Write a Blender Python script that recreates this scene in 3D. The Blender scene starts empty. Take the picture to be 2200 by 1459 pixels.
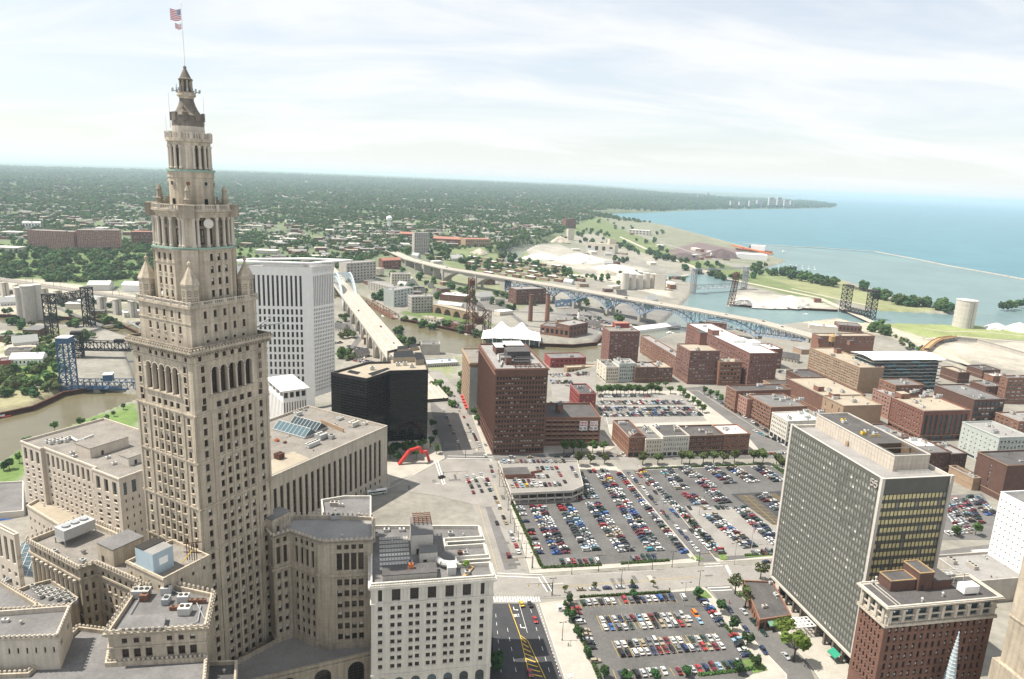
import bpy,math,random
import numpy as np
from mathutils import Vector,Matrix
R=random.Random(7)
NR=np.random.RandomState(11)
SC=bpy.context.scene
COL=SC.collection
pi=math.pi
rad=math.radians
# ---------------------------------------------------------------- camera
W,HT,F=2200.,1459.,1500.
HCAM=190.
_sl,_hc=.0425,387.
_roll=math.atan(_sl)
_pit=math.atan((HT/2-_hc)*math.cos(_roll)/F)
_f=Vector((0,math.cos(_pit),-math.sin(_pit)))
_u0=Vector((0,math.sin(_pit),math.cos(_pit)))
_r0=Vector((1,0,0))
CR=_r0*math.cos(_roll)+_u0*math.sin(_roll)
CU=_u0*math.cos(_roll)-_r0*math.sin(_roll)
CF=_f
CP=Vector((0,0,HCAM))
cam=bpy.data.cameras.new('camera')
cam.sensor_width=36
cam.lens=F/W*36
cam.clip_start=1
cam.clip_end=200000
camo=bpy.data.objects.new('camera',cam)
COL.objects.link(camo)
m3=Matrix((CR,CU,-CF)).transposed()
camo.matrix_world=Matrix.Translation(CP)@m3.to_4x4()
SC.camera=camo
def G(x,y,z=0.):
 """survey helper: the point at height z that the photograph shows at pixel x, y"""
 d=CF+CR*((x-W/2)/F)+CU*((HT/2-y)/F)
 t=(z-HCAM)/d.z
 return Vector((d.x*t,d.y*t,z))
def PX(p):
 v=Vector(p)-CP
 k=v.dot(CF)
 return W/2+F*v.dot(CR)/k,HT/2-F*v.dot(CU)/k
def dirv(a):return Vector((math.cos(rad(a)),math.sin(rad(a)),0))
def wid(B,a,xpix,lo=.5,hi=400):
 """length along direction a from B until the photograph's column xpix"""
 B=Vector(B);d=dirv(a)
 s=1 if PX(B+d*hi)[0]>PX(B)[0]else-1
 for _ in range(50):
  m=(lo+hi)/2
  if(PX(B+d*m)[0]-xpix)*s<0:lo=m
  else:hi=m
 return lo
 # ---------------------------------------------------------------- world, sun, exposure
SUN_AZ,SUN_EL=180.,61.
wd=bpy.data.worlds.new('World')
SC.world=wd
wd.use_nodes=True
nt=wd.node_tree
nt.nodes.clear()
def N(nt,t,**k):
 n=nt.nodes.new(t)
 for a,b in k.items():
  if a.startswith('i_'):
   n.inputs[a[2:].replace('_',' ')].default_value=b
  else:setattr(n,a,b)
 return n
sky=N(nt,'ShaderNodeTexSky',sky_type='NISHITA')
sky.sun_disc=False
sky.sun_elevation=rad(SUN_EL)
sky.sun_rotation=rad(90-SUN_AZ)
sky.air_density=1.0
sky.dust_density=1.0
sky.ozone_density=1.0
geo=N(nt,'ShaderNodeTexCoord')
sep=N(nt,'ShaderNodeSeparateXYZ')
nt.links.new(geo.outputs['Generated'],sep.inputs[0])
# thin high cloud: noise on the plane of the cloud deck (direction / height)
mx=N(nt,'ShaderNodeMath',operation='MAXIMUM');mx.inputs[1].default_value=.0
nt.links.new(sep.outputs['Z'],mx.inputs[0])
ad=N(nt,'ShaderNodeMath',operation='ADD');ad.inputs[1].default_value=.22
nt.links.new(mx.outputs[0],ad.inputs[0])
cmb=N(nt,'ShaderNodeCombineXYZ')
for ax in 'XY':
 dv=N(nt,'ShaderNodeMath',operation='DIVIDE')
 nt.links.new(sep.outputs[ax],dv.inputs[0]);nt.links.new(ad.outputs[0],dv.inputs[1])
 nt.links.new(dv.outputs[0],cmb.inputs[ax])
mp=N(nt,'ShaderNodeMapping')
mp.inputs['Rotation'].default_value=(0,0,rad(-28))
mp.inputs['Scale'].default_value=(.9,2.3,1)
nt.links.new(cmb.outputs[0],mp.inputs[0])
n1=N(nt,'ShaderNodeTexNoise');n1.inputs['Scale'].default_value=1.0;n1.inputs['Detail'].default_value=9;n1.inputs['Roughness'].default_value=.58
n1.inputs['Distortion'].default_value=.6
nt.links.new(mp.outputs[0],n1.inputs['Vector'])
cr=N(nt,'ShaderNodeMapRange');cr.inputs['From Min'].default_value=.36;cr.inputs['From Max'].default_value=.66
cr.interpolation_type='SMOOTHSTEP'
cr.inputs['To Min'].default_value=.52;cr.inputs['To Max'].default_value=.93
nt.links.new(n1.outputs[0],cr.inputs[0])
mixs=N(nt,'ShaderNodeMix',data_type='RGBA')
lowd=N(nt,'ShaderNodeMapRange');lowd.interpolation_type='SMOOTHSTEP';lowd.inputs['From Min'].default_value=-.02;lowd.inputs['From Max'].default_value=.13;lowd.inputs['To Min'].default_value=.97;lowd.inputs['To Max'].default_value=0
nt.links.new(sep.outputs['Z'],lowd.inputs[0])
mxf=N(nt,'ShaderNodeMath',operation='MAXIMUM');nt.links.new(cr.outputs[0],mxf.inputs[0]);nt.links.new(lowd.outputs[0],mxf.inputs[1])
nt.links.new(mxf.outputs[0],mixs.inputs['Factor'])
skm=N(nt,'ShaderNodeMix',data_type='RGBA',blend_type='MULTIPLY');skm.inputs['Factor'].default_value=1
skm.inputs[7].default_value=(1,1,1,1)
nt.links.new(sky.outputs[0],skm.inputs[6])
nt.links.new(skm.outputs[2],mixs.inputs[6])
mixs.inputs[7].default_value=(6.45,6.5,6.45,1)
bg=N(nt,'ShaderNodeBackground');bg.inputs[1].default_value=.085
nt.links.new(mixs.outputs[2],bg.inputs[0])
ow=N(nt,'ShaderNodeOutputWorld')
nt.links.new(bg.outputs[0],ow.inputs[0])
sl=bpy.data.lights.new('sun','SUN')
sl.energy=4.1
sl.angle=rad(.6)
sl.color=(1,.94,.84)
so=bpy.data.objects.new('sun',sl)
COL.objects.link(so)
sd=Vector((math.cos(rad(SUN_AZ))*math.cos(rad(SUN_EL)),math.sin(rad(SUN_AZ))*math.cos(rad(SUN_EL)),math.sin(rad(SUN_EL))))
so.rotation_euler=sd.to_track_quat('Z','Y').to_euler()
so.location=sd*3000
SC.view_settings.view_transform='Standard'
SC.view_settings.look='None'
SC.view_settings.exposure=.92
SC.view_settings.gamma=1
SC.cycles.max_bounces=6
SC.cycles.diffuse_bounces=3
SC.cycles.glossy_bounces=3
SC.cycles.transmission_bounces=2
SC.cycles.volume_bounces=1
SC.cycles.transparent_max_bounces=4
# ---------------------------------------------------------------- materials
def mat(name,col,rough=.85,var=.12,scale=.15,spec=.2,metal=0.,streak=0.,rnd=0.,bump=0.,fine=0.,hue=0.,attr=None,blocks=None):
 m=bpy.data.materials.new(name)
 m.use_nodes=True
 t=m.node_tree
 b=t.nodes['Principled BSDF']
 b.inputs['Roughness'].default_value=rough
 b.inputs['Specular IOR Level'].default_value=spec
 b.inputs['Metallic'].default_value=metal
 L=t.links
 gp=N(t,'ShaderNodeNewGeometry')
 cur=None
 def add(cur,node_out,amt):
 # value factor 1 +- amt from a 0..1 output
  mr=N(t,'ShaderNodeMapRange')
  mr.inputs['From Min'].default_value=.3;mr.inputs['From Max'].default_value=.7
  mr.inputs['To Min'].default_value=1-amt;mr.inputs['To Max'].default_value=1+amt
  L.new(node_out,mr.inputs[0])
  if cur is None:return mr.outputs[0]
  mu=N(t,'ShaderNodeMath',operation='MULTIPLY')
  L.new(cur,mu.inputs[0]);L.new(mr.outputs[0],mu.inputs[1])
  return mu.outputs[0]
 if var:
  nz=N(t,'ShaderNodeTexNoise');nz.inputs['Scale'].default_value=scale;nz.inputs['Detail'].default_value=6;nz.inputs['Roughness'].default_value=.65
  L.new(gp.outputs['Position'],nz.inputs['Vector'])
  cur=add(cur,nz.outputs[0],var)
 if fine:
  nz=N(t,'ShaderNodeTexNoise');nz.inputs['Scale'].default_value=scale*11;nz.inputs['Detail'].default_value=3
  L.new(gp.outputs['Position'],nz.inputs['Vector'])
  cur=add(cur,nz.outputs[0],fine)
 if streak:
  mp=N(t,'ShaderNodeMapping');mp.inputs['Scale'].default_value=(.9,.9,.05)
  L.new(gp.outputs['Position'],mp.inputs[0])
  nz=N(t,'ShaderNodeTexNoise');nz.inputs['Scale'].default_value=1.;nz.inputs['Detail'].default_value=4
  L.new(mp.outputs[0],nz.inputs['Vector'])
  cur=add(cur,nz.outputs[0],streak)
 if blocks:
  sp=N(t,'ShaderNodeSeparateXYZ');L.new(gp.outputs['Position'],sp.inputs[0]);ad_=N(t,'ShaderNodeMath',operation='SUBTRACT');L.new(sp.outputs['X'],ad_.inputs[0]);L.new(sp.outputs['Y'],ad_.inputs[1])
  cb=N(t,'ShaderNodeCombineXYZ');L.new(ad_.outputs[0],cb.inputs[0]);L.new(sp.outputs['Z'],cb.inputs[1])
  bk=N(t,'ShaderNodeTexBrick');bk.inputs['Scale'].default_value=1;bk.inputs['Brick Width'].default_value=blocks[0];bk.inputs['Row Height'].default_value=blocks[1];bk.inputs['Mortar Size'].default_value=blocks[2]
  bk.inputs['Color1'].default_value=(.40,.40,.40,1);bk.inputs['Color2'].default_value=(.60,.60,.60,1);bk.inputs['Mortar'].default_value=(.18,.18,.18,1)
  L.new(cb.outputs[0],bk.inputs['Vector']);cur=add(cur,bk.outputs['Color'],blocks[3])
 if rnd:
  oi=N(t,'ShaderNodeObjectInfo')
  mr=N(t,'ShaderNodeMapRange');mr.inputs['To Min'].default_value=1-rnd;mr.inputs['To Max'].default_value=1+rnd
  L.new(oi.outputs['Random'],mr.inputs[0])
  if cur is None:cur=mr.outputs[0]
  else:
   mu=N(t,'ShaderNodeMath',operation='MULTIPLY');L.new(cur,mu.inputs[0]);L.new(mr.outputs[0],mu.inputs[1]);cur=mu.outputs[0]
 src=None
 if attr:
  at=N(t,'ShaderNodeAttribute',attribute_name=attr)
  src=at.outputs['Color']
 if cur is not None:
  vm=N(t,'ShaderNodeVectorMath',operation='SCALE')
  if src:L.new(src,vm.inputs[0])
  else:vm.inputs[0].default_value=col[:3]
  L.new(cur,vm.inputs['Scale'])
  src=vm.outputs[0]
 if hue:
  hs=N(t,'ShaderNodeHueSaturation')
  oi=N(t,'ShaderNodeObjectInfo')
  mr=N(t,'ShaderNodeMapRange');mr.inputs['To Min'].default_value=.5-hue;mr.inputs['To Max'].default_value=.5+hue
  L.new(oi.outputs['Random'],mr.inputs[0]);L.new(mr.outputs[0],hs.inputs['Hue'])
  L.new(src,hs.inputs['Color']);src=hs.outputs[0]
 if src:L.new(src,b.inputs['Base Color'])
 else:b.inputs['Base Color'].default_value=(*col[:3],1)
 if bump:
  nz=N(t,'ShaderNodeTexNoise');nz.inputs['Scale'].default_value=scale*4;nz.inputs['Detail'].default_value=5
  L.new(gp.outputs['Position'],nz.inputs['Vector'])
  bp=N(t,'ShaderNodeBump');bp.inputs['Strength'].default_value=bump;bp.inputs['Distance'].default_value=.5
  L.new(nz.outputs[0],bp.inputs['Height']);L.new(bp.outputs[0],b.inputs['Normal'])
 return m
MT={}
def defm(k,*a,**q):MT[k]=mat(k,*a,**q)
defm('limestone',(.39,.335,.26),var=.15,scale=.12,streak=.24,fine=.05,blocks=(2.6,1.25,.07,.09))
defm('limestone_pale',(.47,.42,.35),var=.12,scale=.15,streak=.14,fine=.05)
defm('limestone_stained',(.29,.25,.195),var=.18,scale=.2,streak=.25,fine=.06,blocks=(2.6,1.25,.07,.08))
defm('dark_stone',(.16,.138,.115),var=.25,scale=.3,streak=.2)
defm('terracotta_white',(.56,.53,.47),var=.07,scale=.2,streak=.12,blocks=(1.6,.8,.05,.05))
defm('post_stone',(.44,.395,.33),var=.08,scale=.12,streak=.14,blocks=(3.,1.5,.06,.05))
defm('precast_white',(.74,.725,.70),var=.04,scale=.2,streak=.04)
defm('precast_beige',(.50,.44,.37),var=.07,scale=.2,streak=.1,blocks=(4.,3.6,.06,.05))
defm('concrete',(.40,.37,.33),var=.12,scale=.2,streak=.1)
defm('concrete_pale',(.52,.485,.43),var=.10,scale=.12,fine=.06)
defm('bridge_concrete',(.36,.33,.285),var=.12,scale=.08,fine=.06,streak=.08)
defm('white_paint',(.78,.77,.75),var=.04,scale=.3)
defm('white_fabric',(.82,.81,.79),var=.03,scale=.2,rough=.6)
defm('copper_green',(.24,.34,.28),var=.2,scale=.5)
defm('brick_brown',(.160,.088,.066),var=.14,scale=.25,fine=.10)
defm('brick_dark',(.115,.065,.052),var=.16,scale=.3,fine=.10)
defm('brick_red',(.19,.088,.066),var=.16,scale=.25,fine=.10)
defm('brick_rust',(.225,.118,.082),var=.14,scale=.25,fine=.10)
defm('brick_purple',(.195,.100,.082),var=.13,scale=.25,fine=.10)
defm('brick_tan',(.33,.235,.16),var=.13,scale=.25,fine=.08)
defm('brick_pink',(.34,.19,.15),var=.13,scale=.25,fine=.08)
defm('brick_paintred',(.26,.065,.062),var=.12,scale=.25,fine=.08)
defm('cream_paint',(.56,.51,.42),var=.08,scale=.25,streak=.06)
defm('grey_paint',(.42,.45,.42),var=.08,scale=.25,streak=.06)
defm('roof_gravel',(.205,.187,.165),var=.22,scale=.12,fine=.15)
defm('roof_grey',(.155,.15,.146),var=.22,scale=.10,fine=.12)
defm('roof_dark',(.085,.08,.078),var=.25,scale=.12,fine=.15)
defm('roof_white',(.66,.655,.64),var=.09,scale=.10,fine=.04)
defm('roof_tan',(.33,.285,.22),var=.14,scale=.10,fine=.08)
defm('roof_red',(.32,.15,.11),var=.15,scale=.2)
defm('roof_stonegrey',(.255,.245,.235),var=.15,scale=.12,fine=.10)
defm('asphalt',(.108,.104,.10),var=.22,scale=.06,fine=.12)
defm('asphalt_old',(.135,.13,.124),var=.2,scale=.06,fine=.1)
defm('asphalt_new',(.052,.052,.056),var=.18,scale=.1,fine=.1)
defm('road_concrete',(.24,.226,.205),var=.16,scale=.07,fine=.08)
defm('pavement',(.37,.345,.30),var=.14,scale=.12,fine=.08)
defm('paint_white',(.75,.74,.70),var=.12,scale=.8)
defm('paint_yellow',(.62,.42,.06),var=.15,scale=.8)
defm('gravel_white',(.54,.515,.465),var=.10,scale=.06,fine=.06)
defm('gravel_tan',(.42,.37,.30),var=.15,scale=.05,fine=.1)
defm('ore_dark',(.10,.075,.075),var=.2,scale=.04,fine=.1)
defm('ore_red',(.22,.10,.08),var=.2,scale=.04,fine=.1)
defm('grass',(.11,.165,.05),var=.25,scale=.06,fine=.2)
defm('grass_dry',(.22,.24,.10),var=.25,scale=.04,fine=.15)
defm('steel_black',(.024,.021,.022),var=.25,scale=.3,rough=.7)
defm('steel_rust',(.10,.045,.03),var=.35,scale=.3,rough=.8)
defm('steel_blue',(.05,.105,.19),var=.2,scale=.2,rough=.6)
defm('steel_palegreen',(.42,.49,.51),var=.12,scale=.2,rough=.6)
defm('steel_lightblue',(.21,.30,.41),var=.15,scale=.2,rough=.6)
defm('steel_grey',(.30,.31,.32),var=.1,scale=.5,rough=.5)
defm('metal_box',(.37,.37,.355),var=.1,scale=1.,rough=.5)
defm('metal_pale',(.48,.475,.455),var=.08,scale=1.,rough=.45)
defm('rust',(.17,.09,.06),var=.3,scale=.6)
defm('orange_rust',(.50,.14,.04),var=.2,scale=.6)
defm('tank_blue',(.36,.44,.48),var=.06,scale=.3,streak=.06)
defm('sculpture_red',(.50,.045,.04),var=.06,scale=.4,rough=.35,spec=.5)
defm('awning_green',(.02,.22,.13),rough=.6)
defm('awning_red',(.40,.05,.05),rough=.6)
defm('green_metal',(.16,.30,.22),var=.15,scale=.5)
defm('sign_white',(.80,.78,.76),var=.03,scale=.5)
defm('sign_red',(.45,.05,.05))
defm('sign_blue',(.06,.16,.48))
defm('wood_tan',(.40,.26,.13),var=.2,scale=.4)
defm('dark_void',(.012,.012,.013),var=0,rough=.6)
defm('glass',(.022,.024,.026),rough=.12,var=0,spec=.55,rnd=.6)
defm('glass_brown',(.030,.022,.018),rough=.12,var=0,spec=.5,rnd=.6)
defm('glass_black',(.006,.008,.009),rough=.07,var=.0,spec=.30,rnd=.3)
defm('glass_blue',(.05,.085,.10),rough=.08,var=0,spec=.6,rnd=.5)
defm('glass_grey',(.185,.19,.17),rough=.12,var=0,spec=.75,rnd=.38)
defm('blind_pale',(.50,.48,.43),rough=.5,var=0,rnd=.3,spec=.5)
defm('blind_yellow',(.70,.62,.33),rough=.45,var=0,rnd=.12,spec=.5)
defm('frame_dark',(.05,.045,.04),var=0,rough=.6)
defm('frame_pale',(.48,.46,.42),var=0,rough=.6)
defm('frame_bronze',(.055,.035,.028),var=0,rough=.5)
defm('mullion',(.36,.355,.33),var=0,rough=.4,metal=.5)
defm('aqua_panel',(.10,.28,.34),var=.1,scale=.5,rough=.4)
defm('bark',(.09,.065,.045),var=.2,scale=1.5)
defm('rubber',(.015,.015,.015),var=0,rough=.7)
defm('car_glass',(.015,.018,.02),var=0,rough=.06,spec=.7)
defm('light_lens',(.75,.75,.72),var=0,rough=.2)
defm('tail_lens',(.35,.02,.02),var=0,rough=.2)
defm('skin',(.42,.26,.19),var=0,rough=.6)
defm('cloth_dark',(.04,.045,.06),var=0)
defm('cloth_light',(.55,.53,.5),var=0)
defm('flag_red',(.42,.04,.06),var=0,rough=.8)
defm('flag_blue',(.04,.06,.20),var=0,rough=.8)
defm('flag_white',(.75,.74,.74),var=0,rough=.8)
def leafm(k,col):
 m=mat(k,col,rough=.7,var=.30,scale=.55,spec=.15,rnd=.30,hue=.02)
 t=m.node_tree;b=t.nodes['Principled BSDF']
 tr=N(t,'ShaderNodeBsdfTranslucent');mxs=N(t,'ShaderNodeMixShader');mxs.inputs[0].default_value=.35
 t.links.new(b.inputs['Base Color'].links[0].from_socket,tr.inputs[0]);t.links.new(b.outputs[0],mxs.inputs[1]);t.links.new(tr.outputs[0],mxs.inputs[2]);t.links.new(mxs.outputs[0],t.nodes['Material Output'].inputs[0])
 MT[k]=m
leafm('leaf_mid',(.088,.152,.048))
leafm('leaf_dark',(.058,.116,.044))
leafm('leaf_bright',(.15,.235,.045))
leafm('leaf_olive',(.105,.13,.05))
# ---------------------------------------------------------------- mesh builder
ARR={}
def from_arrays(name,V,lt,lv,mi,mats,smooth=False):
 me=bpy.data.meshes.new(name)
 V=np.asarray(V,np.float32).reshape(-1,3)
 lt=np.asarray(lt,np.int32);lv=np.asarray(lv,np.int32);mi=np.asarray(mi,np.int32)
 me.vertices.add(len(V));me.vertices.foreach_set('co',V.ravel())
 me.loops.add(len(lv));me.loops.foreach_set('vertex_index',lv)
 me.polygons.add(len(lt))
 st=np.concatenate([[0],np.cumsum(lt)[:-1]]).astype(np.int32)if len(lt)else lt
 me.polygons.foreach_set('loop_start',st)
 me.polygons.foreach_set('loop_total',lt)
 me.polygons.foreach_set('material_index',mi)
 me.polygons.foreach_set('use_smooth',np.full(len(lt),bool(smooth)))
 for k in mats:me.materials.append(MT[k])
 me.update(calc_edges=True)
 ARR[me.name]=(V,lt,lv,mi,list(mats))
 return me
class MB:
 def __init__(s,mats):s.v=[];s.f=[];s.m=[];s.mats=[mats]if isinstance(mats,str)else list(mats)
 def mi(s,k):
  if isinstance(k,int):return k
  if k not in s.mats:s.mats.append(k)
  return s.mats.index(k)
 def face(s,pts,m=0):
  i=len(s.v);s.v.extend([tuple(p)for p in pts]);s.f.append(tuple(range(i,i+len(pts))));s.m.append(s.mi(m))
 def box(s,c,size,a=0.,m=0,bottom=True):
  x,y,z=[q/2 for q in size]
  ca,sa=math.cos(rad(a)),math.sin(rad(a))
  P=[(c[0]+u*x*ca-v*y*sa,c[1]+u*x*sa+v*y*ca,c[2]+w*z)for w in(-1,1)for u,v in((-1,-1),(1,-1),(1,1),(-1,1))]
  i=len(s.v);s.v.extend(P)
  fs=[(4,5,6,7),(0,1,5,4),(1,2,6,5),(2,3,7,6),(3,0,4,7)]
  if bottom:fs.append((3,2,1,0))
  for q in fs:s.f.append(tuple(i+k for k in q));s.m.append(s.mi(m))
 def prism(s,poly,z0,z1,m=0,mt=None,bottom=False,top=True):
  n=len(poly);i=len(s.v)
  s.v.extend([(p[0],p[1],z0)for p in poly]);s.v.extend([(p[0],p[1],z1)for p in poly])
  for k in range(n):
   j=(k+1)%n
   s.f.append((i+k,i+j,i+n+j,i+n+k));s.m.append(s.mi(m))
  if top:s.f.append(tuple(i+n+k for k in range(n)));s.m.append(s.mi(m if mt is None else mt))
  if bottom:s.f.append(tuple(i+n-1-k for k in range(n)));s.m.append(s.mi(m))
 def beam(s,p,q,w,h=None,m=0,up=(0,0,1)):
  h=w if h is None else h
  p=Vector(p);q=Vector(q);d=q-p
  if d.length<1e-6:return
  d.normalize();u=Vector(up)
  if abs(d.dot(u))>.98:u=Vector((1,0,0))
  x=d.cross(u).normalized();y=x.cross(d)
  i=len(s.v)
  for e in(p,q):
   for a,b in((-1,-1),(1,-1),(1,1),(-1,1)):s.v.append(tuple(e+x*(a*w/2)+y*(b*h/2)))
  for q4 in((0,1,5,4),(1,2,6,5),(2,3,7,6),(3,0,4,7),(3,2,1,0),(4,5,6,7)):
   s.f.append(tuple(i+k for k in q4));s.m.append(s.mi(m))
 def tube(s,p,q,r,r2=None,n=8,m=0,caps=True):
  r2=r if r2 is None else r2
  p=Vector(p);q=Vector(q);d=(q-p).normalized();u=Vector((0,0,1))
  if abs(d.dot(u))>.98:u=Vector((1,0,0))
  x=d.cross(u).normalized();y=d.cross(x)
  i=len(s.v)
  for e,rr in((p,r),(q,r2)):
   for k in range(n):
    t=2*pi*k/n;s.v.append(tuple(e+x*(rr*math.cos(t))+y*(rr*math.sin(t))))
  for k in range(n):
   j=(k+1)%n
   s.f.append((i+k,i+n+k,i+n+j,i+j));s.m.append(s.mi(m))
  if caps:
   s.f.append(tuple(i+k for k in range(n)));s.f.append(tuple(i+2*n-1-k for k in range(n)));s.m+=[s.mi(m)]*2
 def lathe(s,prof,n=16,c=(0,0),m=0,a0=0.,cap=True):
  """prof: list of (r, z) bottom to top"""
  i=len(s.v);k=len(prof)
  for r,z in prof:
   for t in range(n):
    a=a0+2*pi*t/n;s.v.append((c[0]+r*math.cos(a),c[1]+r*math.sin(a),z))
  for l in range(k-1):
   for t in range(n):
    u=(t+1)%n
    s.f.append((i+l*n+t,i+l*n+u,i+(l+1)*n+u,i+(l+1)*n+t));s.m.append(s.mi(m))
  if cap:s.f.append(tuple(i+(k-1)*n+t for t in range(n)));s.m.append(s.mi(m))
 def mesh(s,name,smooth=False):
  lt=[len(f)for f in s.f];lv=[i for f in s.f for i in f]
  return from_arrays(name,s.v if s.v else np.zeros((0,3)),lt,lv,s.m,s.mats,smooth)
 def build(s,name,parent=None,loc=(0,0,0),smooth=False,rz=0.,**props):
  o=bpy.data.objects.new(name,s.mesh(name,smooth))
  COL.objects.link(o);o.location=loc;o.rotation_euler=(0,0,rad(rz))
  if parent:o.parent=parent
  for k,v in props.items():o[k]=v
  return o
def thing(name,label,cat,loc=(0,0,0),rz=0.,group=None):
 o=bpy.data.objects.new(name,None)
 COL.objects.link(o);o.location=loc;o.rotation_euler=(0,0,rad(rz))
 o.empty_display_size=.5
 o['label']=label;o['category']=cat
 if group:o['group']=group
 return o
def inst(name,me,parent=None,loc=(0,0,0),rz=0.,sc=(1,1,1),**props):
 o=bpy.data.objects.new(name,me)
 COL.objects.link(o)
 o.location=loc;o.rotation_euler=(0,0,rad(rz));o.scale=sc if hasattr(sc,'__len__')else(sc,sc,sc)
 if parent:o.parent=parent
 for k,v in props.items():o[k]=v
 return o
def copy_tree(o,parent=None):
 c=o.copy();COL.objects.link(c);c.parent=parent
 for ch in list(o.children):copy_tree(ch,c)
 return c
def merged(name,items,parent=None,smooth=False,**props):
 """one mesh out of many (mesh, loc, rz, scale)"""
 mats=[];VS=[];LT=[];LV=[];MI=[];off=0
 by={}
 for it in items:by.setdefault(it[0].name,[]).append(it)
 for nm,its in by.items():
  V,lt,lv,mi,ms=ARR[nm]
  mm=[]
  for k in ms:
   if k not in mats:mats.append(k)
   mm.append(mats.index(k))
  mi2=np.array(mm,np.int32)[mi]if len(mi)else mi
  n=len(its)
  loc=np.array([i[1]for i in its],float);a=np.radians(np.array([i[2]for i in its],float))
  sc=np.array([i[3]if hasattr(i[3],'__len__')else(i[3],)*3 for i in its],float)
  X=V[None]*sc[:,None,:]
  ca,sa=np.cos(a)[:,None],np.sin(a)[:,None]
  Q=np.stack([X[...,0]*ca-X[...,1]*sa,X[...,0]*sa+X[...,1]*ca,X[...,2]],-1)+loc[:,None,:]
  VS.append(Q.reshape(-1,3));LT.append(np.tile(lt,n));MI.append(np.tile(mi2,n))
  LV.append((lv[None]+(np.arange(n)*len(V))[:,None]).ravel()+off);off+=n*len(V)
 me=from_arrays(name,np.concatenate(VS),np.concatenate(LT),np.concatenate(LV),np.concatenate(MI),mats,smooth)
 return inst(name,me,parent,**props)
 # ---------------------------------------------------------------- terrain
def gpoly(pts,z):return np.array([G(x,y,z)[:2]for x,y in pts])
def sdf(P,poly):
 """signed distance (inside negative) of points P to polygon"""
 d=np.full(len(P),1e18);ins=np.zeros(len(P),bool)
 n=len(poly)
 for i in range(n):
  a=poly[i];b=poly[(i+1)%n];e=b-a
  w=P-a
  t=np.clip((w@e)/max(e@e,1e-9),0,1)
  q=w-t[:,None]*e
  d=np.minimum(d,(q*q).sum(1))
  c=(a[1]>P[:,1])!=(b[1]>P[:,1])
  with np.errstate(divide='ignore',invalid='ignore'):
   xi=a[0]+(P[:,1]-a[1])*e[0]/(e[1]if abs(e[1])>1e-12 else 1e-12)
  ins^=c&(P[:,0]<xi)
 d=np.sqrt(d)
 return np.where(ins,-d,d)
def sstep(a,b,x):
 t=np.clip((x-a)/(b-a),0,1);return t*t*(3-2*t)
ZV,ZW=-20.,-24.
# downtown plateau edge: hidden behind the buildings, then along the warehouses
PLAT=np.array([G(x,y,0)[:2]for x,y in[(-260,1130),(40,1075),(100,960),(300,925),(560,880),(700,855),(800,800),(880,775),(985,760),(1100,760),(1190,790),(1290,765),(1380,745),(1500,722),(1640,718),(1740,728),(1900,735),(2030,760),(2200,830),(2420,900)]]+[(900,300),(900,-200),(-700,-200),(-700,200)])
UPL=np.array([G(x,y,0)[:2]for x,y in[(-700,560),(-300,548),(60,545),(330,545),(540,560),(690,580),(750,575),(810,553),(900,540),(1000,535),(1100,525),(1180,508),(1250,480),(1300,462)]]+[(1750,9000),(3300,11000),(5200,22000),(30000,60000),(30000,90000),(-90000,90000),(-90000,5000)])
# lake outline (seen shoreline), at water height
LAKE=np.array([G(x,y,ZW)[:2]for x,y in[(2600,730),(2200,682),(2090,676),(2030,668),(1940,648),(1880,625),(1800,600),(1700,588),(1660,585),(1640,577),(1690,562),(1640,545),(1600,530),(1500,503),(1440,487),(1380,475),(1280,468),(1300,459),(1400,456.5),(1500,452),(1600,449.5),(1700,449),(1780,447.5),(1800,444),(1770,438),(1700,431)]]+[(9000,26000),(16000,40000),(60000,90000),(90000,90000),(90000,500),(3000,500)])
RIV=gpoly([(-260,690),(0,698),(200,703),(300,735),(270,760),(285,800),(300,850),(200,835),(130,845),(70,875),(0,890),(-300,960),(-300,1075),(0,1000),(60,960),(200,900),(280,868),(360,850),(500,760),(560,710),(560,670),(700,650),(735,640),(800,690),(860,745),(930,762),(1000,765),(1060,765),(1150,780),(1200,785),(1290,780),(1380,745),(1440,720),(1560,712),(1640,715),(1680,700),(1800,686),(1830,696),(1880,697),(2000,700),(2100,703),(2260,720),(2320,700),(2200,681),(2040,676),(1880,668),(1800,668),(1700,664),(1600,660),(1560,652),(1590,612),(1560,592),(1430,588),(1340,592),(1330,600),(1440,600),(1500,612),(1480,640),(1430,690),(1300,715),(1280,738),(1140,742),(1040,722),(1000,716),(930,700),(850,685),(790,640),(740,622),(560,640),(400,690),(360,720),(330,730),(300,700),(200,680),(0,678),(-260,665)],ZW)
OLDR=gpoly([(1062,552),(1080,535),(1130,524),(1200,520),(1215,528),(1150,538),(1120,552),(1130,566),(1100,572)],ZW)
def ground_h(P):
 dp=sdf(P,PLAT);du=sdf(P,UPL)
 r=np.hypot(P[:,0],P[:,1]);az=np.degrees(np.arctan2(P[:,0],P[:,1]))
 up=(1-sstep(-30,26,dp))
 uu=(1-sstep(-40,230,du))
 h=ZV+(0-ZV)*np.maximum(up,uu)
 far=sstep(7000,26000,r)*(1-sstep(4,14,az))*sstep(-40,-16,az)
 h+=far*125*(1-sstep(-40,500,du))+sstep(5000,20000,r)*12*(1-sstep(-40,800,du))
 return h
def ground_z(x,y):
 P=np.array([[x,y]],float)
 h=float(ground_h(P)[0])
 if sdf(P,RIV)[0]<0:h=ZW
 return h
rr=np.concatenate([np.linspace(30,400,40)[:-1],400*np.exp(np.linspace(0,math.log(170),620))])
aa=np.radians(np.linspace(-58,58,560))
RRg,AAg=np.meshgrid(rr,aa,indexing='ij')
TP=np.stack([RRg*np.sin(AAg),RRg*np.cos(AAg)],-1).reshape(-1,2)
TH=ground_h(TP)
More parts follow.
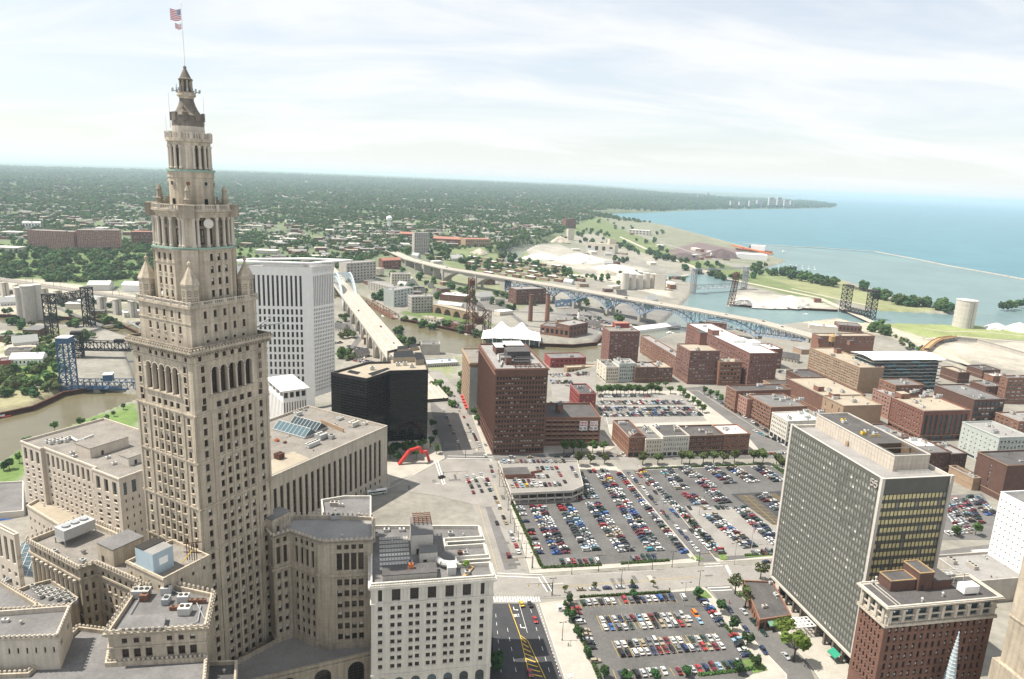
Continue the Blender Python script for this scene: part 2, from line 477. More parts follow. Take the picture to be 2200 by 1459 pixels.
dl=sdf(TP,LAKE);dr=np.minimum(sdf(TP,RIV),sdf(TP,OLDR))
wet=np.minimum(dl,dr)
TH=TH-(TH-ZW+6)*(1-sstep(-3,2.5,dr))
lk=1-sstep(-18,10,dl)
TH=np.where(lk>0,TH*(1-lk)+(ZW-8)*lk,TH)
# land cover: the colour of what the ground is made of there
base=np.tile(np.array([.225,.212,.182]),(len(TP),1))
def cover(poly,z,col,soft=6.,jitter=14.):
 d=sdf(TP,gpoly(poly,z)if z is not None else poly)
 j=np.sin(TP[:,0]*.11+np.sin(TP[:,1]*.07)*2)*np.cos(TP[:,1]*.13)*jitter*.4
 k=(1-sstep(-soft,soft,d+j))[:,None]
 base[:]=base*(1-k)+np.array(col)*k
GR=(.105,.145,.05);DG=(.06,.088,.034);TAN=(.40,.36,.29);WHT=(.55,.52,.46);ASP=(.16,.152,.145);DRY=(.23,.24,.12)
du_=sdf(TP,UPL)
k=(1-sstep(-60,260,du_))[:,None]
n_=(np.sin(TP[:,0]*.013+1.3*np.sin(TP[:,1]*.009))*np.sin(TP[:,1]*.011+1.7*np.sin(TP[:,0]*.007)))[:,None]
base=base*(1-k)+(np.array([.115,.145,.075])+n_*.022)*k
cover([(-500,620),(0,608),(330,608),(560,600),(560,545),(330,530),(0,530),(-500,540)],-10,(.11,.155,.058),25)
k=(sstep(3000,3800,np.hypot(TP[:,0],TP[:,1])))[:,None]
base[:]=base*(1-k)+np.array([.09,.115,.06])*k
cover([(-200,1020),(0,990),(60,955),(200,895),(290,862),(330,900),(200,950),(0,1060),(-200,1100)],ZV,(.115,.175,.05),6)
cover([(-50,880),(0,880),(70,868),(130,838),(125,820),(0,840)],ZV,(.26,.24,.14),6)
cover([(-50,838),(0,838),(125,815),(125,770),(0,775)],ZV,(.15,.2,.06),8)
cover([(-50,768),(0,768),(125,750),(110,715),(0,712)],ZV,(.50,.45,.37),8)
cover([(-50,690),(100,690),(310,690),(330,640),(100,600),(-50,600)],ZV,(.37,.34,.27),10)
cover([(930,690),(860,672),(960,650),(1060,700)],ZV,GR,6)
for pts_,col_ in(([(860,600),(1000,590),(1180,640),(1100,670),(900,640)],(.19,.20,.12)),([(940,545),(1130,540),(1280,600),(1150,605),(960,575)],(.15,.18,.085)),([(980,640),(1100,640),(1080,670),(1000,665)],(.17,.162,.15)),([(740,700),(800,690),(840,745),(760,780)],(.19,.18,.15)),([(100,650),(300,650),(300,690),(100,685)],(.24,.23,.17)),([(40,700),(130,705),(130,760),(0,760)],(.2,.21,.11)),([(1700,560),(1830,600),(1650,610),(1600,590)],(.16,.19,.085)),([(1180,500),(1290,480),(1440,560),(1330,540)],(.13,.16,.07))):cover(pts_,ZV,col_,8)
cover([(1200,665),(1380,655),(1560,690),(1440,712),(1290,735),(1170,700)],ZV,(.17,.162,.15),8)
cover([(1290,700),(1460,690),(1480,705),(1300,735)],ZV,(.34,.31,.24),5)
cover([(1110,540),(1200,532),(1320,560),(1400,580),(1330,590),(1180,570)],ZV,(.33,.31,.265),12)
cover([(1130,590),(1300,590),(1440,615),(1440,640),(1290,600)],ZV,(.44,.40,.33),10)
cover([(1200,520),(1300,500),(1420,540),(1560,590),(1450,578),(1330,545)],ZV,(.26,.245,.20),10)
cover([(1250,480),(1290,473),(1480,540),(1650,600),(1800,640),(1790,660),(1600,610),(1450,560),(1330,530)],ZV,(.13,.16,.065),12)
cover([(1290,475),(1400,470),(1560,520),(1700,560),(1660,575),(1500,560),(1380,510)],ZV,(.18,.185,.13),10)
cover([(1430,540),(1500,520),(1600,540),(1570,556),(1470,558)],ZV,(.15,.11,.105),12)
cover([(1560,640),(1600,628),(1740,640),(1800,664),(1690,662),(1580,656)],ZV,(.36,.34,.29),8)
cover([(1660,600),(1800,600),(1900,640),(2040,668),(1900,668),(1780,640)],ZV,(.22,.23,.115),8)
cover([(1870,705),(1940,688),(2200,690),(2300,700),(2200,730),(2010,728),(1980,722)],ZV,(.22,.25,.10),6)
cover([(1700,690),(1800,686),(1880,690),(1980,725),(2100,770),(2060,790),(1900,720)],ZV,(.36,.33,.25),6)
cover([(2010,752),(2050,738),(2200,735),(2300,735),(2300,820),(2200,800),(2090,775)],ZV,(.36,.33,.275),6)
cover([(880,790),(985,765),(1010,800),(960,850),(930,850)],ZV,(.19,.21,.11),8)
cover([(740,780),(725,720),(760,690),(800,730),(850,790)],ZV,(.26,.24,.2),8)
shore=np.exp(-np.abs(dl-12)/14)[:,None]*.3
base=base*(1-shore)+np.array([.36,.32,.26])*shore
nr,na=RRg.shape
ii=np.arange(nr*na).reshape(nr,na)
q=np.stack([ii[:-1,:-1],ii[:-1,1:],ii[1:,1:],ii[1:,:-1]],-1).reshape(-1,4)
defm('ground_mix',(.3,.3,.3),var=.22,scale=.02,fine=.14,attr='cover')
gm=from_arrays('ground',np.column_stack([TP,TH]),np.full(len(q),4),q[:,::-1].ravel(),np.zeros(len(q)),['ground_mix'],True)
ca=gm.color_attributes.new('cover','FLOAT_COLOR','POINT')
ca.data.foreach_set('color',np.column_stack([base,np.ones(len(base))]).astype(np.float32).ravel())
inst('ground',gm,kind='structure')
def water(name,col,rough,spec,wscale,bstr,pts,z):
 m=mat('water_'+name,col,rough=rough,var=.16,scale=.005,fine=.06,spec=spec)
 t=m.node_tree;b=t.nodes['Principled BSDF']
 gp=N(t,'ShaderNodeNewGeometry')
 nz=N(t,'ShaderNodeTexNoise');nz.inputs['Scale'].default_value=wscale;nz.inputs['Detail'].default_value=4
 t.links.new(gp.outputs['Position'],nz.inputs['Vector'])
 bp=N(t,'ShaderNodeBump');bp.inputs['Strength'].default_value=bstr;bp.inputs['Distance'].default_value=1.
 t.links.new(nz.outputs[0],bp.inputs['Height']);t.links.new(bp.outputs[0],b.inputs['Normal'])
 MT['water_'+name]=m
 mb=MB('water_'+name);mb.face([(p[0],p[1],z)for p in pts])
 o=mb.build(name,kind='structure')
 return o
def ccw(p):
 p=[tuple(a[:2])for a in p]
 A=sum(a[0]*b[1]-b[0]*a[1]for a,b in zip(p,p[1:]+p[:1]))
 return p if A>0 else p[::-1]
water('lake',(.058,.165,.20),.35,.12,.06,.35,[(600,300),(95000,300),(95000,95000),(300,95000)],ZW)
rx=[-1400,600];
water('river',(.125,.108,.062),.22,.30,.15,.22,[(-1500,250),(599.9,250),(599.9,1750),(-1500,1750)],ZW)
def river_tint(m):
 t=m.node_tree;b=t.nodes['Principled BSDF'];src=b.inputs['Base Color'].links[0].from_socket
 gp=N(t,'ShaderNodeNewGeometry');sp=N(t,'ShaderNodeSeparateXYZ');t.links.new(gp.outputs['Position'],sp.inputs[0])
 mr=N(t,'ShaderNodeMapRange');mr.inputs['From Min'].default_value=120;mr.inputs['From Max'].default_value=430;t.links.new(sp.outputs['X'],mr.inputs[0])
 mx=N(t,'ShaderNodeMix',data_type='RGBA');t.links.new(mr.outputs[0],mx.inputs['Factor']);t.links.new(src,mx.inputs[6]);mx.inputs[7].default_value=(.125,.19,.19,1);t.links.new(mx.outputs[2],b.inputs['Base Color'])
river_tint(MT['water_river'])
HARB=ccw([G(x,y,ZW)for x,y in[(1480,590),(1660,560),(1640,545),(1600,527),(1680,530),(1800,538),(1880,545),(2000,565),(2100,583),(2250,610),(2600,690),(2600,800),(2200,760),(1850,720),(1480,720)]])
water('harbour_water',(.125,.19,.19),.35,.14,.08,.3,HARB,ZW+.3)
water('old_river',(.16,.17,.14),.3,.2,.1,.2,[(-50,1750.1),(299,1750.1),(299,3000),(-50,3000)],ZW)
# air
hz=bpy.data.materials.new('haze_air');hz.use_nodes=True
t=hz.node_tree;t.nodes.clear()
pv=N(t,'ShaderNodeVolumePrincipled')
pv.inputs['Color'].default_value=(.72,.88,1,1)
pv.inputs['Density'].default_value=HAZE if 'HAZE' in globals()else 5e-5
pv.inputs['Anisotropy'].default_value=.3
om=N(t,'ShaderNodeOutputMaterial');t.links.new(pv.outputs[0],om.inputs['Volume'])
MT['haze_air']=hz
mb=MB('haze_air');mb.box((0,36000,115),(215000,130000,300))
mb.build('haze',kind='stuff')
# ---------------------------------------------------------------- building kit
def zy(p,py,lo=-70,hi=300):
 """height at which the vertical line through plan point p crosses photograph row py"""
 for _ in range(45):
  m=(lo+hi)/2
  if PX((p[0],p[1],m))[1]>py:lo=m
  else:hi=m
 return lo
def offset(poly,d):
 """outward offset of a CCW polygon"""
 n=len(poly);out=[]
 for i in range(n):
  a,b,c=Vector(poly[i-1][:2]),Vector(poly[i][:2]),Vector(poly[(i+1)%n][:2])
  e1=(b-a).normalized();e2=(c-b).normalized()
  n1=Vector((e1.y,-e1.x));n2=Vector((e2.y,-e2.x))
  k=n1+n2
  if k.length<1e-4:k=n1
  k=k/max(.35,(1+n1.dot(n2)))
  out.append((b.x+k.x*d,b.y+k.y*d))
 return out
def rect(B,a,wr,wl):
 """CCW plan: near corner B, right face along a, left face along a+90"""
 B=Vector((B[0],B[1],0));d=dirv(a);e=dirv(a+90)
 return[tuple((B)[:2]),tuple((B+d*wr)[:2]),tuple((B+d*wr+e*wl)[:2]),tuple((B+e*wl)[:2])]
def rect_px(px,py,z,a,xr,xl):
 B=G(px,py,z)
 return rect(B,a,wid(B,a,xr),wid(B,a+90,xl))
WIN={}
def winmesh(st):
 if st in WIN:return WIN[st]
 gl,fr,nx,nz,ft,extra=STY[st]
 mb=MB([fr,gl])
 x0,x1=-.5,.5
 y=0.
 f=ft
 mb.face([(x0,y,0),(x1,y,0),(x1,y,f),(x0,y,f)],0)
 mb.face([(x0,y,1-f),(x1,y,1-f),(x1,y,1),(x0,y,1)],0)
 mb.face([(x0,y,f),(x0+f,y,f),(x0+f,y,1-f),(x0,y,1-f)],0)
 mb.face([(x1-f,y,f),(x1,y,f),(x1,y,1-f),(x1-f,y,1-f)],0)
 yg=.06
 b=f*.6
 for i in range(nx):
  for j in range(nz):
   xa=x0+f+(x1-x0-2*f)*i/nx;xb=x0+f+(x1-x0-2*f)*(i+1)/nx
   za=f+(1-2*f)*j/nz;zb=f+(1-2*f)*(j+1)/nz
   g=1
   if extra and j==nz-1:g=extra
   mb.face([(xa,yg,za),(xb,yg,za),(xb,yg,zb),(xa,yg,zb)],g)
 for i in range(1,nx):
  xa=x0+f+(x1-x0-2*f)*i/nx
  mb.face([(xa-b/2,y,f),(xa+b/2,y,f),(xa+b/2,y,1-f),(xa-b/2,y,1-f)],0)
 for j in range(1,nz):
  za=f+(1-2*f)*j/nz
  mb.face([(x0+f,y+.002,za-b/2),(x1-f,y+.002,za-b/2),(x1-f,y+.002,za+b/2),(x0+f,y+.002,za+b/2)],0)
 WIN[st]=mb.mesh('window_'+st)
 return WIN[st]
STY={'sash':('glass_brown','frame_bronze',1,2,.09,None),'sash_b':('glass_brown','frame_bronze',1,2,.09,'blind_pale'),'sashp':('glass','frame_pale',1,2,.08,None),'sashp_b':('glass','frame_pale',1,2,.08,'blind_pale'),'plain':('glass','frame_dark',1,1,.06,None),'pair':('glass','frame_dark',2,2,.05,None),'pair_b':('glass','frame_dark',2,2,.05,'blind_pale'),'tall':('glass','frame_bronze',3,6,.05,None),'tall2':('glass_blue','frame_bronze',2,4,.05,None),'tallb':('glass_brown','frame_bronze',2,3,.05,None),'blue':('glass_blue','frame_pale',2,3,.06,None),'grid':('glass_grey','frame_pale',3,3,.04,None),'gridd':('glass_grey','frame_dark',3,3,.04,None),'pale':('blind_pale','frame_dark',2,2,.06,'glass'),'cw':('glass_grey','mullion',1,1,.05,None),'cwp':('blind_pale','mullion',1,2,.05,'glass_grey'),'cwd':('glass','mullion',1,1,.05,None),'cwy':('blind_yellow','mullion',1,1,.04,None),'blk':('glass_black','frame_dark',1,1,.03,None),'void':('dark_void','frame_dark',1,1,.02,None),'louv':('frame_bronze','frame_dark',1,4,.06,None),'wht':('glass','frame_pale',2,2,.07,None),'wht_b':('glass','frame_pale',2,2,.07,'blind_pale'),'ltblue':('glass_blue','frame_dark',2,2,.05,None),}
def band(z0,z1,n=1,m=1,fw=.5,fh=.55,ml=0.,mr=0.,rec=.3,st='sash',sill=0,cols=None,pil=0,pw=.35,alt=None,pa=.25,arch=False,sp=None,zo=.5,pm=None):
 return dict(locals())
class Bld:
 def __init__(s,name,label,cat='building',at=(0,0),group=None,z=0.):
  s.o=(at[0],at[1],z)
  s.root=thing(name,label,cat,s.o,group=group)
  s.w=[]
 def L(s,p,z=None):return(p[0]-s.o[0],p[1]-s.o[1],(p[2]if z is None else z)-s.o[2])
 def part(s,name,mb,smooth=False,parent=None,**k):
  mb.v=[(v[0]-s.o[0],v[1]-s.o[1],v[2]-s.o[2])for v in mb.v]
  return mb.build(name,parent or s.root,smooth=smooth,**k)
 def block(s,poly,z0,z1,edges={},wm='limestone',rm='roof_grey',ph=.9,pt=.45,cm=None,corn=None,base=None,wname='wall',rname='roof',roof=True):
  n=len(poly)
  mb=MB(wm)
  for i in range(n):
   p=Vector((*poly[i][:2],0));q=Vector((*poly[(i+1)%n][:2],0))
   bs=sorted(edges.get(i,[]),key=lambda b:b['z0'])
   z=z0
   for b in bs:
    if b['z0']>z+1e-3:mb.face([(p.x,p.y,z),(q.x,q.y,z),(q.x,q.y,b['z0']),(p.x,p.y,b['z0'])])
    s.facade(mb,p,q,b);z=b['z1']
   if z<z1-1e-3:mb.face([(p.x,p.y,z),(q.x,q.y,z),(q.x,q.y,z1),(p.x,p.y,z1)])
  wall=s.part(wname,mb)
  if ph>0:
   ins=offset(poly,-pt);mb=MB(cm or wm);out=offset(poly,.12)
   for i in range(n):
    j=(i+1)%n
    a,b,c,d=out[i],out[j],ins[j],ins[i]
    mb.face([(a[0],a[1],z1),(b[0],b[1],z1),(b[0],b[1],z1+.25),(a[0],a[1],z1+.25)])
    mb.face([(a[0],a[1],z1+.25),(b[0],b[1],z1+.25),(c[0],c[1],z1+.25),(d[0],d[1],z1+.25)])
    mb.face([(d[0],d[1],z1+.25),(c[0],c[1],z1+.25),(c[0],c[1],z1-ph),(d[0],d[1],z1-ph)])
    a2,b2=poly[i],poly[j]
    mb.face([(a2[0],a2[1],z1),(b2[0],b2[1],z1),(b[0],b[1],z1),(a[0],a[1],z1)])
   s.part('parapet',mb)
   if roof:
    mb=MB(rm);mb.face([(p[0],p[1],z1-ph)for p in ins]);s.part(rname,mb)
  elif roof:
   mb=MB(rm);mb.face([(p[0],p[1],z1)for p in poly]);s.part(rname,mb)
  for c in(corn or[]):
   s.ring(poly,*c)
  return wall
 def ring(s,poly,za,zb,proj,m='limestone',name='cornice',dent=0):
  mb=MB(m);out=offset(poly,proj);n=len(poly)
  inn=offset(poly,.01)
  for i in range(n):
   j=(i+1)%n
   a,b,c,d=inn[i],inn[j],out[j],out[i]
   mb.face([(d[0],d[1],za),(c[0],c[1],za),(c[0],c[1],zb),(d[0],d[1],zb)])
   mb.face([(a[0],a[1],za),(b[0],b[1],za),(c[0],c[1],za),(d[0],d[1],za)][::-1])
   mb.face([(d[0],d[1],zb),(c[0],c[1],zb),(b[0],b[1],zb),(a[0],a[1],zb)])
   if dent:
    p=Vector((*d,0));q=Vector((*c,0));L=(q-p).length;k=max(2,int(L/dent))
    e=(q-p)/L;ang=math.degrees(math.atan2(e.y,e.x));nrm=Vector((e.y,-e.x,0))
    for t in range(k):
     x=p+(q-p)*((t+.5)/k)-nrm*.2
     mb.box((x.x,x.y,zb+dent*.2),(dent*.5,dent*.45,dent*.4),ang,bottom=False)
  return s.part(name,mb)
 def facade(s,mb,p,q,b):
  L=(q-p).length;d=(q-p)/L;nrm=Vector((d.y,-d.x,0));ang=math.degrees(math.atan2(d.y,d.x))
  z0,z1,m,rec=b['z0'],b['z1'],b['m'],b['rec']
  if b['cols']:cols=[(c*L,w)for c,w in b['cols']]
  else:
   cw=(L-b['ml']-b['mr'])/b['n']
   cols=[(b['ml']+cw*(k+.5),cw*b['fw'])for k in range(b['n'])]
  rh=(z1-z0)/m;wh=rh*b['fh']
  P=lambda x,z,o=0.:(p.x+d.x*x-nrm.x*o,p.y+d.y*x-nrm.y*o,z)
  x=0.
  def Q(xa,xb,za,zb):
   if xb-xa>1e-4 and zb-za>1e-4:mb.face([P(xa,za),P(xb,za),P(xb,zb),P(xa,zb)])
  for c,w in cols:
   xa,xb=c-w/2,c+w/2
   Q(x,xa,z0,z1);z=z0
   for r in range(m):
    za=z0+rh*r+(rh-wh)*b['zo'];zb=za+wh
    if b['sp']and r>0:
     mb.face([P(xa,z,rec*.7),P(xb,z,rec*.7),P(xb,za,rec*.7),P(xa,za,rec*.7)],b['sp'])
    elif z<za:Q(xa,xb,z,za)
    mb.face([P(xa,za),P(xa,zb),P(xa,zb,rec),P(xa,za,rec)][::-1])
    mb.face([P(xb,za),P(xb,zb),P(xb,zb,rec),P(xb,za,rec)])
    mb.face([P(xa,za),P(xb,za),P(xb,za,rec),P(xa,za,rec)][::-1])
    mb.face([P(xa,zb),P(xb,zb),P(xb,zb,rec),P(xa,zb,rec)])
    if b['arch']:
     k=8;R_=w/2;zc=zb-R_;pts=[(c-R_*math.cos(pi*t/k),zc+R_*math.sin(pi*t/k))for t in range(k+1)]
     for t in range(k):
      (u0,v0),(u1,v1)=pts[t],pts[t+1]
      mb.face([P(u0,v0),P(u1,v1),P(u1,zb),P(u0,zb)])
      mb.face([P(u0,v0),P(u1,v1),P(u1,v1,rec),P(u0,v0,rec)][::-1])
    st=b['st']
    if b['alt']and R.random()<b['pa']:st=b['alt']
    s.w.append((st,Vector(P(c,za,rec)),ang,w,zb-za))
    if b['sill']:
     mb.box(Vector(P(c,za-.12,-.08)),(w+.3,.4,.22),ang,bottom=False)
    z=zb
   Q(xa,xb,z,z1);x=xb
  Q(x,L,z0,z1)
  if b['pil']:
   pts=[]
   cs=[c for c,w in cols]
   if len(cs)>1:
    g0=cs[1]-cs[0]
    mids=[(cs[i]+cs[i+1])/2 for i in range(len(cs)-1)]
    for xm in[cs[0]-g0/2]+mids+[cs[-1]+g0/2]:
     if 0<xm-b['pw']/2 and xm+b['pw']/2<L:pts.append(xm)
   for xm in pts:
    c=P(xm,(z0+z1)/2,-b['pil']/2+.01)
    mb.box(c,(b['pw'],b['pil']+.02,z1-z0),ang,b['pm']or 0)
 def finish(s,cap=300,minpx=0):
  """windows: the nearest as parts of their own, the rest of a large facade as one part"""
  if not s.w:return
  it=sorted(s.w,key=lambda w:(Vector(w[1])-CP).length-1e3*(w[3]*w[4]>40))
  for st,c,ang,w,h in it[:cap]:
   inst('window',winmesh(st),s.root,s.L(c),ang,(w,1,h))
  rest=it[cap:]
  if rest:
   merged('windows',[(winmesh(st),s.L(c),ang,(w,1,h))for st,c,ang,w,h in rest],s.root,kind='stuff')
  s.w=[]
  # roof furniture
 def hvac(s,x,y,z,a=0,sx=3,sy=2,h=1.6,m='metal_box',name='rooftop_unit'):
  mb=MB(m)
  mb.box((x,y,z+h*.55),(sx,sy,h*.9),a)
  mb.box((x,y,z+h*1.02),(sx*1.04,sy*1.04,h*.08),a)
  d=dirv(a)
  k=max(1,int(sx/1.6))
  for i in range(k):
   t=(i+.5)/k-.5
   mb.lathe([(min(sx/k,sy)*.36,z+h*1.06),(min(sx/k,sy)*.36,z+h*1.2)],8,(x+d.x*sx*t,y+d.y*sx*t),'frame_dark')
  for u in(-.4,.4):
   mb.box((x+d.x*sx*u,y+d.y*sx*u,z+h*.05),(.2,sy*.9,h*.1),a,'steel_grey')
  return s.part(name,mb)
 def vent(s,x,y,z,r=.3,h=1.,m='metal_pale'):
  mb=MB(m);mb.lathe([(r*.7,z),(r*.7,z+h*.7),(r*1.2,z+h*.72),(r*.9,z+h),(.02,z+h*1.1)],8,(x,y))
  return s.part('roof_vent',mb)
 def pent(s,poly,z0,z1,wm='concrete',rm='roof_grey',door=True):
  mb=MB(wm)
  mb.prism(poly,z0,z1,0,rm,top=False)
  o=s.part('penthouse',mb)
  out=offset(poly,.15);mb=MB(rm);mb.prism(out,z1,z1+.3,0,rm,bottom=True)
  oo=s.part('penthouse_roof',mb,parent=o)if False else s.part('roof',mb)
  p=Vector((*poly[0],0));q=Vector((*poly[1],0));d=(q-p).normalized();nrm=Vector((d.y,-d.x,0))
  if door and(q-p).length>3:
   c=p+(q-p)*.3+nrm*.05
   mb=MB('frame_dark');mb.box((c.x,c.y,z0+1.2),(1.2,.15,2.2),math.degrees(math.atan2(d.y,d.x)));s.part('door',mb)
  return o
 def clutter(s,poly,z,n,seed=1,big=0,mats=('metal_box','metal_pale','concrete')):
  r=random.Random(seed)
  P0,P1,P3=Vector(poly[0][:2]),Vector(poly[1][:2]),Vector(poly[-1][:2])
  a=math.degrees(math.atan2((P1-P0).y,(P1-P0).x))
  for i in range(n):
   u,v=r.uniform(.12,.88),r.uniform(.12,.88)
   p=P0+(P1-P0)*u+(P3-P0)*v
   if i<big:s.hvac(p.x,p.y,z,a+r.choice([0,90]),r.uniform(3,5.5),r.uniform(2,3),r.uniform(1.5,2.4),r.choice(mats))
   elif r.random()<.45:s.hvac(p.x,p.y,z,a+r.choice([0,90]),r.uniform(1.2,2.4),r.uniform(1,1.7),r.uniform(.8,1.4),r.choice(mats))
   else:s.vent(p.x,p.y,z,r.uniform(.2,.45),r.uniform(.6,1.3),r.choice(['metal_pale','rust','concrete']))
def simple(name,label,pxs,bands_r=None,bands_l=None,wm='brick_red',rm='roof_grey',cat='building',cap=300,clutter=4,big=1,corn=None,z0=0.,seed=None,ph=.8,cm=None,grp=None,poly=None,zr=None,eb=None):
 """rectangular building. pxs = (px, py, z, angle, x right, x left); bands given as functions of (z0, z1)"""
 if poly is None:
  poly=rect_px(*pxs);zr=pxs[2]
 b=Bld(name,label,cat,poly[0],group=grp,z=z0)
 ed={}
 def shop(bs):
  z_=bs[0]['z0']
  return bs+([band(.4,z_-.5,n=max(3,bs[0]['n']//2),m=1,fw=.82,fh=.92,rec=.5,st='tall2',alt='pair',pa=.4)]if len(bs)==1 and 2.9<z_<5.5 and z0==0 else[])
 if bands_r:ed[0]=shop(bands_r)
 if bands_l:ed[len(poly)-1]=shop(bands_l)
 if eb:ed.update(eb)
 b.block(poly,z0,zr,ed,wm,rm,ph=ph,cm=cm,corn=corn)
 if 'brick' in wm and zr-z0>8 and z0==0:
  b.ring(poly,3.9,4.3,.18,'brick_tan','string_course');b.ring(poly,zr-.25,zr+.1,.32,R.choice(['concrete','roof_stonegrey','brick_tan']),'cornice')
 b.clutter(poly,zr-ph,clutter,seed or int(poly[0][0]*7+poly[0][1])&9999,big)
 b.finish(cap)
 return b
 # ================================================================= the tall stone tower
A_T=331.5
TU,TV=dirv(A_T),dirv(A_T+90)
TB=G(411,764,131)
TC=Vector((TB.x,TB.y,0))-TU*15.3+TV*15.3
def tsq(hw):return[tuple((TC+TU*hw-TV*hw)[:2]),tuple((TC+TU*hw+TV*hw)[:2]),tuple((TC-TU*hw+TV*hw)[:2]),tuple((TC-TU*hw-TV*hw)[:2])]
def toct(ap):
 r=ap/math.cos(pi/8)
 return[(TC.x+r*math.cos(rad(A_T)-pi/4-pi/8+pi/4*k+pi/4*0),TC.y+r*math.sin(rad(A_T)-pi/4-pi/8+pi/4*k))for k in range(8)]
def tcirc(r,n=24):return[(TC.x+r*math.cos(2*pi*k/n+rad(A_T)),TC.y+r*math.sin(2*pi*k/n+rad(A_T)))for k in range(n)]
t=Bld('stone_tower','tall pale limestone skyscraper with tiered top, columned lanterns and pointed dark roof','skyscraper',TC)
LS='limestone'
sq=tsq(15.3)
z784,z802,z859,z896,z997,z1095,z1189=[zy(TB,y)for y in(784,801.6,859,896,997.6,1095,1189)]
mid=[(.31,1.5),(.41,1.5),(.515,1.5),(.62,1.5),(.725,1.5)]
seven=[(.12,1.5)]+mid+[(.885,1.5)]
ends=[(.12,1.5),(.885,1.5)]
def shaft_edges(corner_only=False):
 e=[]
 fl=(z896-z997)/4
 z=z896
 k=0
 courses=[z896]
 while z>8:
  zb=max(z-4*fl,2)
  e.append(band(zb+.35,z-.5,m=4,cols=seven,fh=.62,rec=.45,st='sash',alt='sash_b',pa=.22,sill=1,pil=.32,pw=.8))
  z=zb;courses.append(z)
 e.append(band(z896+.4,z896+3.7,m=1,cols=[(c,1.9)for c,w in seven],fh=.62,rec=.5,st='sash',sill=0))
 e.append(band(z859,z802+.4,m=1,cols=[(.275+.1125*k,2.6)for k in range(5)],fh=.995,zo=.2,rec=1.1,st='tallb',arch=True))
 e.append(band(z784-.0,z784+2.9,m=1,cols=[(.1,1.3)]+mid+[(.9,1.3)],fh=.70,rec=.4,st='sash'))
 return e,courses
eR,courses=shaft_edges();eL,_=shaft_edges()
t.block(sq,0,131,{0:eR,3:eL},LS,'roof_grey',ph=0,roof=False)
for zc in courses[:-1]:t.ring(sq,zc-.3,zc+.3,.3,LS,'string_course')
t.ring(sq,z784-.7,z784-.1,.3,LS,'string_course')
# corner windows beside the arcade
mbx=[]
for(a,b)in((0,1),(3,0)):
 p=Vector((*sq[a],0));q=Vector((*sq[b],0));d=(q-p).normalized();nrm=Vector((d.y,-d.x,0))
 ang=math.degrees(math.atan2(d.y,d.x))
 for f in(.12,.885):
  for zc in(z859-1.5,z859+2.4,z859+6.0,z859+9.4):
   c=p+(q-p)*f
   mb=MB(LS)
   for u in(-1,1):mb.box((c.x+d.x*u*.85+nrm.x*.12,c.y+d.y*u*.85+nrm.y*.12,zc),(.28,.3,2.5),ang)
   for w_ in(-1,1):mb.box((c.x+nrm.x*.14,c.y+nrm.y*.14,zc+w_*1.25),(2.0,.36,.24),ang)
   t.part('window_surround',mb)
   t.w.append(('sash',Vector((c.x+nrm.x*.06,c.y+nrm.y*.06,zc-1.1)),ang,1.5,2.2))
   # arcade columns and arch mouldings
 Lf=(q-p).length
 for k in range(6):
  c=p+d*(Lf*(.275+.1125*(k-.5)))+nrm*.12
  mb=MB('limestone_pale');mb.lathe([(.42,z859+.2),(.42,z859+.6),(.30,z859+.7),(.27,z802-1.9),(.45,z802-1.5),(.45,z802-1.2)],8,(c.x,c.y));t.part('column',mb)
 for k in range(5):
  c=p+d*(Lf*(.275+.1125*k))+nrm*.1;mb=MB('limestone_pale');zc=z802+.4-1.3
  pr=None
  for j in range(11):
   an=pi*j/10;pt=Vector((c.x-d.x*1.55*math.cos(an),c.y-d.y*1.55*math.cos(an),zc+1.55*math.sin(an)))
   if pr is not None:mb.beam(pr,pt,.3,.35,0,up=tuple(nrm))
   pr=pt
  t.part('arch_moulding',mb)
 mb=MB(LS);c=p+d*(Lf*.5)+nrm*.25;mb.box((c.x,c.y,z859-.3),(Lf*.62,.5,.5),ang);t.part('sill_course',mb)
 # great cornice
for i,(za,zb,pr)in enumerate(((130.2,130.9,.5),(130.9,131.7,1.1),(131.7,132.5,1.7))):
 t.ring(sq,za,zb,pr,'limestone_stained' if i<2 else LS,'cornice',dent=1.2 if i==2 else 0)
mb=MB('limestone_stained')
for i in range(4):
 p=Vector((*offset(sq,.9)[i],0));q=Vector((*offset(sq,.9)[(i+1)%4],0));L_=(q-p).length;e=(q-p)/L_;ang=math.degrees(math.atan2(e.y,e.x))
 k=int(L_/1.1)
 for j in range(k):c=p+(q-p)*((j+.5)/k);mb.box((c.x,c.y,130.6),(.5,.9,.55),ang)
t.part('dentils',mb,kind='stuff')
mb=MB('roof_grey');mb.face([(p[0],p[1],132.5)for p in offset(sq,1.69)]);t.part('roof',mb)
t.ring(offset(sq,.6),132.5,133.5,.35,'limestone_stained','parapet')
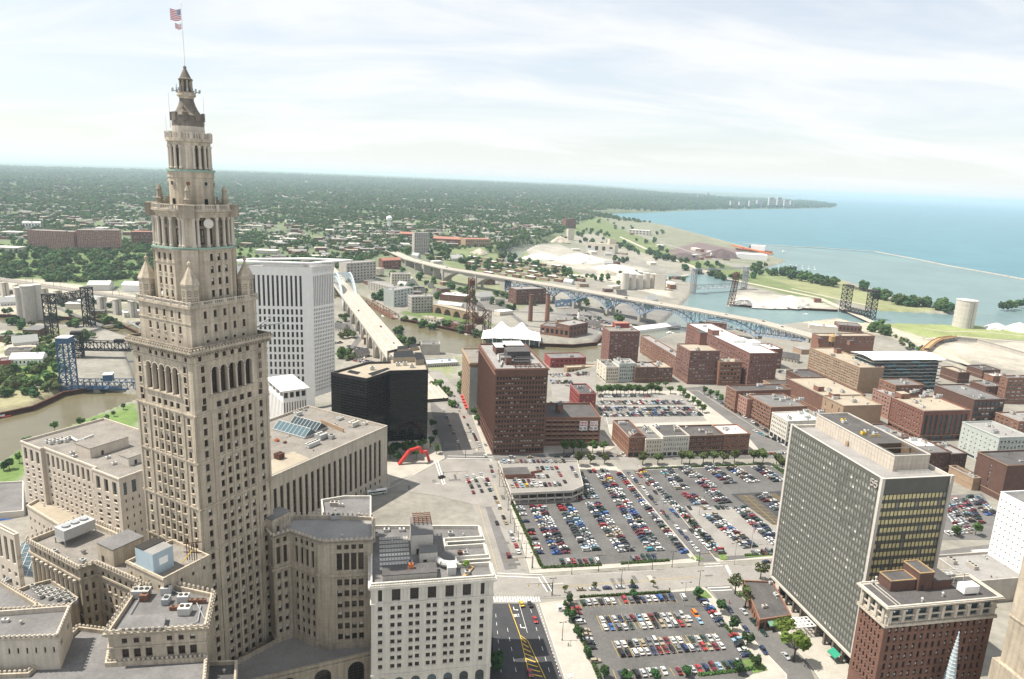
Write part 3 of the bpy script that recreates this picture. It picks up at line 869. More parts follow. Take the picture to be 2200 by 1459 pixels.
# first setback block
s1=tsq(13.2)
ro=[band(132.9,134.8,n=5,fw=.28,fh=.5,ml=4.2,mr=4.2,rec=.4,st='sash'),band(135.6,140.2,n=5,fw=.32,fh=.55,ml=3.6,mr=3.6,rec=.4,st='sash',alt='sash_b',sill=1),band(140.6,145.0,n=5,fw=.32,fh=.55,ml=3.6,mr=3.6,rec=.4,st='sash',sill=1)]
t.block(s1,132.5,146.2,{0:ro,3:ro},LS,'roof_grey',ph=0)
t.ring(s1,140.15,140.5,.2,LS,'string_course');t.ring(s1,145.4,146.2,.55,LS,'cornice')
def balustrade(poly,z,h,step=.8,m='limestone_pale',nm='balustrade'):
 mb=MB(m)
 n=len(poly)
 for i in range(n):
  p=Vector((*poly[i],z));q=Vector((*poly[(i+1)%n],z));L_=(q-p).length
  up=Vector((0,0,1))
  mb.beam(p+up*.12,q+up*.12,.5,.24);mb.beam(p+up*(h-.12),q+up*(h-.12),.55,.24)
  k=max(1,int(L_/4));
  for j in range(k):
   c=p+(q-p)*(j/k);mb.box((c.x,c.y,z+h*.55),(.85,.85,h*1.1))
  k=max(2,int(L_/step))
  for j in range(k):
   c=p+(q-p)*((j+.5)/k);mb.box((c.x,c.y,z+h/2),(.28,.28,h-.3))
 t.part(nm,mb)
balustrade(offset(s1,.1),146.2,1.3)
# corner turrets
for i in range(4):
 c=Vector((*tsq(10.9)[i],0))
 mb=MB(LS);mb.lathe([(2.75,146.2),(2.75,152.6),(3.05,152.8),(3.05,153.3)],8,(c.x,c.y),a0=rad(A_T)+pi/8)
 tw=t.part('turret',mb)
 mb=MB('limestone');mb.lathe([(3.1,153.3),(.35,158.6),(.35,159.0),(.65,159.4),(.6,160.0),(.12,160.5),(.05,161.2)],8,(c.x,c.y),a0=rad(A_T)+pi/8);t.part('turret_roof',mb)
 for k in range(8):
  an=rad(A_T)+pi/4*k;n_=Vector((math.cos(an),math.sin(an),0))
  if n_.y<.3:
   for zz in(146.9,149.4):t.w.append(('sash',Vector((c.x,c.y,zz))+n_*2.58,math.degrees(an)+90,.95,1.7))
   # octagonal stage
oc=toct(11.6)
rows=lambda:[band(147.2,163.2,m=4,n=3,fw=.42,fh=.58,ml=.6,mr=.6,rec=.4,st='sash',alt='sash_b',sill=1)]
ce={}
for i in range(8):
 p,q=Vector(oc[i]),Vector(oc[(i+1)%8]);d=(q-p).normalized();nn=Vector((d.y,-d.x))
 al=abs(nn.dot(Vector(TU[:2])));
 if nn.y<.35 and(al>.95 or al<.05):ce[i]=rows()
t.block(oc,146.2,164.2,ce,LS,'roof_grey',ph=0)
t.ring(oc,159.3,159.7,.2,LS,'string_course')
for za,zb,pr,mm in((163.2,163.9,.4,LS),(163.9,164.5,.9,'copper_green')):t.ring(oc,za,zb,pr,mm,'cornice')
for i in range(8):
 if i in ce:continue
 p,q=Vector(oc[i]),Vector(oc[(i+1)%8]);c=(p+q)/2;d=(q-p).normalized();nn=Vector((d.y,-d.x));c2=c+nn*.4
 mb=MB(LS);mb.box((c2.x,c2.y,155),(5.0,1.4,17.4),math.degrees(math.atan2(d.y,d.x)));t.part('corner_pier',mb)
 if nn.y<.3:
  for zz in(161.0,):t.w.append(('void',Vector((c.x+nn.x*1.12,c.y+nn.y*1.12,zz-.6)),math.degrees(math.atan2(d.y,d.x)),1.6,1.1))
  # main colonnade
cyl=tcirc(9.7,32)
mb=MB('limestone_stained');mb.prism(cyl,164.2,174.5);t.part('drum',mb)
cor=[]
for k in range(4):
 an=rad(A_T)-pi/4+k*pi/2;n_=Vector((math.cos(an),math.sin(an),0));d_=Vector((-n_.y,n_.x,0))
 mb=MB(LS);c=TC+n_*10.6;mb.box((c.x,c.y,169.3),(3.0,3.0,10),math.degrees(an));t.part('pavilion',mb)
 for u in(-1,1):
  c=TC+n_*12.0+d_*(u*1.55)
  mb=MB('limestone_pale');mb.lathe([(.75,164.5),(.75,165.1),(.58,165.3),(.50,172.8),(.78,173.6),(.78,174)],10,(c.x,c.y));t.part('column',mb)
 for zz,hh in((165.4,2.6),(169.4,2.4)):
  pass
 for q_ in(-2,-1,0,1,2):
  b=an+pi/4+q_*pi/11.5;n2=Vector((math.cos(b),math.sin(b),0));c=TC+n2*11.3
  mb=MB('limestone_pale');mb.lathe([(.72,164.5),(.72,165.1),(.55,165.3),(.47,172.8),(.74,173.6),(.74,174)],10,(c.x,c.y))
  if q_!=0 or True:t.part('column',mb)
  if q_<2:
   b2=b+pi/23;n3=Vector((math.cos(b2),math.sin(b2),0))
   if n3.y<.35:
    for zz,hh in((165.3,5.0),(171.3,1.7)):t.w.append(('sash',TC+n3*9.74+Vector((0,0,zz)),math.degrees(b2)+90,1.35,hh))
ent=tcirc(11.9,32)
mb=MB(LS);mb.lathe([(11.6,174),(11.6,174.9),(12.0,175),(12.0,175.6),(12.7,175.9),(12.7,176.5),(0,176.5)],32,(TC.x,TC.y),cap=False);t.part('entablature',mb)
balustrade(tcirc(12.2,16),176.5,1.6,.7)
for k in range(4):
 an=rad(A_T)-pi/4+k*pi/2;n_=Vector((math.cos(an),math.sin(an),0));c=TC+n_*12.2
 mb=MB('limestone_stained');mb.box((c.x,c.y,175.7),(4.0,4.6,3.6),math.degrees(an));mb.box((c.x,c.y,177.8),(4.2,4.8,.5),math.degrees(an));t.part('pavilion_block',mb)
 c=TC+n_*10.0
 mb=MB('limestone_stained')
 mb.lathe([(1.1,176.5),(1.1,179.4),(1.4,179.6),(1.0,180.2),(.8,182.2),(1.0,182.4),(.5,183.4),(.15,184)],8,(c.x,c.y));t.part('finial',mb)
 for j in range(4):
  c=TC+n_*(9.2-j*.55);mb=MB('limestone_stained');mb.box((c.x,c.y,177+j*.55),(.7,1.1,1.6+j*.6),math.degrees(an));t.part('scroll_buttress',mb)
  # upper drum
mb=MB(LS);mb.lathe([(7.3,176.5),(6.85,178),(6.85,186.2),(7.1,186.5),(7.1,188.2),(7.3,188.3),(7.3,188.9),(0,189)],32,(TC.x,TC.y),cap=False);t.part('drum',mb,smooth=False)
for k in range(8):
 an=rad(A_T)-pi/4+k*pi/4;n_=Vector((math.cos(an),math.sin(an),0));c=TC+n_*6.86;c.z=184.6
 mb=MB(LS);mb.tube(c-n_*.2,c+n_*.25,1.0,n=16);mb.tube(c+n_*.2,c+n_*.3,.65,n=16,m='rust' if k%3==0 else 'glass');t.part('roundel',mb)
 c.z=177.2
 if k%2==1:mb=MB('dark_void');mb.box((c.x,c.y,178.6),(.3,1.2,2.2),math.degrees(an));t.part('door',mb)
t.ring(tcirc(7.3,24),188.3,189.0,.25,'copper_green','cornice')
# upper colonnade
mb=MB('limestone_stained');mb.lathe([(5.0,189),(5.0,197)],24,(TC.x,TC.y),cap=False);t.part('drum',mb)
for k in range(4):
 an=rad(A_T)-pi/4+k*pi/2;n_=Vector((math.cos(an),math.sin(an),0));c=TC+n_*5.3
 mb=MB(LS);mb.box((c.x,c.y,193),(2.0,3.0,8),math.degrees(an));t.part('pavilion',mb)
for k in range(20):
 an=rad(A_T)+2*pi*(k+.5)/20;n_=Vector((math.cos(an),math.sin(an),0));c=TC+n_*6.2
 mb=MB('limestone_pale');mb.lathe([(.62,189.2),(.62,189.7),(.48,189.9),(.42,195.6),(.62,196.2),(.62,196.6)],10,(c.x,c.y));t.part('column',mb)
 an2=rad(A_T)+2*pi*k/20;n2=Vector((math.cos(an2),math.sin(an2),0));
 if n2.y<.35 and k%5 not in(2,3):t.w.append(('void',TC+n2*5.03+Vector((0,0,190)),math.degrees(an2)+90,1.25,5.6))
mb=MB(LS);mb.lathe([(6.4,196.6),(6.5,197.6),(7.1,197.8),(7.1,198.6),(0,198.6)],24,(TC.x,TC.y),cap=False);t.part('entablature',mb)
balustrade(tcirc(6.65,12),198.6,2.0,.8)
mb=MB('limestone_pale');mb.lathe([(5.0,198.6),(4.9,202.6)],24,(TC.x,TC.y),cap=False);t.part('drum',mb)
def sqz(mb):
 mb.v=[(v[0],v[1],float(np.interp(v[2],[0,206.9,214.2,216.7,220.1,228,300],[0,206.0,211.2,213.2,217.0,221.6,300])))for v in mb.v];return mb
mb=MB('dark_stone')
mb.lathe([(4.6,202.4),(4.85,202.7),(4.9,203.6),(4.75,206.2),(4.85,206.9),(4.0,207.8),(3.25,209.4),(2.6,211.4),(2.15,213.6),(2.1,214.2)],24,(TC.x,TC.y));t.part('spire_roof',sqz(mb))
for k in range(8):
 an=rad(A_T)+pi/4*k;n_=Vector((math.cos(an),math.sin(an),0));c=TC+n_*4.7
 mb=MB('dark_stone');mb.box((c.x,c.y,205.6),(.9,1.6,2.6),math.degrees(an));t.part('dormer',mb)
mb=MB(LS);mb.lathe([(2.25,214.2),(2.3,214.8),(2.9,215.3),(2.9,215.8),(2.7,216.6),(2.9,216.7),(0,216.7)],16,(TC.x,TC.y),cap=False);t.part('spire_balcony',sqz(mb))
for k in range(8):
 an=rad(A_T)+pi/4*(k+.5);n_=Vector((math.cos(an),math.sin(an),0));c=TC+n_*1.75
 mb=MB('limestone_stained');mb.lathe([(.36,216.7),(.3,219.6),(.42,220)],6,(c.x,c.y));t.part('column',sqz(mb))
mb=MB('dark_stone');mb.lathe([(1.2,216.7),(1.2,220),(2.2,220.1),(2.2,220.6),(1.7,221.2),(1.1,223.5),(.45,226),(.4,226.4),(.6,226.8),(.2,227.6),(.1,228)],12,(TC.x,TC.y));t.part('spire',sqz(mb))
ztip=zy(TC,8);
mb=MB('white_paint');mb.lathe([(.20,221.4),(.10,ztip)],8,(TC.x,TC.y));mb.lathe([(.02,ztip),(.3,ztip+.3),(.02,ztip+.6)],8,(TC.x,TC.y));t.part('flagpole',mb)
# aerials and dish
r_=random.Random(4)
for k in range(10):
 an=k*.63+.2;n_=Vector((math.cos(an),math.sin(an),0));c=TC+n_*3.0
 mb=MB('steel_grey');h=r_.uniform(1,2.4);mb.beam((c.x,c.y,216.5),(c.x,c.y,216.5+h),.12);mb.beam((c.x,c.y,216.9),(c.x+n_.x*1.2,c.y+n_.y*1.2,217.0),.12);mb.box((c.x+n_.x*1.2,c.y+n_.y*1.2,217.2),(.3,.5,.9),math.degrees(an));t.part('antenna',sqz(mb))
for sx,z0_,z1_ in((-5.6,202,213),(5.6,203,212),(-7.0,190,206),(-12.2,177,188),(-11,178,186)):
 c=TC+Vector((sx,-.5,0));mb=MB('steel_grey');mb.tube((c.x,c.y,z0_),(c.x,c.y,z1_),.07,.03,5);t.part('antenna',mb)
dp=G(460,470,171.8);dn=(Vector((dp.x-TC.x,dp.y-TC.y,0))).normalized();dp=TC+Vector((9.0,-9.2,172.2))
mb=MB('concrete_pale');vdir=Vector((.25,-.97,.05)).normalized();mb.tube(dp,dp+vdir*.25,1.45,1.5,20);mb.tube(dp-vdir*1.0,dp,.25,.9,10);t.part('dish_antenna',mb)
c=G(421,614,149.2)
bp_=Vector((*tsq(9.5)[3],0)).lerp(Vector((*tsq(12.4)[0],0)),.32)
mb=MB('white_paint');
mb.lathe([(.05,147.5),(.9,147.7),(1.25,148.4),(1.2,149.1),(.8,149.7),(.05,150)],12,(bp_.x,bp_.y));mb.tube((bp_.x,bp_.y,146.2),(bp_.x,bp_.y,147.6),.3);t.part('radome',mb)
# window-washing booms on the cornice
for px,py,qx,qy in((304,707,275,690),(545,704,610,693),(545,706,580,683)):
 p_=G(px,py,133.6);q_=G(qx,qy,135.2);mb=MB('steel_grey');mb.beam(p_,q_,.35);mb.beam(p_-Vector((0,0,1.2)),p_+Vector((0,0,.5)),.5);t.part('cleaning_boom',mb)
t.finish(300)
# flags
def flag(y,w,h,label,stripes=True):
 z=zy(TC,y)
 f=thing('flag',label,'flag',(TC.x-.22,TC.y,z),rz=188)
 nx,nz=8,13
 def P(i,j):
  x=w*i/nx;s=math.sin(i*.9+.4)*.28*(i/nx);return(x*.93,s,-h*.5+h*j/nz-.10*x-.25*math.sin(i*.5))
 mb=MB(['flag_red','flag_white'])
 for j in range(nz):
  for i in range(nx):
   if j>=6 and i<3:continue
   mb.face([P(i,j),P(i+1,j),P(i+1,j+1),P(i,j+1)],j%2)
 mb.build('stripes',f)
 mb=MB(['flag_blue','flag_white'])
 for j in range(6,nz):
  for i in range(3):
   mb.face([P(i,j),P(i+1,j),P(i+1,j+1),P(i,j+1)],0)
   c=(Vector(P(i,j))+Vector(P(i+1,j+1)))/2
   for sgn in(-.02,.02):
    e=.12
    mb.face([(c.x-e,c.y+sgn,c.z),(c.x,c.y+sgn,c.z-e),(c.x+e,c.y+sgn,c.z),(c.x,c.y+sgn,c.z+e)],1)
 mb.build('canton',f)
flag(31,3.4,3.3,'larger striped flag with blue canton, upper one on the tower pole')
flag(56,2.0,1.6,'smaller striped flag below the big one on the tower pole')
# ================================================================= the tower's wings and neighbours
def poly_px(pts,z):return[tuple(G(x,y,z)[:2])for x,y in pts]
def along(p,a,d):v=dirv(a);return(p[0]+v.x*d,p[1]+v.y*d)
def acroteria(b,poly,z,step=1.6,edges=None,m='limestone_pale',h=.9):
 """row of small upright ornaments along a roof edge"""
 mb=MB(m);n=len(poly)
 for i in range(n):
  if edges is not None and i not in edges:continue
  p=Vector((*poly[i],0));q=Vector((*poly[(i+1)%n],0));L_=(q-p).length;d=(q-p)/L_
  k=max(1,int(L_/step));ang=math.degrees(math.atan2(d.y,d.x))
  for j in range(k):
   c=p+(q-p)*((j+.5)/k);mb.box((c.x,c.y,z+h/2),(.7,.45,h),ang,bottom=False);mb.box((c.x,c.y,z+h*1.05),(.36,.3,h*.3),ang,bottom=False)
 b.part('roof_ornaments',mb,kind='stuff')
GA=11.5
# --- right wing, wrapping the shaded court
ZR=58.
b=Bld('office_wing','shaded stone wing right of the tall tower with angled court and ornamented parapet','building',G(700,1160,ZR))
P0,P1,P2,P3,P4=[Vector(p)for p in poly_px([(585,1151),(623,1140),(681,1160),(697,1163),(801,1158)],ZR)]
back=along(P4,GA+90,17);back2=along(P1,61.5,9);back3=along(P0,151.5,7)
wing=[tuple(P0),tuple(P1),tuple(P2),tuple(P3),tuple(P4),back,(P2.x+2,P2.y+19),(P1.x-1,P1.y+12),(P0.x-7,P0.y+10)]
L3=lambda y:zy(P3,y)
za,zb,zc,zd=L3(1382),L3(1242),L3(1229),L3(1190)
def wb(cols,w,n6=6):
 return[band(za,zb,m=n6,cols=[(c,w)for c in cols],fh=.56,rec=.45,st='sash',alt='sash_b',pil=.35,pw=.75,sill=1),band(zc,zd,m=1,cols=[(c,w*1.1)for c in cols],fh=.96,rec=.7,st='tallb',pil=.3,pw=.6),band(L3(1185),L3(1171),m=1,cols=[(c,w*.95)for c in cols],fh=.72,rec=.4,st='sash')]
b.block(wing,0,ZR,{0:wb([.3,.7],1.3),1:wb([.22,.42,.62,.82],1.3),3:wb([.30,.45,.60,.75],1.75)},'limestone','roof_stonegrey',ph=1.2,corn=[(L3(1170),L3(1166.5),.5),(L3(1166.5),ZR-.6,1.0,'limestone_stained'),(L3(1240),L3(1235),.6),(za-1.2,za-.5,.5)])
acroteria(b,offset(wing,.5),ZR+.2,1.7)
b.hvac(*wing[6][:2],ZR-1.2+.01,20,4,2);b.vent(P3.x+5,P3.y+6,ZR-1.2,.4)
pp=rect((P0.x-1,P0.y+3),61.5,9,6);b.pent(pp,ZR-1.2,ZR+4.5,'limestone','roof_grey')
for k in(1,2,3,4):
 b.w.append(('sash',Vector((pp[0][0],pp[0][1],ZR+1.4))+dirv(61.5)*(k*1.9)+dirv(-28.5)*.05,61.5,1.,1.7))
b.finish(300)
# --- low court roof and gate block between tower and wing
ZL=14.
b=Bld('court_block','low stone block with coping filling the court at the tower foot','building',G(700,1440,ZL))
lp=[tuple(p)for p in(Vector(along(TB,61.5,3)),P3-Vector((4,22)),P4-Vector((2,12)),P4,P3,P2,P1,P0)]
lp=[along(TB,-28.5,1.2),along(along(TB,-28.5,1.2),-28.5,10)]+poly_px([(800,1400)],ZL)+[tuple(P4),tuple(P3),tuple(P2),tuple(P1),tuple(P0)]
b.block(lp,0,ZL,{1:[band(2,11.5,n=4,m=1,fw=.5,fh=.95,rec=.8,st='tall',arch=True)]},'limestone','roof_stonegrey',ph=1.3,corn=[(ZL-2,ZL-1.3,.4),(ZL-.4,ZL+.2,.5)])
b.finish()
# --- left wing (mirror): near pavilion with ornamented parapet
ZR2=58.
b=Bld('office_wing','stone wing in front of the tower with six sided roof edged by small ornaments','building',G(240,1380,ZR2))
Q=poly_px([(231,1358),(441,1345),(456,1276),(330,1248),(305,1248)],ZR2)
q0,q1,q2,q3,q4=[Vector(p)for p in Q]
left=[tuple(q0),tuple(q1),tuple(q2),tuple(q3),tuple(q4)]
Lq=lambda y:zy(q0,y)
cc=[.16,.28,.40,.62,.74,.86]
bl=[band(Lq(1418),Lq(1396),m=1,cols=[(c,1.9)for c in cc],fh=.9,rec=.6,st='sash',alt='tallb',pa=.5),band(Lq(1387),Lq(1372),m=1,cols=[(c,1.5)for c in cc],fh=.72,rec=.4,st='sash',alt='sash_b')]
br=[band(20,52,m=7,n=8,fw=.42,fh=.6,rec=.4,st='sash',ml=2,mr=2,pil=.3,pw=.6),band(53.6,56.3,n=8,fw=.4,fh=.7,rec=.4,ml=2,mr=2)]
b.block(left,0,ZR2,{0:bl,1:br},'limestone','roof_grey',ph=1.2,corn=[(56.6,57.2,.6),(57.2,ZR2-.1,1.1,'limestone_stained'),(Lq(1394),Lq(1391),.4)])
acroteria(b,offset(left,.7),ZR2+.2,1.7)
zz=ZR2-1.2
for x,y,sx,sy,h,m in((305,1282,5,3,2.6,'metal_box'),(312,1288,2.2,3,2.2,'rust'),(358,1276,3,2,2.4,'metal_pale'),(358,1296,2,3,2.0,'steel_grey'),(395,1292,3.2,2.4,2.2,'metal_pale'),(398,1318,3.4,3,2.4,'metal_pale'),(425,1296,5,1.2,1.4,'rust'),(380,1310,4,1.2,1.2,'rust')):
 p=G(x,y,zz);b.hvac(p.x,p.y,zz,6,sx,sy,h,m)
rp=poly_px([(262,1349),(350,1346),(356,1318),(275,1320)],zz+2.2);b.pent(rp,zz,zz+1.6,'limestone','roof_grey',door=False)
for pts in([(440,1330),(420,1290),(370,1268),(330,1258)],[(270,1335),(300,1285),(320,1262)],[(390,1350),(425,1335),(432,1300)]):
 mb=MB('steel_grey');pr=None
 for x,y in pts:
  p=G(x,y,zz+.5)
  if pr:mb.tube(pr,p,.18,n=6)
  pr=p
 b.part('roof_pipe',mb)
b.finish(300)
# --- left colonnade wing (long, diagonal, roof with chillers)
ZC=58.
b=Bld('colonnade_wing','stone wing with tall engaged columns and rooftop chillers left of the tower','building',G(170,1215,ZC))
c0,c1,c2,c3=[Vector(p)for p in poly_px([(62,1160),(170,1218),(207,1206),(320,1256)],ZC)]
cw=[tuple(c0),tuple(c1),tuple(c2),tuple(c3),along(c3,61.5,10),along(c2,61.5,15),along(c0,61.5,19)]
cb=[band(54.0,56.6,n=9,fw=.3,fh=.7,ml=2.6,mr=2.6,rec=.4),band(40.5,52.5,n=9,fw=.5,fh=.96,ml=2.6,mr=2.6,rec=1.0,st='tallb'),band(22,38,m=4,n=9,fw=.4,fh=.6,ml=2.6,mr=2.6,rec=.4)]
cr_=[band(22,56,m=8,n=2,fw=.38,fh=.55,ml=.4,mr=.4,rec=.4,st='sash')]
cd=[band(22,56,m=8,n=8,fw=.42,fh=.58,ml=1.5,mr=1.5,rec=.4,st='sash',alt='sash_b',sill=1)]
b.block(cw,0,ZC,{0:cb,1:cr_,2:cd},'limestone','roof_gravel',ph=1.5,corn=[(53.0,53.7,.5),(57.0,57.5,.6),(57.5,ZC,1.1,'limestone_stained'),(39,39.7,.4)])
acroteria(b,offset(cw,.8),ZC+.2,1.5)
p,q=c0,c1;d=(q-p).normalized();nrm=Vector((d.y,-d.x));Lc=(q-p).length
for k in range(10):
 c=p+d*(2.6+(Lc-5.2)*k/9)+nrm*.35
 mb=MB('limestone_pale');mb.lathe([(.8,40.5),(.8,41.1),(.62,41.3),(.54,51),(.8,51.8),(.8,52.6)],10,(c.x,c.y));b.part('column',mb)
zz=ZC-1.5
# big chiller on a frame
ch=rect(along(c0,-28.5,16),A_T,10,6.5);
p=G(120,1166,zz);pb=rect((p.x,p.y),A_T-0,6.0,11)
mb=MB('metal_box');mb.prism(pb,zz+2.4,zz+6.2,0,'metal_pale',bottom=True)
cch=sum((Vector(x)for x in pb),Vector((0,0)))/4
for k in(-3.2,0,3.2):
 c=cch+Vector(dirv(A_T+90)[:2])*k;mb.lathe([(1.35,zz+6.2),(1.45,zz+6.9),(1.2,zz+6.9)],14,c,'steel_grey')
b.part('chiller',mb)
mb=MB('steel_grey')
for x in pb:mb.beam((*x,zz),(*x,zz+2.4),.3)
mb.beam((*pb[0],zz+2.3),(*pb[1],zz+2.3),.3);mb.beam((*pb[0],zz+2.3),(*pb[3],zz+2.3),.3)
b.part('chiller_frame',mb)
for i in range(8):
 mb=MB('frame_dark');e=Vector(pb[0])+(Vector(pb[3])-Vector(pb[0]))*((i+.5)/8);mb.box((e.x,e.y,zz+4.2),(1.0,.2,2.4),A_T+90);b.part('louvre',mb)
p=G(175,1190,zz);b.pent(rect((p.x,p.y),A_T,1,1),zz,zz+1,'concrete')
p=G(222,1195,zz);b.pent(rect(G(212,1202,zz),A_T+90-90,9,11),zz,zz+6.2,'limestone','roof_grey')
for x,y in((140,1205),(118,1188),(178,1208),(250,1206)):p=G(x,y,zz);b.hvac(p.x,p.y,zz,A_T,2,1.4,1.2)
b.finish(300)
# tank block behind: stone box with pale blue tank house on its roof
b=Bld('plant_house','stone rooftop block carrying a pale blue steel tank house beside the tower','building',G(355,1260,62))
p=G(352,1262,59.5)
tb_=rect((p.x,p.y),61.5,17,19)
b.block(tb_,52,62.5,{0:[band(57.8,60,n=4,fw=.2,fh=.6,rec=.3)],3:[band(57.8,60,n=4,fw=.2,fh=.6,rec=.3)]},'limestone','roof_gravel',ph=1.0,corn=[(62,62.4,.3)])
p=G(331,1238,61.5)
tk=rect((p.x,p.y),61.5,7.2,9)
mb=MB('tank_blue');mb.prism(tk,61.5,69.0,0,'roof_stonegrey');b.part('tank_house',mb)
mb=MB('frame_dark')
pa,pb2=Vector((*tk[1],69.1)),Vector((*tk[2],69.1));pc,pd=Vector((*tk[0],69.1)),Vector((*tk[3],69.1))
for k in range(11):mb.beam(pb2.lerp(pa,k/22),pd.lerp(pc,k/22),.3,.4)
b.part('roof_grille',mb)
mb=MB('paint_yellow');p_=Vector((*tk[1],62));mb.beam(p_+Vector((2,1,0)),p_+Vector((5,3,4)),.25);b.part('ladder',mb)
mb=MB('steel_rust');
for k in range(5):mb.beam(p_+Vector((3+k*.8,3,0)),p_+Vector((3+k*.8,3,6)),.2)
mb.beam(p_+Vector((2,3,6)),p_+Vector((8,3,7)),.25);mb.beam(p_+Vector((2,3,3)),p_+Vector((8,3,3)),.25);b.part('pipe_rack',mb)
c=Vector(tk[0]).lerp(Vector(tk[1]),.5);nn=dirv(-28.5)
mb=MB('sign_white');mb.box((c.x+nn.x*.06,c.y+nn.y*.06,65.5),(3,.12,2.4),61.5);b.part('patch_panel',mb)
b.finish()
# --- low flat roofs along the bottom left
def flatblock(name,label,pts,z,wm='limestone',rm='roof_grey',orn=True,eb=None,z0=0,ph=1.1,cl=3):
 poly=poly_px(pts,z);b=Bld(name,label,'building',poly[0])
 b.block(poly,z0,z,eb or{},wm,rm,ph=ph,corn=[(z-.9,z-.1,.35)])
 if orn:acroteria(b,offset(poly,.3),z+.2,1.3,h=.6)
 b.clutter(poly,z-ph,cl,5,0);b.finish();return b
flatblock('low_annex','low flat roofed stone annex with ornaments along the bottom edge of the view',[(-60,1490),(505,1580),(500,1425),(442,1411),(230,1421),(228,1412),(160,1345),(140,1352),(-60,1480)][0:0]or[(-80,1640),(425,1640),(442,1413),(229,1424),(240,1356),(168,1347),(60,1446),(-80,1452)],Lq(1422),cl=4)
b=flatblock('stone_annex','pale stone annex with grey roof and square windows at the bottom left',[(-60,1372),(122,1366),(150,1302),(-60,1318)],58,'limestone_pale','roof_grey',True,{0:[band(50,55.5,n=6,m=1,fw=.22,fh=.34,zo=.7,rec=.5,st='void',ml=8)],1:[band(50,55.5,n=2,m=1,fw=.3,fh=.3,zo=.7,rec=.5,st='void')]},ph=1.4)
flatblock('dark_roof_annex','low block with plain dark roof beside the tower foot',[(442,1475),(505,1475),(508,1420),(446,1422)],44,'limestone','roof_dark',False,cl=1)
flatblock('deck_annex','grey roofed stone annex behind the bottom left annex',[(-60,1310),(75,1308),(78,1297),(-60,1215)],57,'limestone','roof_grey',True,cl=0)
b=Bld('fan_deck','sunken roof terrace crowded with small air conditioners behind the stone annex','building',G(60,1300,40))
pl=poly_px([(35,1268),(92,1305),(152,1300),(168,1285),(110,1245),(60,1258)],47);b.block(pl,20,47,{},'limestone','roof_grey',ph=1)
pc=sum((Vector(p)for p in pl),Vector((0,0)))/6;r_=random.Random(3)
for i in range(20):
 p=G(*[(70+18*(i%5)+6*(i//5),1268+7*(i//5)+3*(i%5)-4)][0],46);b.hvac(p.x,p.y,46,A_T,1.5,1.3,1.3,r_.choice(['metal_box','metal_pale']))
 # --- beige slab building far left with blue glazed top storey
ZB=47.
b=Bld('office_block','pale beige office block with tall blue top floor windows left of the tower','building',G(253,1026,ZB))
B0=G(255,1029,ZB);AB=61.5
wl=wid(B0,AB+90,44);Bn=Vector(B0[:2])
d1=Vector(dirv(AB+90)[:2]);d2=Vector(dirv(AB)[:2]);dn=Vector(dirv(AB-90+0)[:2])
nr=Vector(dirv(AB-90)[:2])
dep=44
e61=Vector(dirv(61.5)[:2])
bp=[Bn,Bn+e61*dep,Bn+e61*dep+d1*wl,Bn+d1*wl,Bn+d1*(wl*.70)+Vector((0,0)),Bn+d1*(wl*.70)+e61*1.6,Bn+d1*(wl*.25)+e61*1.6,Bn+d1*(wl*.25)]
bp=[Bn,Bn+e61*dep,Bn+e61*dep+d1*wl,Bn+d1*wl,Bn+d1*(wl*.78),Bn+d1*(wl*.78)+e61*1.8,Bn+d1*(wl*.25)+e61*1.8,Bn+d1*(wl*.25)]
bp=[tuple(p)for p in bp]
zt=lambda y:zy(B0,y)
z_a,z_b,z_c=zt(1163),zt(1072),zt(1040)
def bb(n,mlr):return[band(z_a,z_b,m=5,n=n,fw=.42,fh=.42,ml=mlr,mr=mlr,rec=.6,st='pair',sill=1),band(z_b+.6,z_c,n=n,m=1,fw=.5,fh=.95,ml=mlr,mr=mlr,rec=.8,st='tall2')]
b.block(bp,-12,ZB,{3:bb(3,.8),5:bb(10,.6),7:bb(3,.8),0:[band(z_a,z_b,m=5,n=7,fw=.22,fh=.4,ml=1,mr=20,rec=.5,st='pair'),band(z_b+.6,z_c,m=1,cols=[(.06,1.6),(.16,2.2)],fh=.9,st='tall2')]},'precast_beige','roof_gravel',ph=1.0,corn=[(ZB-.6,ZB,.25,'precast_beige')])
zz=ZB-1.0
p=G(195,985,zz);b.pent(rect((p.x,p.y),61.5,20,13),zz,zz+5,'precast_beige','roof_gravel')
p=G(277,1002,zz);b.pent(rect((p.x,p.y),61.5,12,7),zz,zz+4,'concrete_pale','roof_gravel')
for i in range(7):p=G(102+8*i,952-1.2*i+4*(i%2),zz);b.hvac(p.x,p.y,zz,AB,2,1.6,1.7,'metal_pale')
mb=MB('metal_pale');pts=[G(x,y,zz+1)for x,y in((128,948),(150,938),(168,948),(200,935))]
for u,v in zip(pts,pts[1:]):mb.tube(u,v,.7,n=8)
b.part('duct',mb)
for x,y in((155,975),(160,982),(245,998),(175,950),(232,985)):p=G(x,y,zz);b.hvac(p.x,p.y,zz,AB,2.2,1.4,1.1,'metal_pale')
b.finish(300)
# podium of the beige block
flatblock('podium','low beige podium with small square windows below the beige office block',[(58,1085),(180,1160),(300,1160),(240,1105),(100,1062)],17,'precast_beige','roof_tan',False,{0:[band(2,13,m=2,n=12,fw=.3,fh=.35,st='pair',rec=.4)]},z0=-15,cl=2)
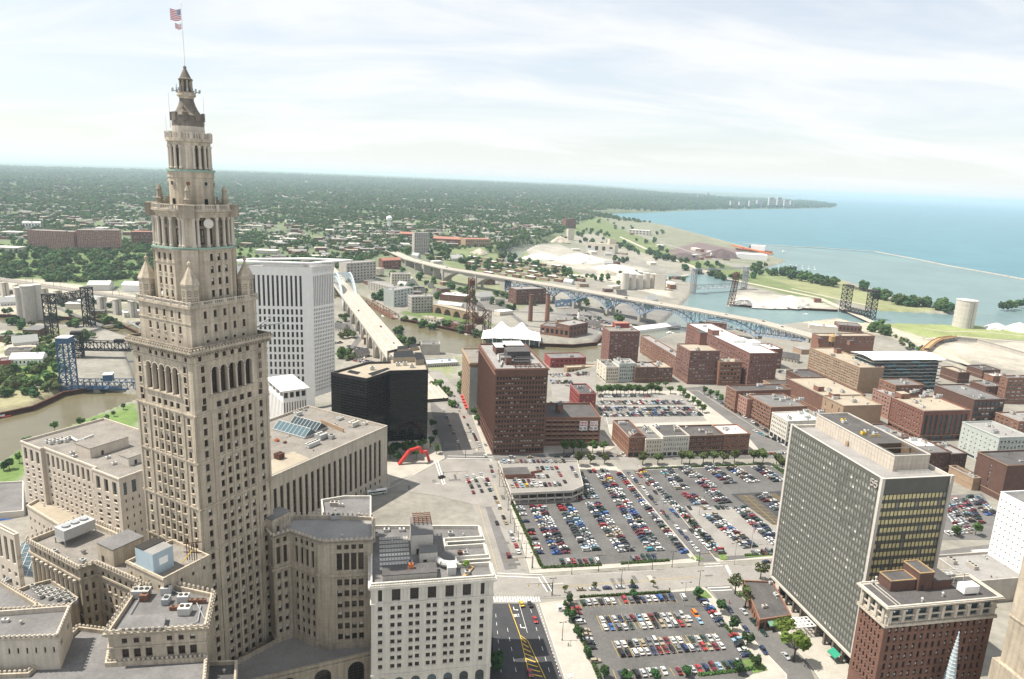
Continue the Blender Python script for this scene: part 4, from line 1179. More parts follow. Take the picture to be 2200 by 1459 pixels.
# far left edge blocks
simple('office_block','narrow pale office block with vertical windows cut by the left edge',(30,1150,44,61.5,40,-90),wm='precast_beige',rm='roof_gravel',bands_l=[band(2,28,m=6,n=9,fw=.4,fh=.45,st='pair',rec=.6),band(30,42,m=1,n=9,fw=.5,fh=.9,st='tall2',rec=.8)],bands_r=[band(2,36,m=8,n=3,fw=.3,fh=.4,st='pair')],clutter=2)
b=simple('store_building','low grey flat roofed building with blue sign by the river at the left edge',None,poly=poly_px([(-80,1108),(50,1098),(50,1034),(-80,1040)],2),zr=2,wm='concrete_pale',rm='roof_grey',clutter=3,big=0,z0=-20)
p=Vector(poly_px([(15,1104)],2)[0]);mb=MB('sign_blue');mb.box((p.x,p.y-.35,-3.0),(9,.4,4),2);b.part('sign',mb)
# glass vault of the arcade
b=Bld('glass_vault','pale blue glass arcade roof beside the colonnade wing','building',G(50,1230,20))
p0,p1=G(42,1262,18),G(75,1180,18)
mb=MB('glass_blue');fr=MB('metal_pale')
ax=(p1-p0).normalized();side=Vector((ax.y,-ax.x,0));L_=(p1-p0).length
pv=None
for k in range(9):
 an=pi*k/8;o=side*(math.cos(an)*7)+Vector((0,0,math.sin(an)*5))
 if pv is not None:mb.face([p0+pv,p0+o,p1+o,p1+pv])
 fr.beam(p0+o,p1+o,.25)
 pv=o
for j in range(9):
 pr=None
 for k in range(9):
  an=pi*k/8;o=p0+ax*(L_*j/8)+side*(math.cos(an)*7.03)+Vector((0,0,math.sin(an)*5.03))
  if pr:fr.beam(pr,o,.25)
  pr=o
b.part('glass_roof',mb);b.part('frame',fr)
mb=MB('limestone');
for s_ in(-1,1):mb.box(((p0+p1)/2+side*(7.4*s_)+Vector((0,0,-10))),(L_,.8,21),math.degrees(math.atan2(ax.y,ax.x)))
b.part('wall',mb)
# --- hotel of white terracotta at the bottom, E shaped, with light courts to the street
ZH=52.
HB=G(797,1255,ZH)
hw_=wid(HB,GA,1061)
b=Bld('hotel','white terracotta hotel block with grid of dark paired windows at the bottom centre','building',HB)
hcol=[.072,.171,.228,.320,.374,.464,.515,.608,.662,.752,.803,.910]
zt=lambda y:zy(HB,y)
z_t,z_m,z_b=zt(1262),zt(1297),zt(1444)
hb=[band(z_b,z_m-.8,m=8,cols=[(c,1.5)for c in hcol],fh=.52,rec=.4,st='sash',alt='sash_b',pa=.08,sill=1),band(z_m,z_t,m=1,cols=[(.072,1.4),(.2,3.0),(.347,3.0),(.49,3.0),(.635,3.0),(.778,3.0),(.91,1.4)],fh=.9,rec=.7,st='tall',pil=.3,pw=1.2),band(2,z_b-2.5,m=1,n=7,fw=.55,fh=.9,rec=.7,st='tall2',arch=True,ml=1,mr=1)]
e90=Vector(dirv(GA+90)[:2]);e0=Vector(dirv(GA)[:2]);H0=Vector(HB[:2])
def hp(u,v):return tuple(H0+e0*u+e90*v)
W_=hw_
hpoly=[hp(0,0),hp(W_,0),hp(W_,9),hp(W_-12,9),hp(W_-12,14),hp(W_,14),hp(W_,22.5),hp(W_-15,22.5),hp(W_-15,28),hp(W_,28),hp(W_,37),hp(0,42)]
se=lambda n:[band(4,50,m=11,n=n,fw=.35,fh=.52,rec=.4,st='sash')]
b.block(hpoly,0,ZH,{0:hb,4:se(3),6:se(3),8:se(3),2:se(3)},'terracotta_white','roof_grey',ph=1.3,corn=[(ZH-2.3,ZH-1.7,.5,'terracotta_white'),(ZH-1.7,ZH-.9,1.0,'terracotta_white'),(z_m-.75,z_m-.15,.35,'terracotta_white'),(z_b-2.2,z_b-1.5,.3,'terracotta_white')])
acroteria(b,offset(hpoly,.6),ZH-.8,.9,edges=[0],m='terracotta_white',h=.5)
zz=ZH-1.3
def hq(u0,v0,u1,v1):return[hp(u0,v0),hp(u1,v0),hp(u1,v1),hp(u0,v1)]
b.pent(hq(4,2.5,23,9),zz,zz+2.5,'concrete','roof_dark',door=False)
b.pent(hq(27,4,30,8),zz,zz+3,'metal_pale','roof_white',door=False)
mb=MB('metal_pale')
for u,v in zip([(24,12),(25.5,9.5),(28,8.5)],[(25.5,9.5),(28,8.5),(30.5,8.6)]):mb.tube((*hp(*u),zz+2),(*hp(*v),zz+2),1.2,n=8)
b.part('duct',mb)
p=hp(14,6);b.hvac(*p,zz+2.8,GA,1.6,1.2,1.8,'orange_rust')
b.pent(hq(15,20,23,34),zz,zz+8,'concrete_pale','roof_grey')
b.pent(hq(17.5,12,24,17),zz,zz+5,'concrete_pale','roof_grey')
mb=MB('rust')
for k in range(6):mb.beam((*hp(16,28+k*1.5),zz+9.0),(*hp(23,28+k*1.5),zz+9.0),.3)
for k in range(5):mb.beam((*hp(16+k*1.6,27),zz+9.3),(*hp(16+k*1.6,36),zz+9.3),.25)
b.part('steel_grillage',mb)
for u,v,m in((21,15,'rust'),(14,13,'metal_box'),(33,18,'rust'),(35,17,'metal_box'),(31,33,'metal_box'),(34,4,'metal_box')):b.hvac(*hp(u,v),zz+.01,GA,1.8,1.5,1.4,m)
for u,v in((32,16),(36,20),(30,30),(36,32),(8,30)):b.vent(*hp(u,v),zz)
# terrace planting box
mb=MB('wood_tan');mb.box((*hp(35,5.6),zz+.4),(6,1.2,.6),GA+60);mb.box((*hp(33.5,3.6),zz+.4),(5,1.2,.6),GA+60);b.part('terrace_planter',mb)
b.finish(300)
# ballroom roof with skylight strips behind the wing
b=Bld('ballroom_block','flat grey roof with rows of pale skylight strips behind the hotel','building',HB)
bpoly=[hp(-13.5,9),hp(0,4),hp(0,44),hp(30,37.5),hp(30,44),hp(W_,42),hp(W_,47),hp(-16,49),hp(-16,45)]
bpoly=poly_px([(697,1122),(797,1124),(797,1066),(738,1066),(690,1074)],52)
bpoly_=[hp(-14,32),hp(-.2,30),hp(-.2,42.2),hp(W_,37.2),hp(W_,47),hp(-14,50)]
b.block(bpoly,0,52,{},'terracotta_white','roof_grey',ph=1,cm='terracotta_white');b.clutter(bpoly,51,4,8,1)
zz=ZH-4
b.finish()
zz=ZH-1.3
hot=b
for k in range(8):
 v=11.5+k*3.1
 mb=MB('metal_pale');
 p0=Vector((*hp(3.0,v),zz));p1=Vector((*hp(14.2,v),zz))
 s_=Vector((*e90,0))*.75
 for q in range(10):
  a_=p0.lerp(p1,q/10+.01);c_=p0.lerp(p1,(q+1)/10-.01);up=Vector((0,0,.55))
  mb.face([a_-s_,c_-s_,c_+up,a_+up],'blind_pale');mb.face([c_+s_,a_+s_,a_+up,c_+up],'blind_pale')
 mb.beam(p0-s_,p1-s_,.2);mb.beam(p0+s_,p1+s_,.2);mb.beam(p0+Vector((0,0,.55)),p1+Vector((0,0,.55)),.15)
 hot.part('skylight',mb)
for u,v in((6,39),(2,36),(12,38.5)):hot.hvac(*hp(u,v),zz,GA,2.2,1.6,1.2,'metal_pale')
# --- post office / federal building with strip windows and roof skylight
ZP=38.
PB=G(832,915,ZP)
ap=61.5
lenf=108.
e1=Vector(dirv(ap)[:2]);e2=Vector(dirv(ap+90)[:2])
p_r=Vector(PB[:2])
dq=G(665,871,ZP);dep=(Vector(dq[:2])-p_r).dot(e2)
pp=[tuple(p_r-e1*lenf),tuple(p_r),tuple(p_r+e2*dep),tuple(p_r+e2*dep-e1*lenf)]
b=Bld('post_office','beige stone office building with tall dark strip windows and flat roof with glass skylight','building',p_r)
b.block(pp,0,ZP,{0:[band(6.5,31,m=1,n=23,fw=.50,fh=.98,ml=2.5,mr=5,rec=.7,st='tall',pil=0),band(1.5,5.5,n=23,m=1,fw=.3,fh=.6,ml=2.5,mr=5,rec=.4,st='pair')]},'post_stone','roof_gravel',ph=1.2,corn=[(ZP-1.4,ZP-.9,.25,'post_stone'),(5.6,6.2,.2,'post_stone')])
# spandrels across the strips
d=e1;nn=Vector((d.y,-d.x))
cwid=(lenf-7.5)/23
for k in range(23):
 c=Vector(pp[0])+e1*(2.5+cwid*(k+.5))
 for j in range(1,5):mb=MB('frame_bronze');mb.box((*(c-nn*.62),6.5+j*4.9),(cwid*.50,.16,1.0),ap);b.part('spandrel',mb)
zz=ZP-1.2
def pq(u,v):return tuple(p_r-e1*u+e2*v)
mb=MB('roof_tan');q_=[pq(100,4),pq(62,4),pq(60,18),pq(98,20)];mb.face([(x,y,zz+.03)for x,y in q_]);b.part('roof_ballast',mb)
# skylight: two gables
ctr=G(650,925,zz);
def gable(c,L1,L2,h,nbar=8):
 u=e1;v=e2
 mb=MB('glass_blue');fr=MB('metal_pale')
 A=[Vector((*(c+u*(x*L1/2)+v*(y*L2/2)),zz+1))for x,y in((-1,-1),(1,-1),(1,1),(-1,1))]
 r0=Vector((*(c-v*(L2/2)),zz+1+h));r1=Vector((*(c+v*(L2/2)),zz+1+h))
 mb.face([A[0],r0,r1,A[3]][::-1]);mb.face([A[1],A[2],r1,r0]);mb.face([A[0],A[1],r0]);mb.face([A[2],A[3],r1])
 for t_ in range(nbar+1):
  f_=t_/nbar
  fr.beam(A[0].lerp(A[3],f_),r0.lerp(r1,f_),.22);fr.beam(A[1].lerp(A[2],f_),r0.lerp(r1,f_),.22)
 for x,y in((A[0],A[3]),(A[1],A[2]),(r0,r1),(A[0],A[1]),(A[2],A[3])):fr.beam(x,y,.35)
 for x in((0,1),(1,2),(2,3),(3,0)):
  a_,c_=A[x[0]].copy(),A[x[1]].copy();a0=a_.copy();c0_=c_.copy();a0.z=c0_.z=zz;fr.face([a0,c0_,c_,a_])
 o=b.part('skylight_glass',mb);b.part('skylight_frame',fr)
c2_=Vector(G(648,923,zz)[:2])
gable(c2_-e1*5.4,10.6,26,4);gable(c2_+e1*5.4,10.6,22,4)
for x,y,sx,sy,h,m in((640,893,5,3,2.5,'metal_pale'),(760,915,6,4,2.8,'concrete_pale'),(672,958,9,3,2.4,'metal_pale'),(690,942,6,5,3.0,'metal_box'),(712,942,3,3,2.2,'metal_box'),(730,902,5,2.5,1.6,'metal_pale'),(600,985,4,4,3,'steel_rust'),(595,948,2,2,1.2,'orange_rust'),(612,952,2,1.2,1,'rust'),(720,915,2,2,1.2,'metal_pale'),(785,912,3,2,1.4,'concrete_pale'),(655,882,2,2,1,'metal_box')):
 p=G(x,y,zz);b.hvac(p.x,p.y,zz+.05,ap,sx,sy,h,m)
mb=MB('brick_tan');w0,w1=G(690,905,zz+1.2),G(738,925,zz+1.2);mb.beam(w0,w1,.6,2.6);b.part('screen_wall',mb)
for i in range(12):p=Vector(pq(r_.uniform(5,60),r_.uniform(4,dep-6)));b.vent(p.x,p.y,zz+.05,.35,.8,r_.choice(['rust','metal_pale','concrete']))
b.finish(300)
# --- black glass building with folded plan
ZK=58.
kb=poly_px([(711,800),(788,814),(838,797),(920,795),(903,738),(832,755),(836,777),(790,778)],ZK)
b=Bld('black_office_building','black glass office building with folded plan and pale flat roof','building',kb[0])
ce={}
for i,n in((0,26),(1,16),(2,24),(3,30)):
 ce[i]=[band(7,56,m=26,n=n,fw=.88,fh=.86,rec=.10,st='blk')]
b.block(kb,0,ZK,ce,'steel_black','roof_tan',ph=1.3,cm='frame_dark',pt=.7)
zz=ZK-1.3
for pts,h in(([(745,800),(768,805),(775,800),(752,795)],.3),([(800,808),(838,793),(832,790),(790,803)],.3)):
 mb=MB('dark_void');mb.prism(poly_px(pts,zz),zz,zz+.12);b.part('roof_well',mb)
for pts,h in(([(845,780),(893,778),(886,764),(846,766)],4),([(893,785),(912,783),(905,768),(890,768)],4),([(853,760),(878,757),(876,750),(854,752)],3),([(880,755),(898,752),(896,746),(880,748)],3)):
 p=poly_px(pts,zz);mb=MB('roof_tan');mb.prism(p,zz,zz+h,0,'dark_void');b.part('plant_enclosure',mb)
for x,y in((855,786),(870,785),(885,790),(800,795),(877,774),(840,772)):p=G(x,y,zz);b.hvac(p.x,p.y,zz,14,3,2,2.4,'metal_pale')
mb=MB('concrete_pale');fp=offset([kb[2],kb[3],tuple(Vector(kb[3]).lerp(Vector(kb[4]),.5)),tuple(Vector(kb[2]).lerp(Vector(kb[5]),.5))],1.5);mb.prism(fp,0,6.2);b.part('base',mb)
b.finish(300)
# --- white courthouse tower with curved crown
ZT=98.
CB=G(672,600,ZT)
CB=G(672,640,zy(G(672,627,90),640))
ZT2=zy(CB,590);zb_=zy(CB,905)
aC,aD=8.,62.
Cn=Vector(CB[:2]);u1=Vector(dirv(aC)[:2]);u2=Vector(dirv(aD)[:2])
wf=wid((CB[0],CB[1],80),aC+180,500);wr_=wid((CB[0],CB[1],80),aD,718)
b=Bld('courthouse_tower','white precast courthouse tower with dark window grid and flaring curved crown','skyscraper',Cn)
cpoly=[tuple(Cn-u1*wf),tuple(Cn),tuple(Cn+u2*wr_),tuple(Cn+u2*wr_-u1*wf)]
ztop=zy(CB,575)
z_u=zy(CB,663);z_l=zy(CB,850)
fr_=[band(z_u+1,zy(CB,592),m=1,n=15,fw=.50,fh=.96,ml=1,mr=8,rec=.9,st='tall'),band(zb_-4,z_u,m=16,n=15,fw=.50,fh=.72,ml=1,mr=8,rec=.7,st='pair')]
rt_=[band(z_u+1,zy(CB,592),m=1,n=12,fw=.55,fh=.96,ml=.8,mr=.8,rec=.9,st='tall'),band(0,z_u,m=22,n=12,fw=.52,fh=.66,ml=.8,mr=.8,rec=.7,st='pair')]
b.block(cpoly,-4,ztop,{0:fr_,1:rt_},'precast_white','roof_stonegrey',ph=.8)
# crown: visor cantilevered out, curved in plan
nA=10
out_=[tuple(Cn-u1*wf+Vector((0,-1))),tuple(Cn+Vector((1.2,-1.0)))]
e_=Cn+u2*(wr_+12)+u1*9
vis=[Cn-u1*(wf+2)+Vector((0,-1.5)),Cn+Vector((1.0,-1.5)),Cn+u2*(wr_*.5)+Vector((2.6,-.5)),e_,Cn+u2*(wr_+10)-u1*wf*.5+Vector((0,6)),Cn+u2*(wr_)-u1*(wf+6)]
vis=[tuple(v)for v in vis]
mb=MB('precast_white');ins=offset(vis,-5);zv=ztop+3.0
n=len(vis)
for i in range(n):
 j=(i+1)%n
 A,B_,C_,D_=vis[i],vis[j],ins[j],ins[i]
 mb.face([(*A,zv),(*B_,zv),(*B_,zv+1.2),(*A,zv+1.2)]);mb.face([(*A,zv+1.2),(*B_,zv+1.2),(*C_,zv+1.2),(*D_,zv+1.2)]);mb.face([(*D_,zv+1.2),(*C_,zv+1.2),(*C_,zv),(*D_,zv)]);mb.face([(*D_,zv),(*C_,zv),(*B_,zv),(*A,zv)])
b.part('crown',mb)
mb=MB('precast_white')
for i in range(14):
 c=Cn+u2*(wr_*(i+.5)/14);mb.beam((c.x,c.y,ztop-6),(c.x+1.3*i/14+.8,c.y-.5,zv),.5)
mb.prism([tuple(Cn-u1*wf*.62+u2*1),tuple(Cn-u1*wf*.12+u2*1),tuple(Cn-u1*wf*.12+u2*8),tuple(Cn-u1*wf*.62+u2*8)],ztop-.8,ztop+2.4)
b.part('crown_ribs',mb)
# side wing
b.finish(300)
b=Bld('courthouse_wing','lower white wing with flared roof in front of the courthouse tower','building',G(575,830,40))
ZW_=zy(G(640,845,35),826)
wp=[tuple(Vector(G(x,850,36)[:2]))for x in(560,608)];
W0=G(608,845,44);wpl=rect((W0.x,W0.y),35,16,34)
b.block(wpl,0,46,{0:[band(2,38,m=1,n=9,fw=.42,fh=.95,rec=.8,st='tall'),band(39.5,44.5,n=4,m=1,fw=.7,fh=.8,rec=1.2,st='plain')],3:[band(2,38,m=1,n=10,fw=.42,fh=.95,rec=.8,st='tall'),band(39.5,44.5,n=4,m=1,fw=.7,fh=.8,rec=1.2,st='plain')]},'precast_white','roof_white',ph=.5,corn=[(45.2,46,1.6,'precast_white')])
b.finish()
# ================================================================= glass slab with the number 55
defm('slab_panel',(.115,.115,.10),var=.1,scale=.3,rough=.35)
Z5=85.
b5=G(1897,1030,Z5)
p5=rect((b5.x,b5.y),GA,wid(b5,GA,2045),wid(b5,GA+90,1703))
b=Bld('glass_office_slab','grey glass curtain wall office slab with number 55 near its top corner','skyscraper',b5)
b.block(p5,7.5,Z5,{0:[band(10,Z5-6,m=20,n=17,fw=.90,fh=.60,rec=.10,st='cwy',alt='cw',pa=.10,pil=.10,pw=.12,pm='frame_bronze',ml=.6,mr=.6)],3:[band(9,Z5-1,m=22,n=34,fw=.90,fh=.62,rec=.10,st='cw',alt='cwp',pa=.05,pil=.14,pw=.12,pm='mullion',ml=.5,mr=.5)]},'slab_panel','roof_stonegrey',ph=1.0,cm='concrete_pale',pt=.6)
mb=MB('concrete_pale')
for p in p5:mb.box((*p,(Z5+8)/2+.2),(1.3,1.3,Z5-7.4),GA)
b.part('corner_trim',mb)
mb=MB('concrete_pale');o=offset(p5,.5);mb.prism(o,6.8,8.0,bottom=True);b.part('soffit',mb)
ins=offset(p5,-3)
mb=MB('glass');mb.prism(ins,0,6.8,top=False);b.part('lobby',mb)
L_=(Vector(p5[3])-Vector(p5[0])).length
for i in range(11):
 c=Vector(p5[0]).lerp(Vector(p5[3]),(i+.15)/10.3)+Vector(dirv(GA)[:2])*.8
 mb=MB('dark_stone');mb.box((*c,3.4),(1.1,1.1,6.8),GA);b.part('column',mb)
zz=Z5-1
q=[G(x,y,zz)for x,y in((1917,1013),(1995,1009),(1752,903))]
a0=(q[0].x,q[0].y);w_=wid(q[0],GA,1993);d_=wid(q[0],GA+90,1751)
pn=rect(a0,GA,w_,d_)
mb=MB('precast_beige');mb.prism(pn,zz,zz+6.5,top=False);b.part('penthouse',mb)
mb=MB('concrete')
for i in(0,3):
 A_,C_=Vector(pn[i]),Vector(pn[(i+1)%4]);n_=max(2,int((C_-A_).length/1.8))
 for k in range(1,n_):c=A_.lerp(C_,k/n_);mb.box((*c,zz+3.2),(.12,.12,6.4),GA)
 for h in(2.2,4.4):mb.beam((*A_,zz+h),(*C_,zz+h),.1)
b.part('panel_joints',mb)
def pe(u,v):v_=Vector(a0)+Vector(dirv(GA)[:2])*u+Vector(dirv(GA+90)[:2])*v;return(v_.x,v_.y)
mb=MB('roof_dark');zt=zz+6.3
R0,R1,R2,R3=2.2,w_-2.0,3.0,13.5
for u0,v0,u1,v1 in((0,0,w_,R2),(0,R3,w_,d_),(0,R2,R0,R3),(R1,R2,w_,R3),(R0,8.0,R1,8.8)):mb.face([(*pe(u0,v0),zt),(*pe(u1,v0),zt),(*pe(u1,v1),zt),(*pe(u0,v1),zt)])
for u0,v0,u1,v1 in((R0,R2,R1,R2),(R1,R2,R1,R3),(R1,R3,R0,R3),(R0,R3,R0,R2)):mb.face([(*pe(u0,v0),zz),(*pe(u1,v1),zz),(*pe(u1,v1),zt),(*pe(u0,v0),zt)],'brick_tan');mb.face([(*pe(u1,v1),zz),(*pe(u0,v0),zz),(*pe(u0,v0),zt),(*pe(u1,v1),zt)],'brick_tan')
mb.face([(*pe(R0,R2),zz+1),(*pe(R1,R2),zz+1),(*pe(R1,R3),zz+1),(*pe(R0,R3),zz+1)],'dark_void')
b.part('penthouse_roof',mb)
mb=MB('concrete_pale');
for i in range(4):mb.beam((*pn[i],zt+.2),(*pn[(i+1)%4],zt+.2),.4)
b.part('coping',mb)
for u,v in((4,24),(7,26),(9,23),(5,38),(6,40)):b.hvac(*pe(u,v),zt,GA,1.8,1.4,1.3,'metal_pale' if u%2 else 'paint_yellow')
for u,v,h in((5,22,4),(7,22.5,3),(8,24,5),(9.5,25,3)):mb=MB('steel_grey');mb.tube((*pe(u,v),zt),(*pe(u,v),zt+h),.08,n=5);mb.beam((*pe(u,v),zt+h*.8),(*pe(u+.9,v),zt+h*.8),.1);b.part('antenna',mb)
mb=MB('paint_yellow')
for k in range(6):c=pe(4.5+k,20.5);mb.beam((*c,zt),(*c,zt+1.2),.1)
for h in(.6,1.2):mb.beam((*pe(4.5,20.5),zt+h),(*pe(9.5,20.5),zt+h),.1)
b.part('railing',mb)
mb=MB('metal_pale')
for(u0,v0,u1,v1)in((1,-2.5,w_-1,-2.5),(1,-1.6,w_-1,-1.6),(w_+1.5,0,w_+1.5,20)):
 mb.beam((*pe(u0,v0),zz+.9),(*pe(u1,v1),zz+.9),.15)
 for k in range(7):mb.beam((*pe(u0+(u1-u0)*k/6,v0+(v1-v0)*k/6),zz),(*pe(u0+(u1-u0)*k/6,v0+(v1-v0)*k/6),zz+.9),.12)
b.part('window_cleaning_rail',mb)
c=G(1822,958,zz);b.hvac(c.x,c.y,zz,GA,2,1.5,1.8,'brick_tan')
# digits
def digit5(mb,o,d,s):
 P=lambda x,z:(o[0]+d.x*x*s,o[1]+d.y*x*s,o[2]+z*s)
 pts=[(.62,1.0),(.08,1.0),(.05,.56),(.30,.64),(.52,.58),(.64,.40),(.60,.18),(.42,.02),(.20,.02),(.02,.14)]
 for u,v in zip(pts,pts[1:]):mb.beam(P(*u),P(*v),.13*s,.16*s,0,up=(d.y,-d.x,.01))
dl=Vector(dirv(GA-90));nn=Vector((dl.y,-dl.x,0))
o5=Vector((*p5[0],0))-dl*5.6+nn*.35
for k in range(2):
 mb=MB('concrete');digit5(mb,(o5.x+dl.x*k*2.0,o5.y+dl.y*k*2.0,Z5-4.6),dl,2.6);b.part('numeral',mb)
b.finish(300)
# entrance canopy truss and awning
pc=G(1755,1345,5)
b2=Bld('entrance_canopy','white open truss canopy over the pavement beside the glass slab','canopy',pc)
mb=MB('white_paint')
c0=Vector((*Vector(p5[0]).lerp(Vector(p5[3]),.40),5));nl=Vector(dirv(GA+180));dv=Vector(dirv(GA+90))
for k in range(7):
 for u,w in((0,0),(0,1)):pass
for k in range(4):mb.beam(c0+dv*(k*2.2),c0+dv*(k*2.2)+nl*8,.35,.5)
for k in range(5):mb.beam(c0+nl*(k*2),c0+nl*(k*2)+dv*6.6,.35,.5)
for k in range(3):mb.beam(c0+dv*(k*2.2),c0+dv*((k+1)*2.2)+nl*8,.2)
b2.part('truss',mb)
for k in(0,3):mb=MB('white_paint');e=c0+dv*(k*2.2)+nl*7.5;mb.tube((e.x,e.y,0),e,.18,n=8);b2.part('post',mb)
aw=Vector((*Vector(p5[0]).lerp(Vector(p5[3]),.1),0))
b2=Bld('awning','green fabric awning at the foot of the glass slab','awning',aw)
mb=MB('awning_green');x0=aw+nl*.3;mb.face([x0+Vector((0,0,4.2)),x0+dv*5+Vector((0,0,4.2)),x0+dv*5+nl*2.6+Vector((0,0,2.8)),x0+nl*2.6+Vector((0,0,2.8))][::-1]);mb.face([x0+nl*2.6+Vector((0,0,2.8)),x0+nl*2.6+dv*5+Vector((0,0,2.8)),x0+nl*2.6+dv*5+Vector((0,0,2.3)),x0+nl*2.6+Vector((0,0,2.3))]);b2.part('canopy',mb)
mb=MB('steel_grey')
for k in(0,5):mb.beam(x0+dv*k+Vector((0,0,4.2)),x0+dv*k+nl*2.6+Vector((0,0,2.7)),.1);mb.tube((x0.x+dv.x*k+nl.x*2.5,x0.y+dv.y*k+nl.y*2.5,0),(x0.x+dv.x*k+nl.x*2.5,x0.y+dv.y*k+nl.y*2.5,2.7),.06,n=6)
b2.part('frame',mb)
# ================================================================= ornate brown brick block, bottom right
Z6=55.
b6=G(1907,1308,Z6)
p6=rect((b6.x,b6.y),GA,wid(b6,GA,2158),wid(b6,GA+90,1842))
b=Bld('brown_brick_block','dark red brick office block with white ornamental top storey and deep cornice','building',b6)
pi6=offset(p6,-1.3)
def zz6(n):return 47.3-n*3.55
er=[band(zz6(7),zz6(0),m=7,n=16,fw=.42,fh=.62,ml=1.2,mr=1.2,rec=.4,st='pale',alt='pair',pa=.35,sill=1)]
el=[band(zz6(7),zz6(0),m=7,n=6,fw=.40,fh=.55,ml=1.,mr=1.,rec=.4,st='pair',alt='pair_b',pa=.4,sill=1)]
b.block(pi6,0,47.6,{0:er,3:el},'brick_brown',ph=0,roof=False)
b.block(offset(p6,-1.25),47.6,54.4,{0:[band(48.6,53.4,m=1,n=8,fw=.66,fh=.97,ml=1.2,mr=1.2,rec=.7,st='ltblue',arch=False,pil=.55,pw=1.1)],3:[band(48.6,53.4,m=1,n=3,fw=.62,fh=.97,ml=1.2,mr=1.2,rec=.7,st='ltblue',pil=.55,pw=1.1)]},'limestone_pale',ph=0,roof=False,wname='top_storey')
b.ring(pi6,47.0,47.8,.7,'limestone_pale','cornice',dent=.9);b.ring(pi6,54.0,54.6,.8,'limestone_pale','cornice',dent=0);b.ring(pi6,54.6,55.1,1.5,'limestone_pale','cornice');b.ring(pi6,50.6,51.2,.3,'limestone_pale','cornice')
mb=MB('roof_dark');mb.face([(*p,55.05)for p in offset(p6,-.2)]);b.part('roof',mb)
mb=MB('concrete_pale')
for i in range(4):mb.beam((*offset(p6,-.3)[i],55.3),(*offset(p6,-.3)[(i+1)%4],55.3),.4,.5)
b.part('coping',mb)
zz=55.05
for k in range(9):
 c=Vector(pi6[0]).lerp(Vector(pi6[1]),(k+.5)/9)-Vector(dirv(GA+90)[:2])*.2
 mb=MB('white_paint');mb.tube((c.x,c.y,53.0),(c.x,c.y-.35,53.0),.28,n=8);b.part('roundel',mb)
def f6(u,v):w_=Vector(p6[0])+Vector(dirv(GA)[:2])*u+Vector(dirv(GA+90)[:2])*v;return(w_.x,w_.y)
def r6(u0,v0,u1,v1):return[f6(u0,v0),f6(u1,v0),f6(u1,v1),f6(u0,v1)]
b.pent(r6(8,9,18,15),zz,zz+3.6,'brick_dark','roof_dark',door=False)
b.pent(r6(18.3,8,24,16),zz,zz+6.5,'brick_dark','roof_dark');b.pent(r6(24.3,8,32,15),zz,zz+3.4,'brick_dark','roof_dark',door=False)
for w in(r6(8,9,18,15),r6(18.3,8,24,16)):
 mb=MB('wood_tan');zt_=zz+(4.1 if w[0]==r6(8,9,18,15)[0]else 7.0)
 for i in range(4):mb.beam((*w[i],zt_),(*w[(i+1)%4],zt_),.3)
 b.part('coping',mb)
mb=MB('white_paint');c=f6(36,5);mb.box((*c,zz+1.9),(6,3.4,2.8),GA);b.part('rooftop_unit',mb)
mb=MB('steel_grey');
for k in(-2.4,2.4):mb.box((c[0]+k,c[1],zz+.3),(.4,3,.6),GA)
b.part('rooftop_unit_frame',mb)
mb=MB('metal_pale')
for k in range(3):c=f6(33+k*1.8,13.5);mb.tube((*c,zz+2.2),(c[0]+.2,c[1]-1.2,zz+2.2),.8,n=12);mb.tube((*c,zz),(*c,zz+2.2),.4,n=8)
for k in range(4):mb.beam((*f6(32,11+k),zz+3.5),(*f6(40,11+k),zz+3.5),.2)
for k in(32,36,40):mb.beam((*f6(k,11),zz),(*f6(k,11),zz+3.5),.2)
b.part('duct',mb)
for u,v in((15,2),(8,16),(5,14),(25,4)):b.vent(*f6(u,v),zz,.4,1.6,'metal_pale')
for v in(6,11):mb=MB('concrete');mb.beam((*f6(1.5,v-4),zz+.25),(*f6(9,v-4),zz+.25),.3)if False else mb.beam((*f6(2.5+v*.3,1.0),zz+.25),(*f6(2.5+v*.3,15),zz+.25),.3);b.part('roof_kerb',mb)
b.finish(300)
# slender church spire in front
st=G(2061,1357,46)
b=Bld('church_spire','slender pale blue grey church spire in front of the brown brick block','spire',st)
mb=MB('steel_palegreen')
mb.lathe([(2.2,0),(2.1,24),(1.9,25),(.12,45.4)],8,(st.x,st.y),m='concrete');mb2=MB('tank_blue')
mb2.lathe([(2.0,24.5),(2.05,25),(.14,45.2),(.3,45.5),(.05,46.2)],8,(st.x,st.y))
for k in range(14):
 z_=26+k*1.35;r__=2.05-(z_-25)*(1.9/20.2)
 mb2.lathe([(r__+.02,z_),(r__+.14,z_+.15),(r__-.02,z_+.3)],8,(st.x,st.y),'metal_pale',cap=False)
mb3=MB('concrete');mb3.lathe([(2.2,0),(2.2,24.4)],8,(st.x,st.y));b.part('tower',mb3);b.part('roof',mb2)
# pale stone slab at the right edge
c=G(2166,1340,52)
c=c+Vector(dirv(GA-90))*16
pz=rect((c.x,c.y),GA,40,16)
b=Bld('stone_tower_block','tall plain beige stone building cut by the right edge of the view','building',c)
b.block(pz,0,120,{},'limestone','roof_gravel');
b.ring(pz,30,31,.5,'limestone','string_course');b.ring(pz,55,55.6,.3,'limestone','string_course')
nb=Vector(pz[0]);mb=MB('limestone');mb.prism(offset(pz,1.6),0,38);b.part('base',mb);b.finish()
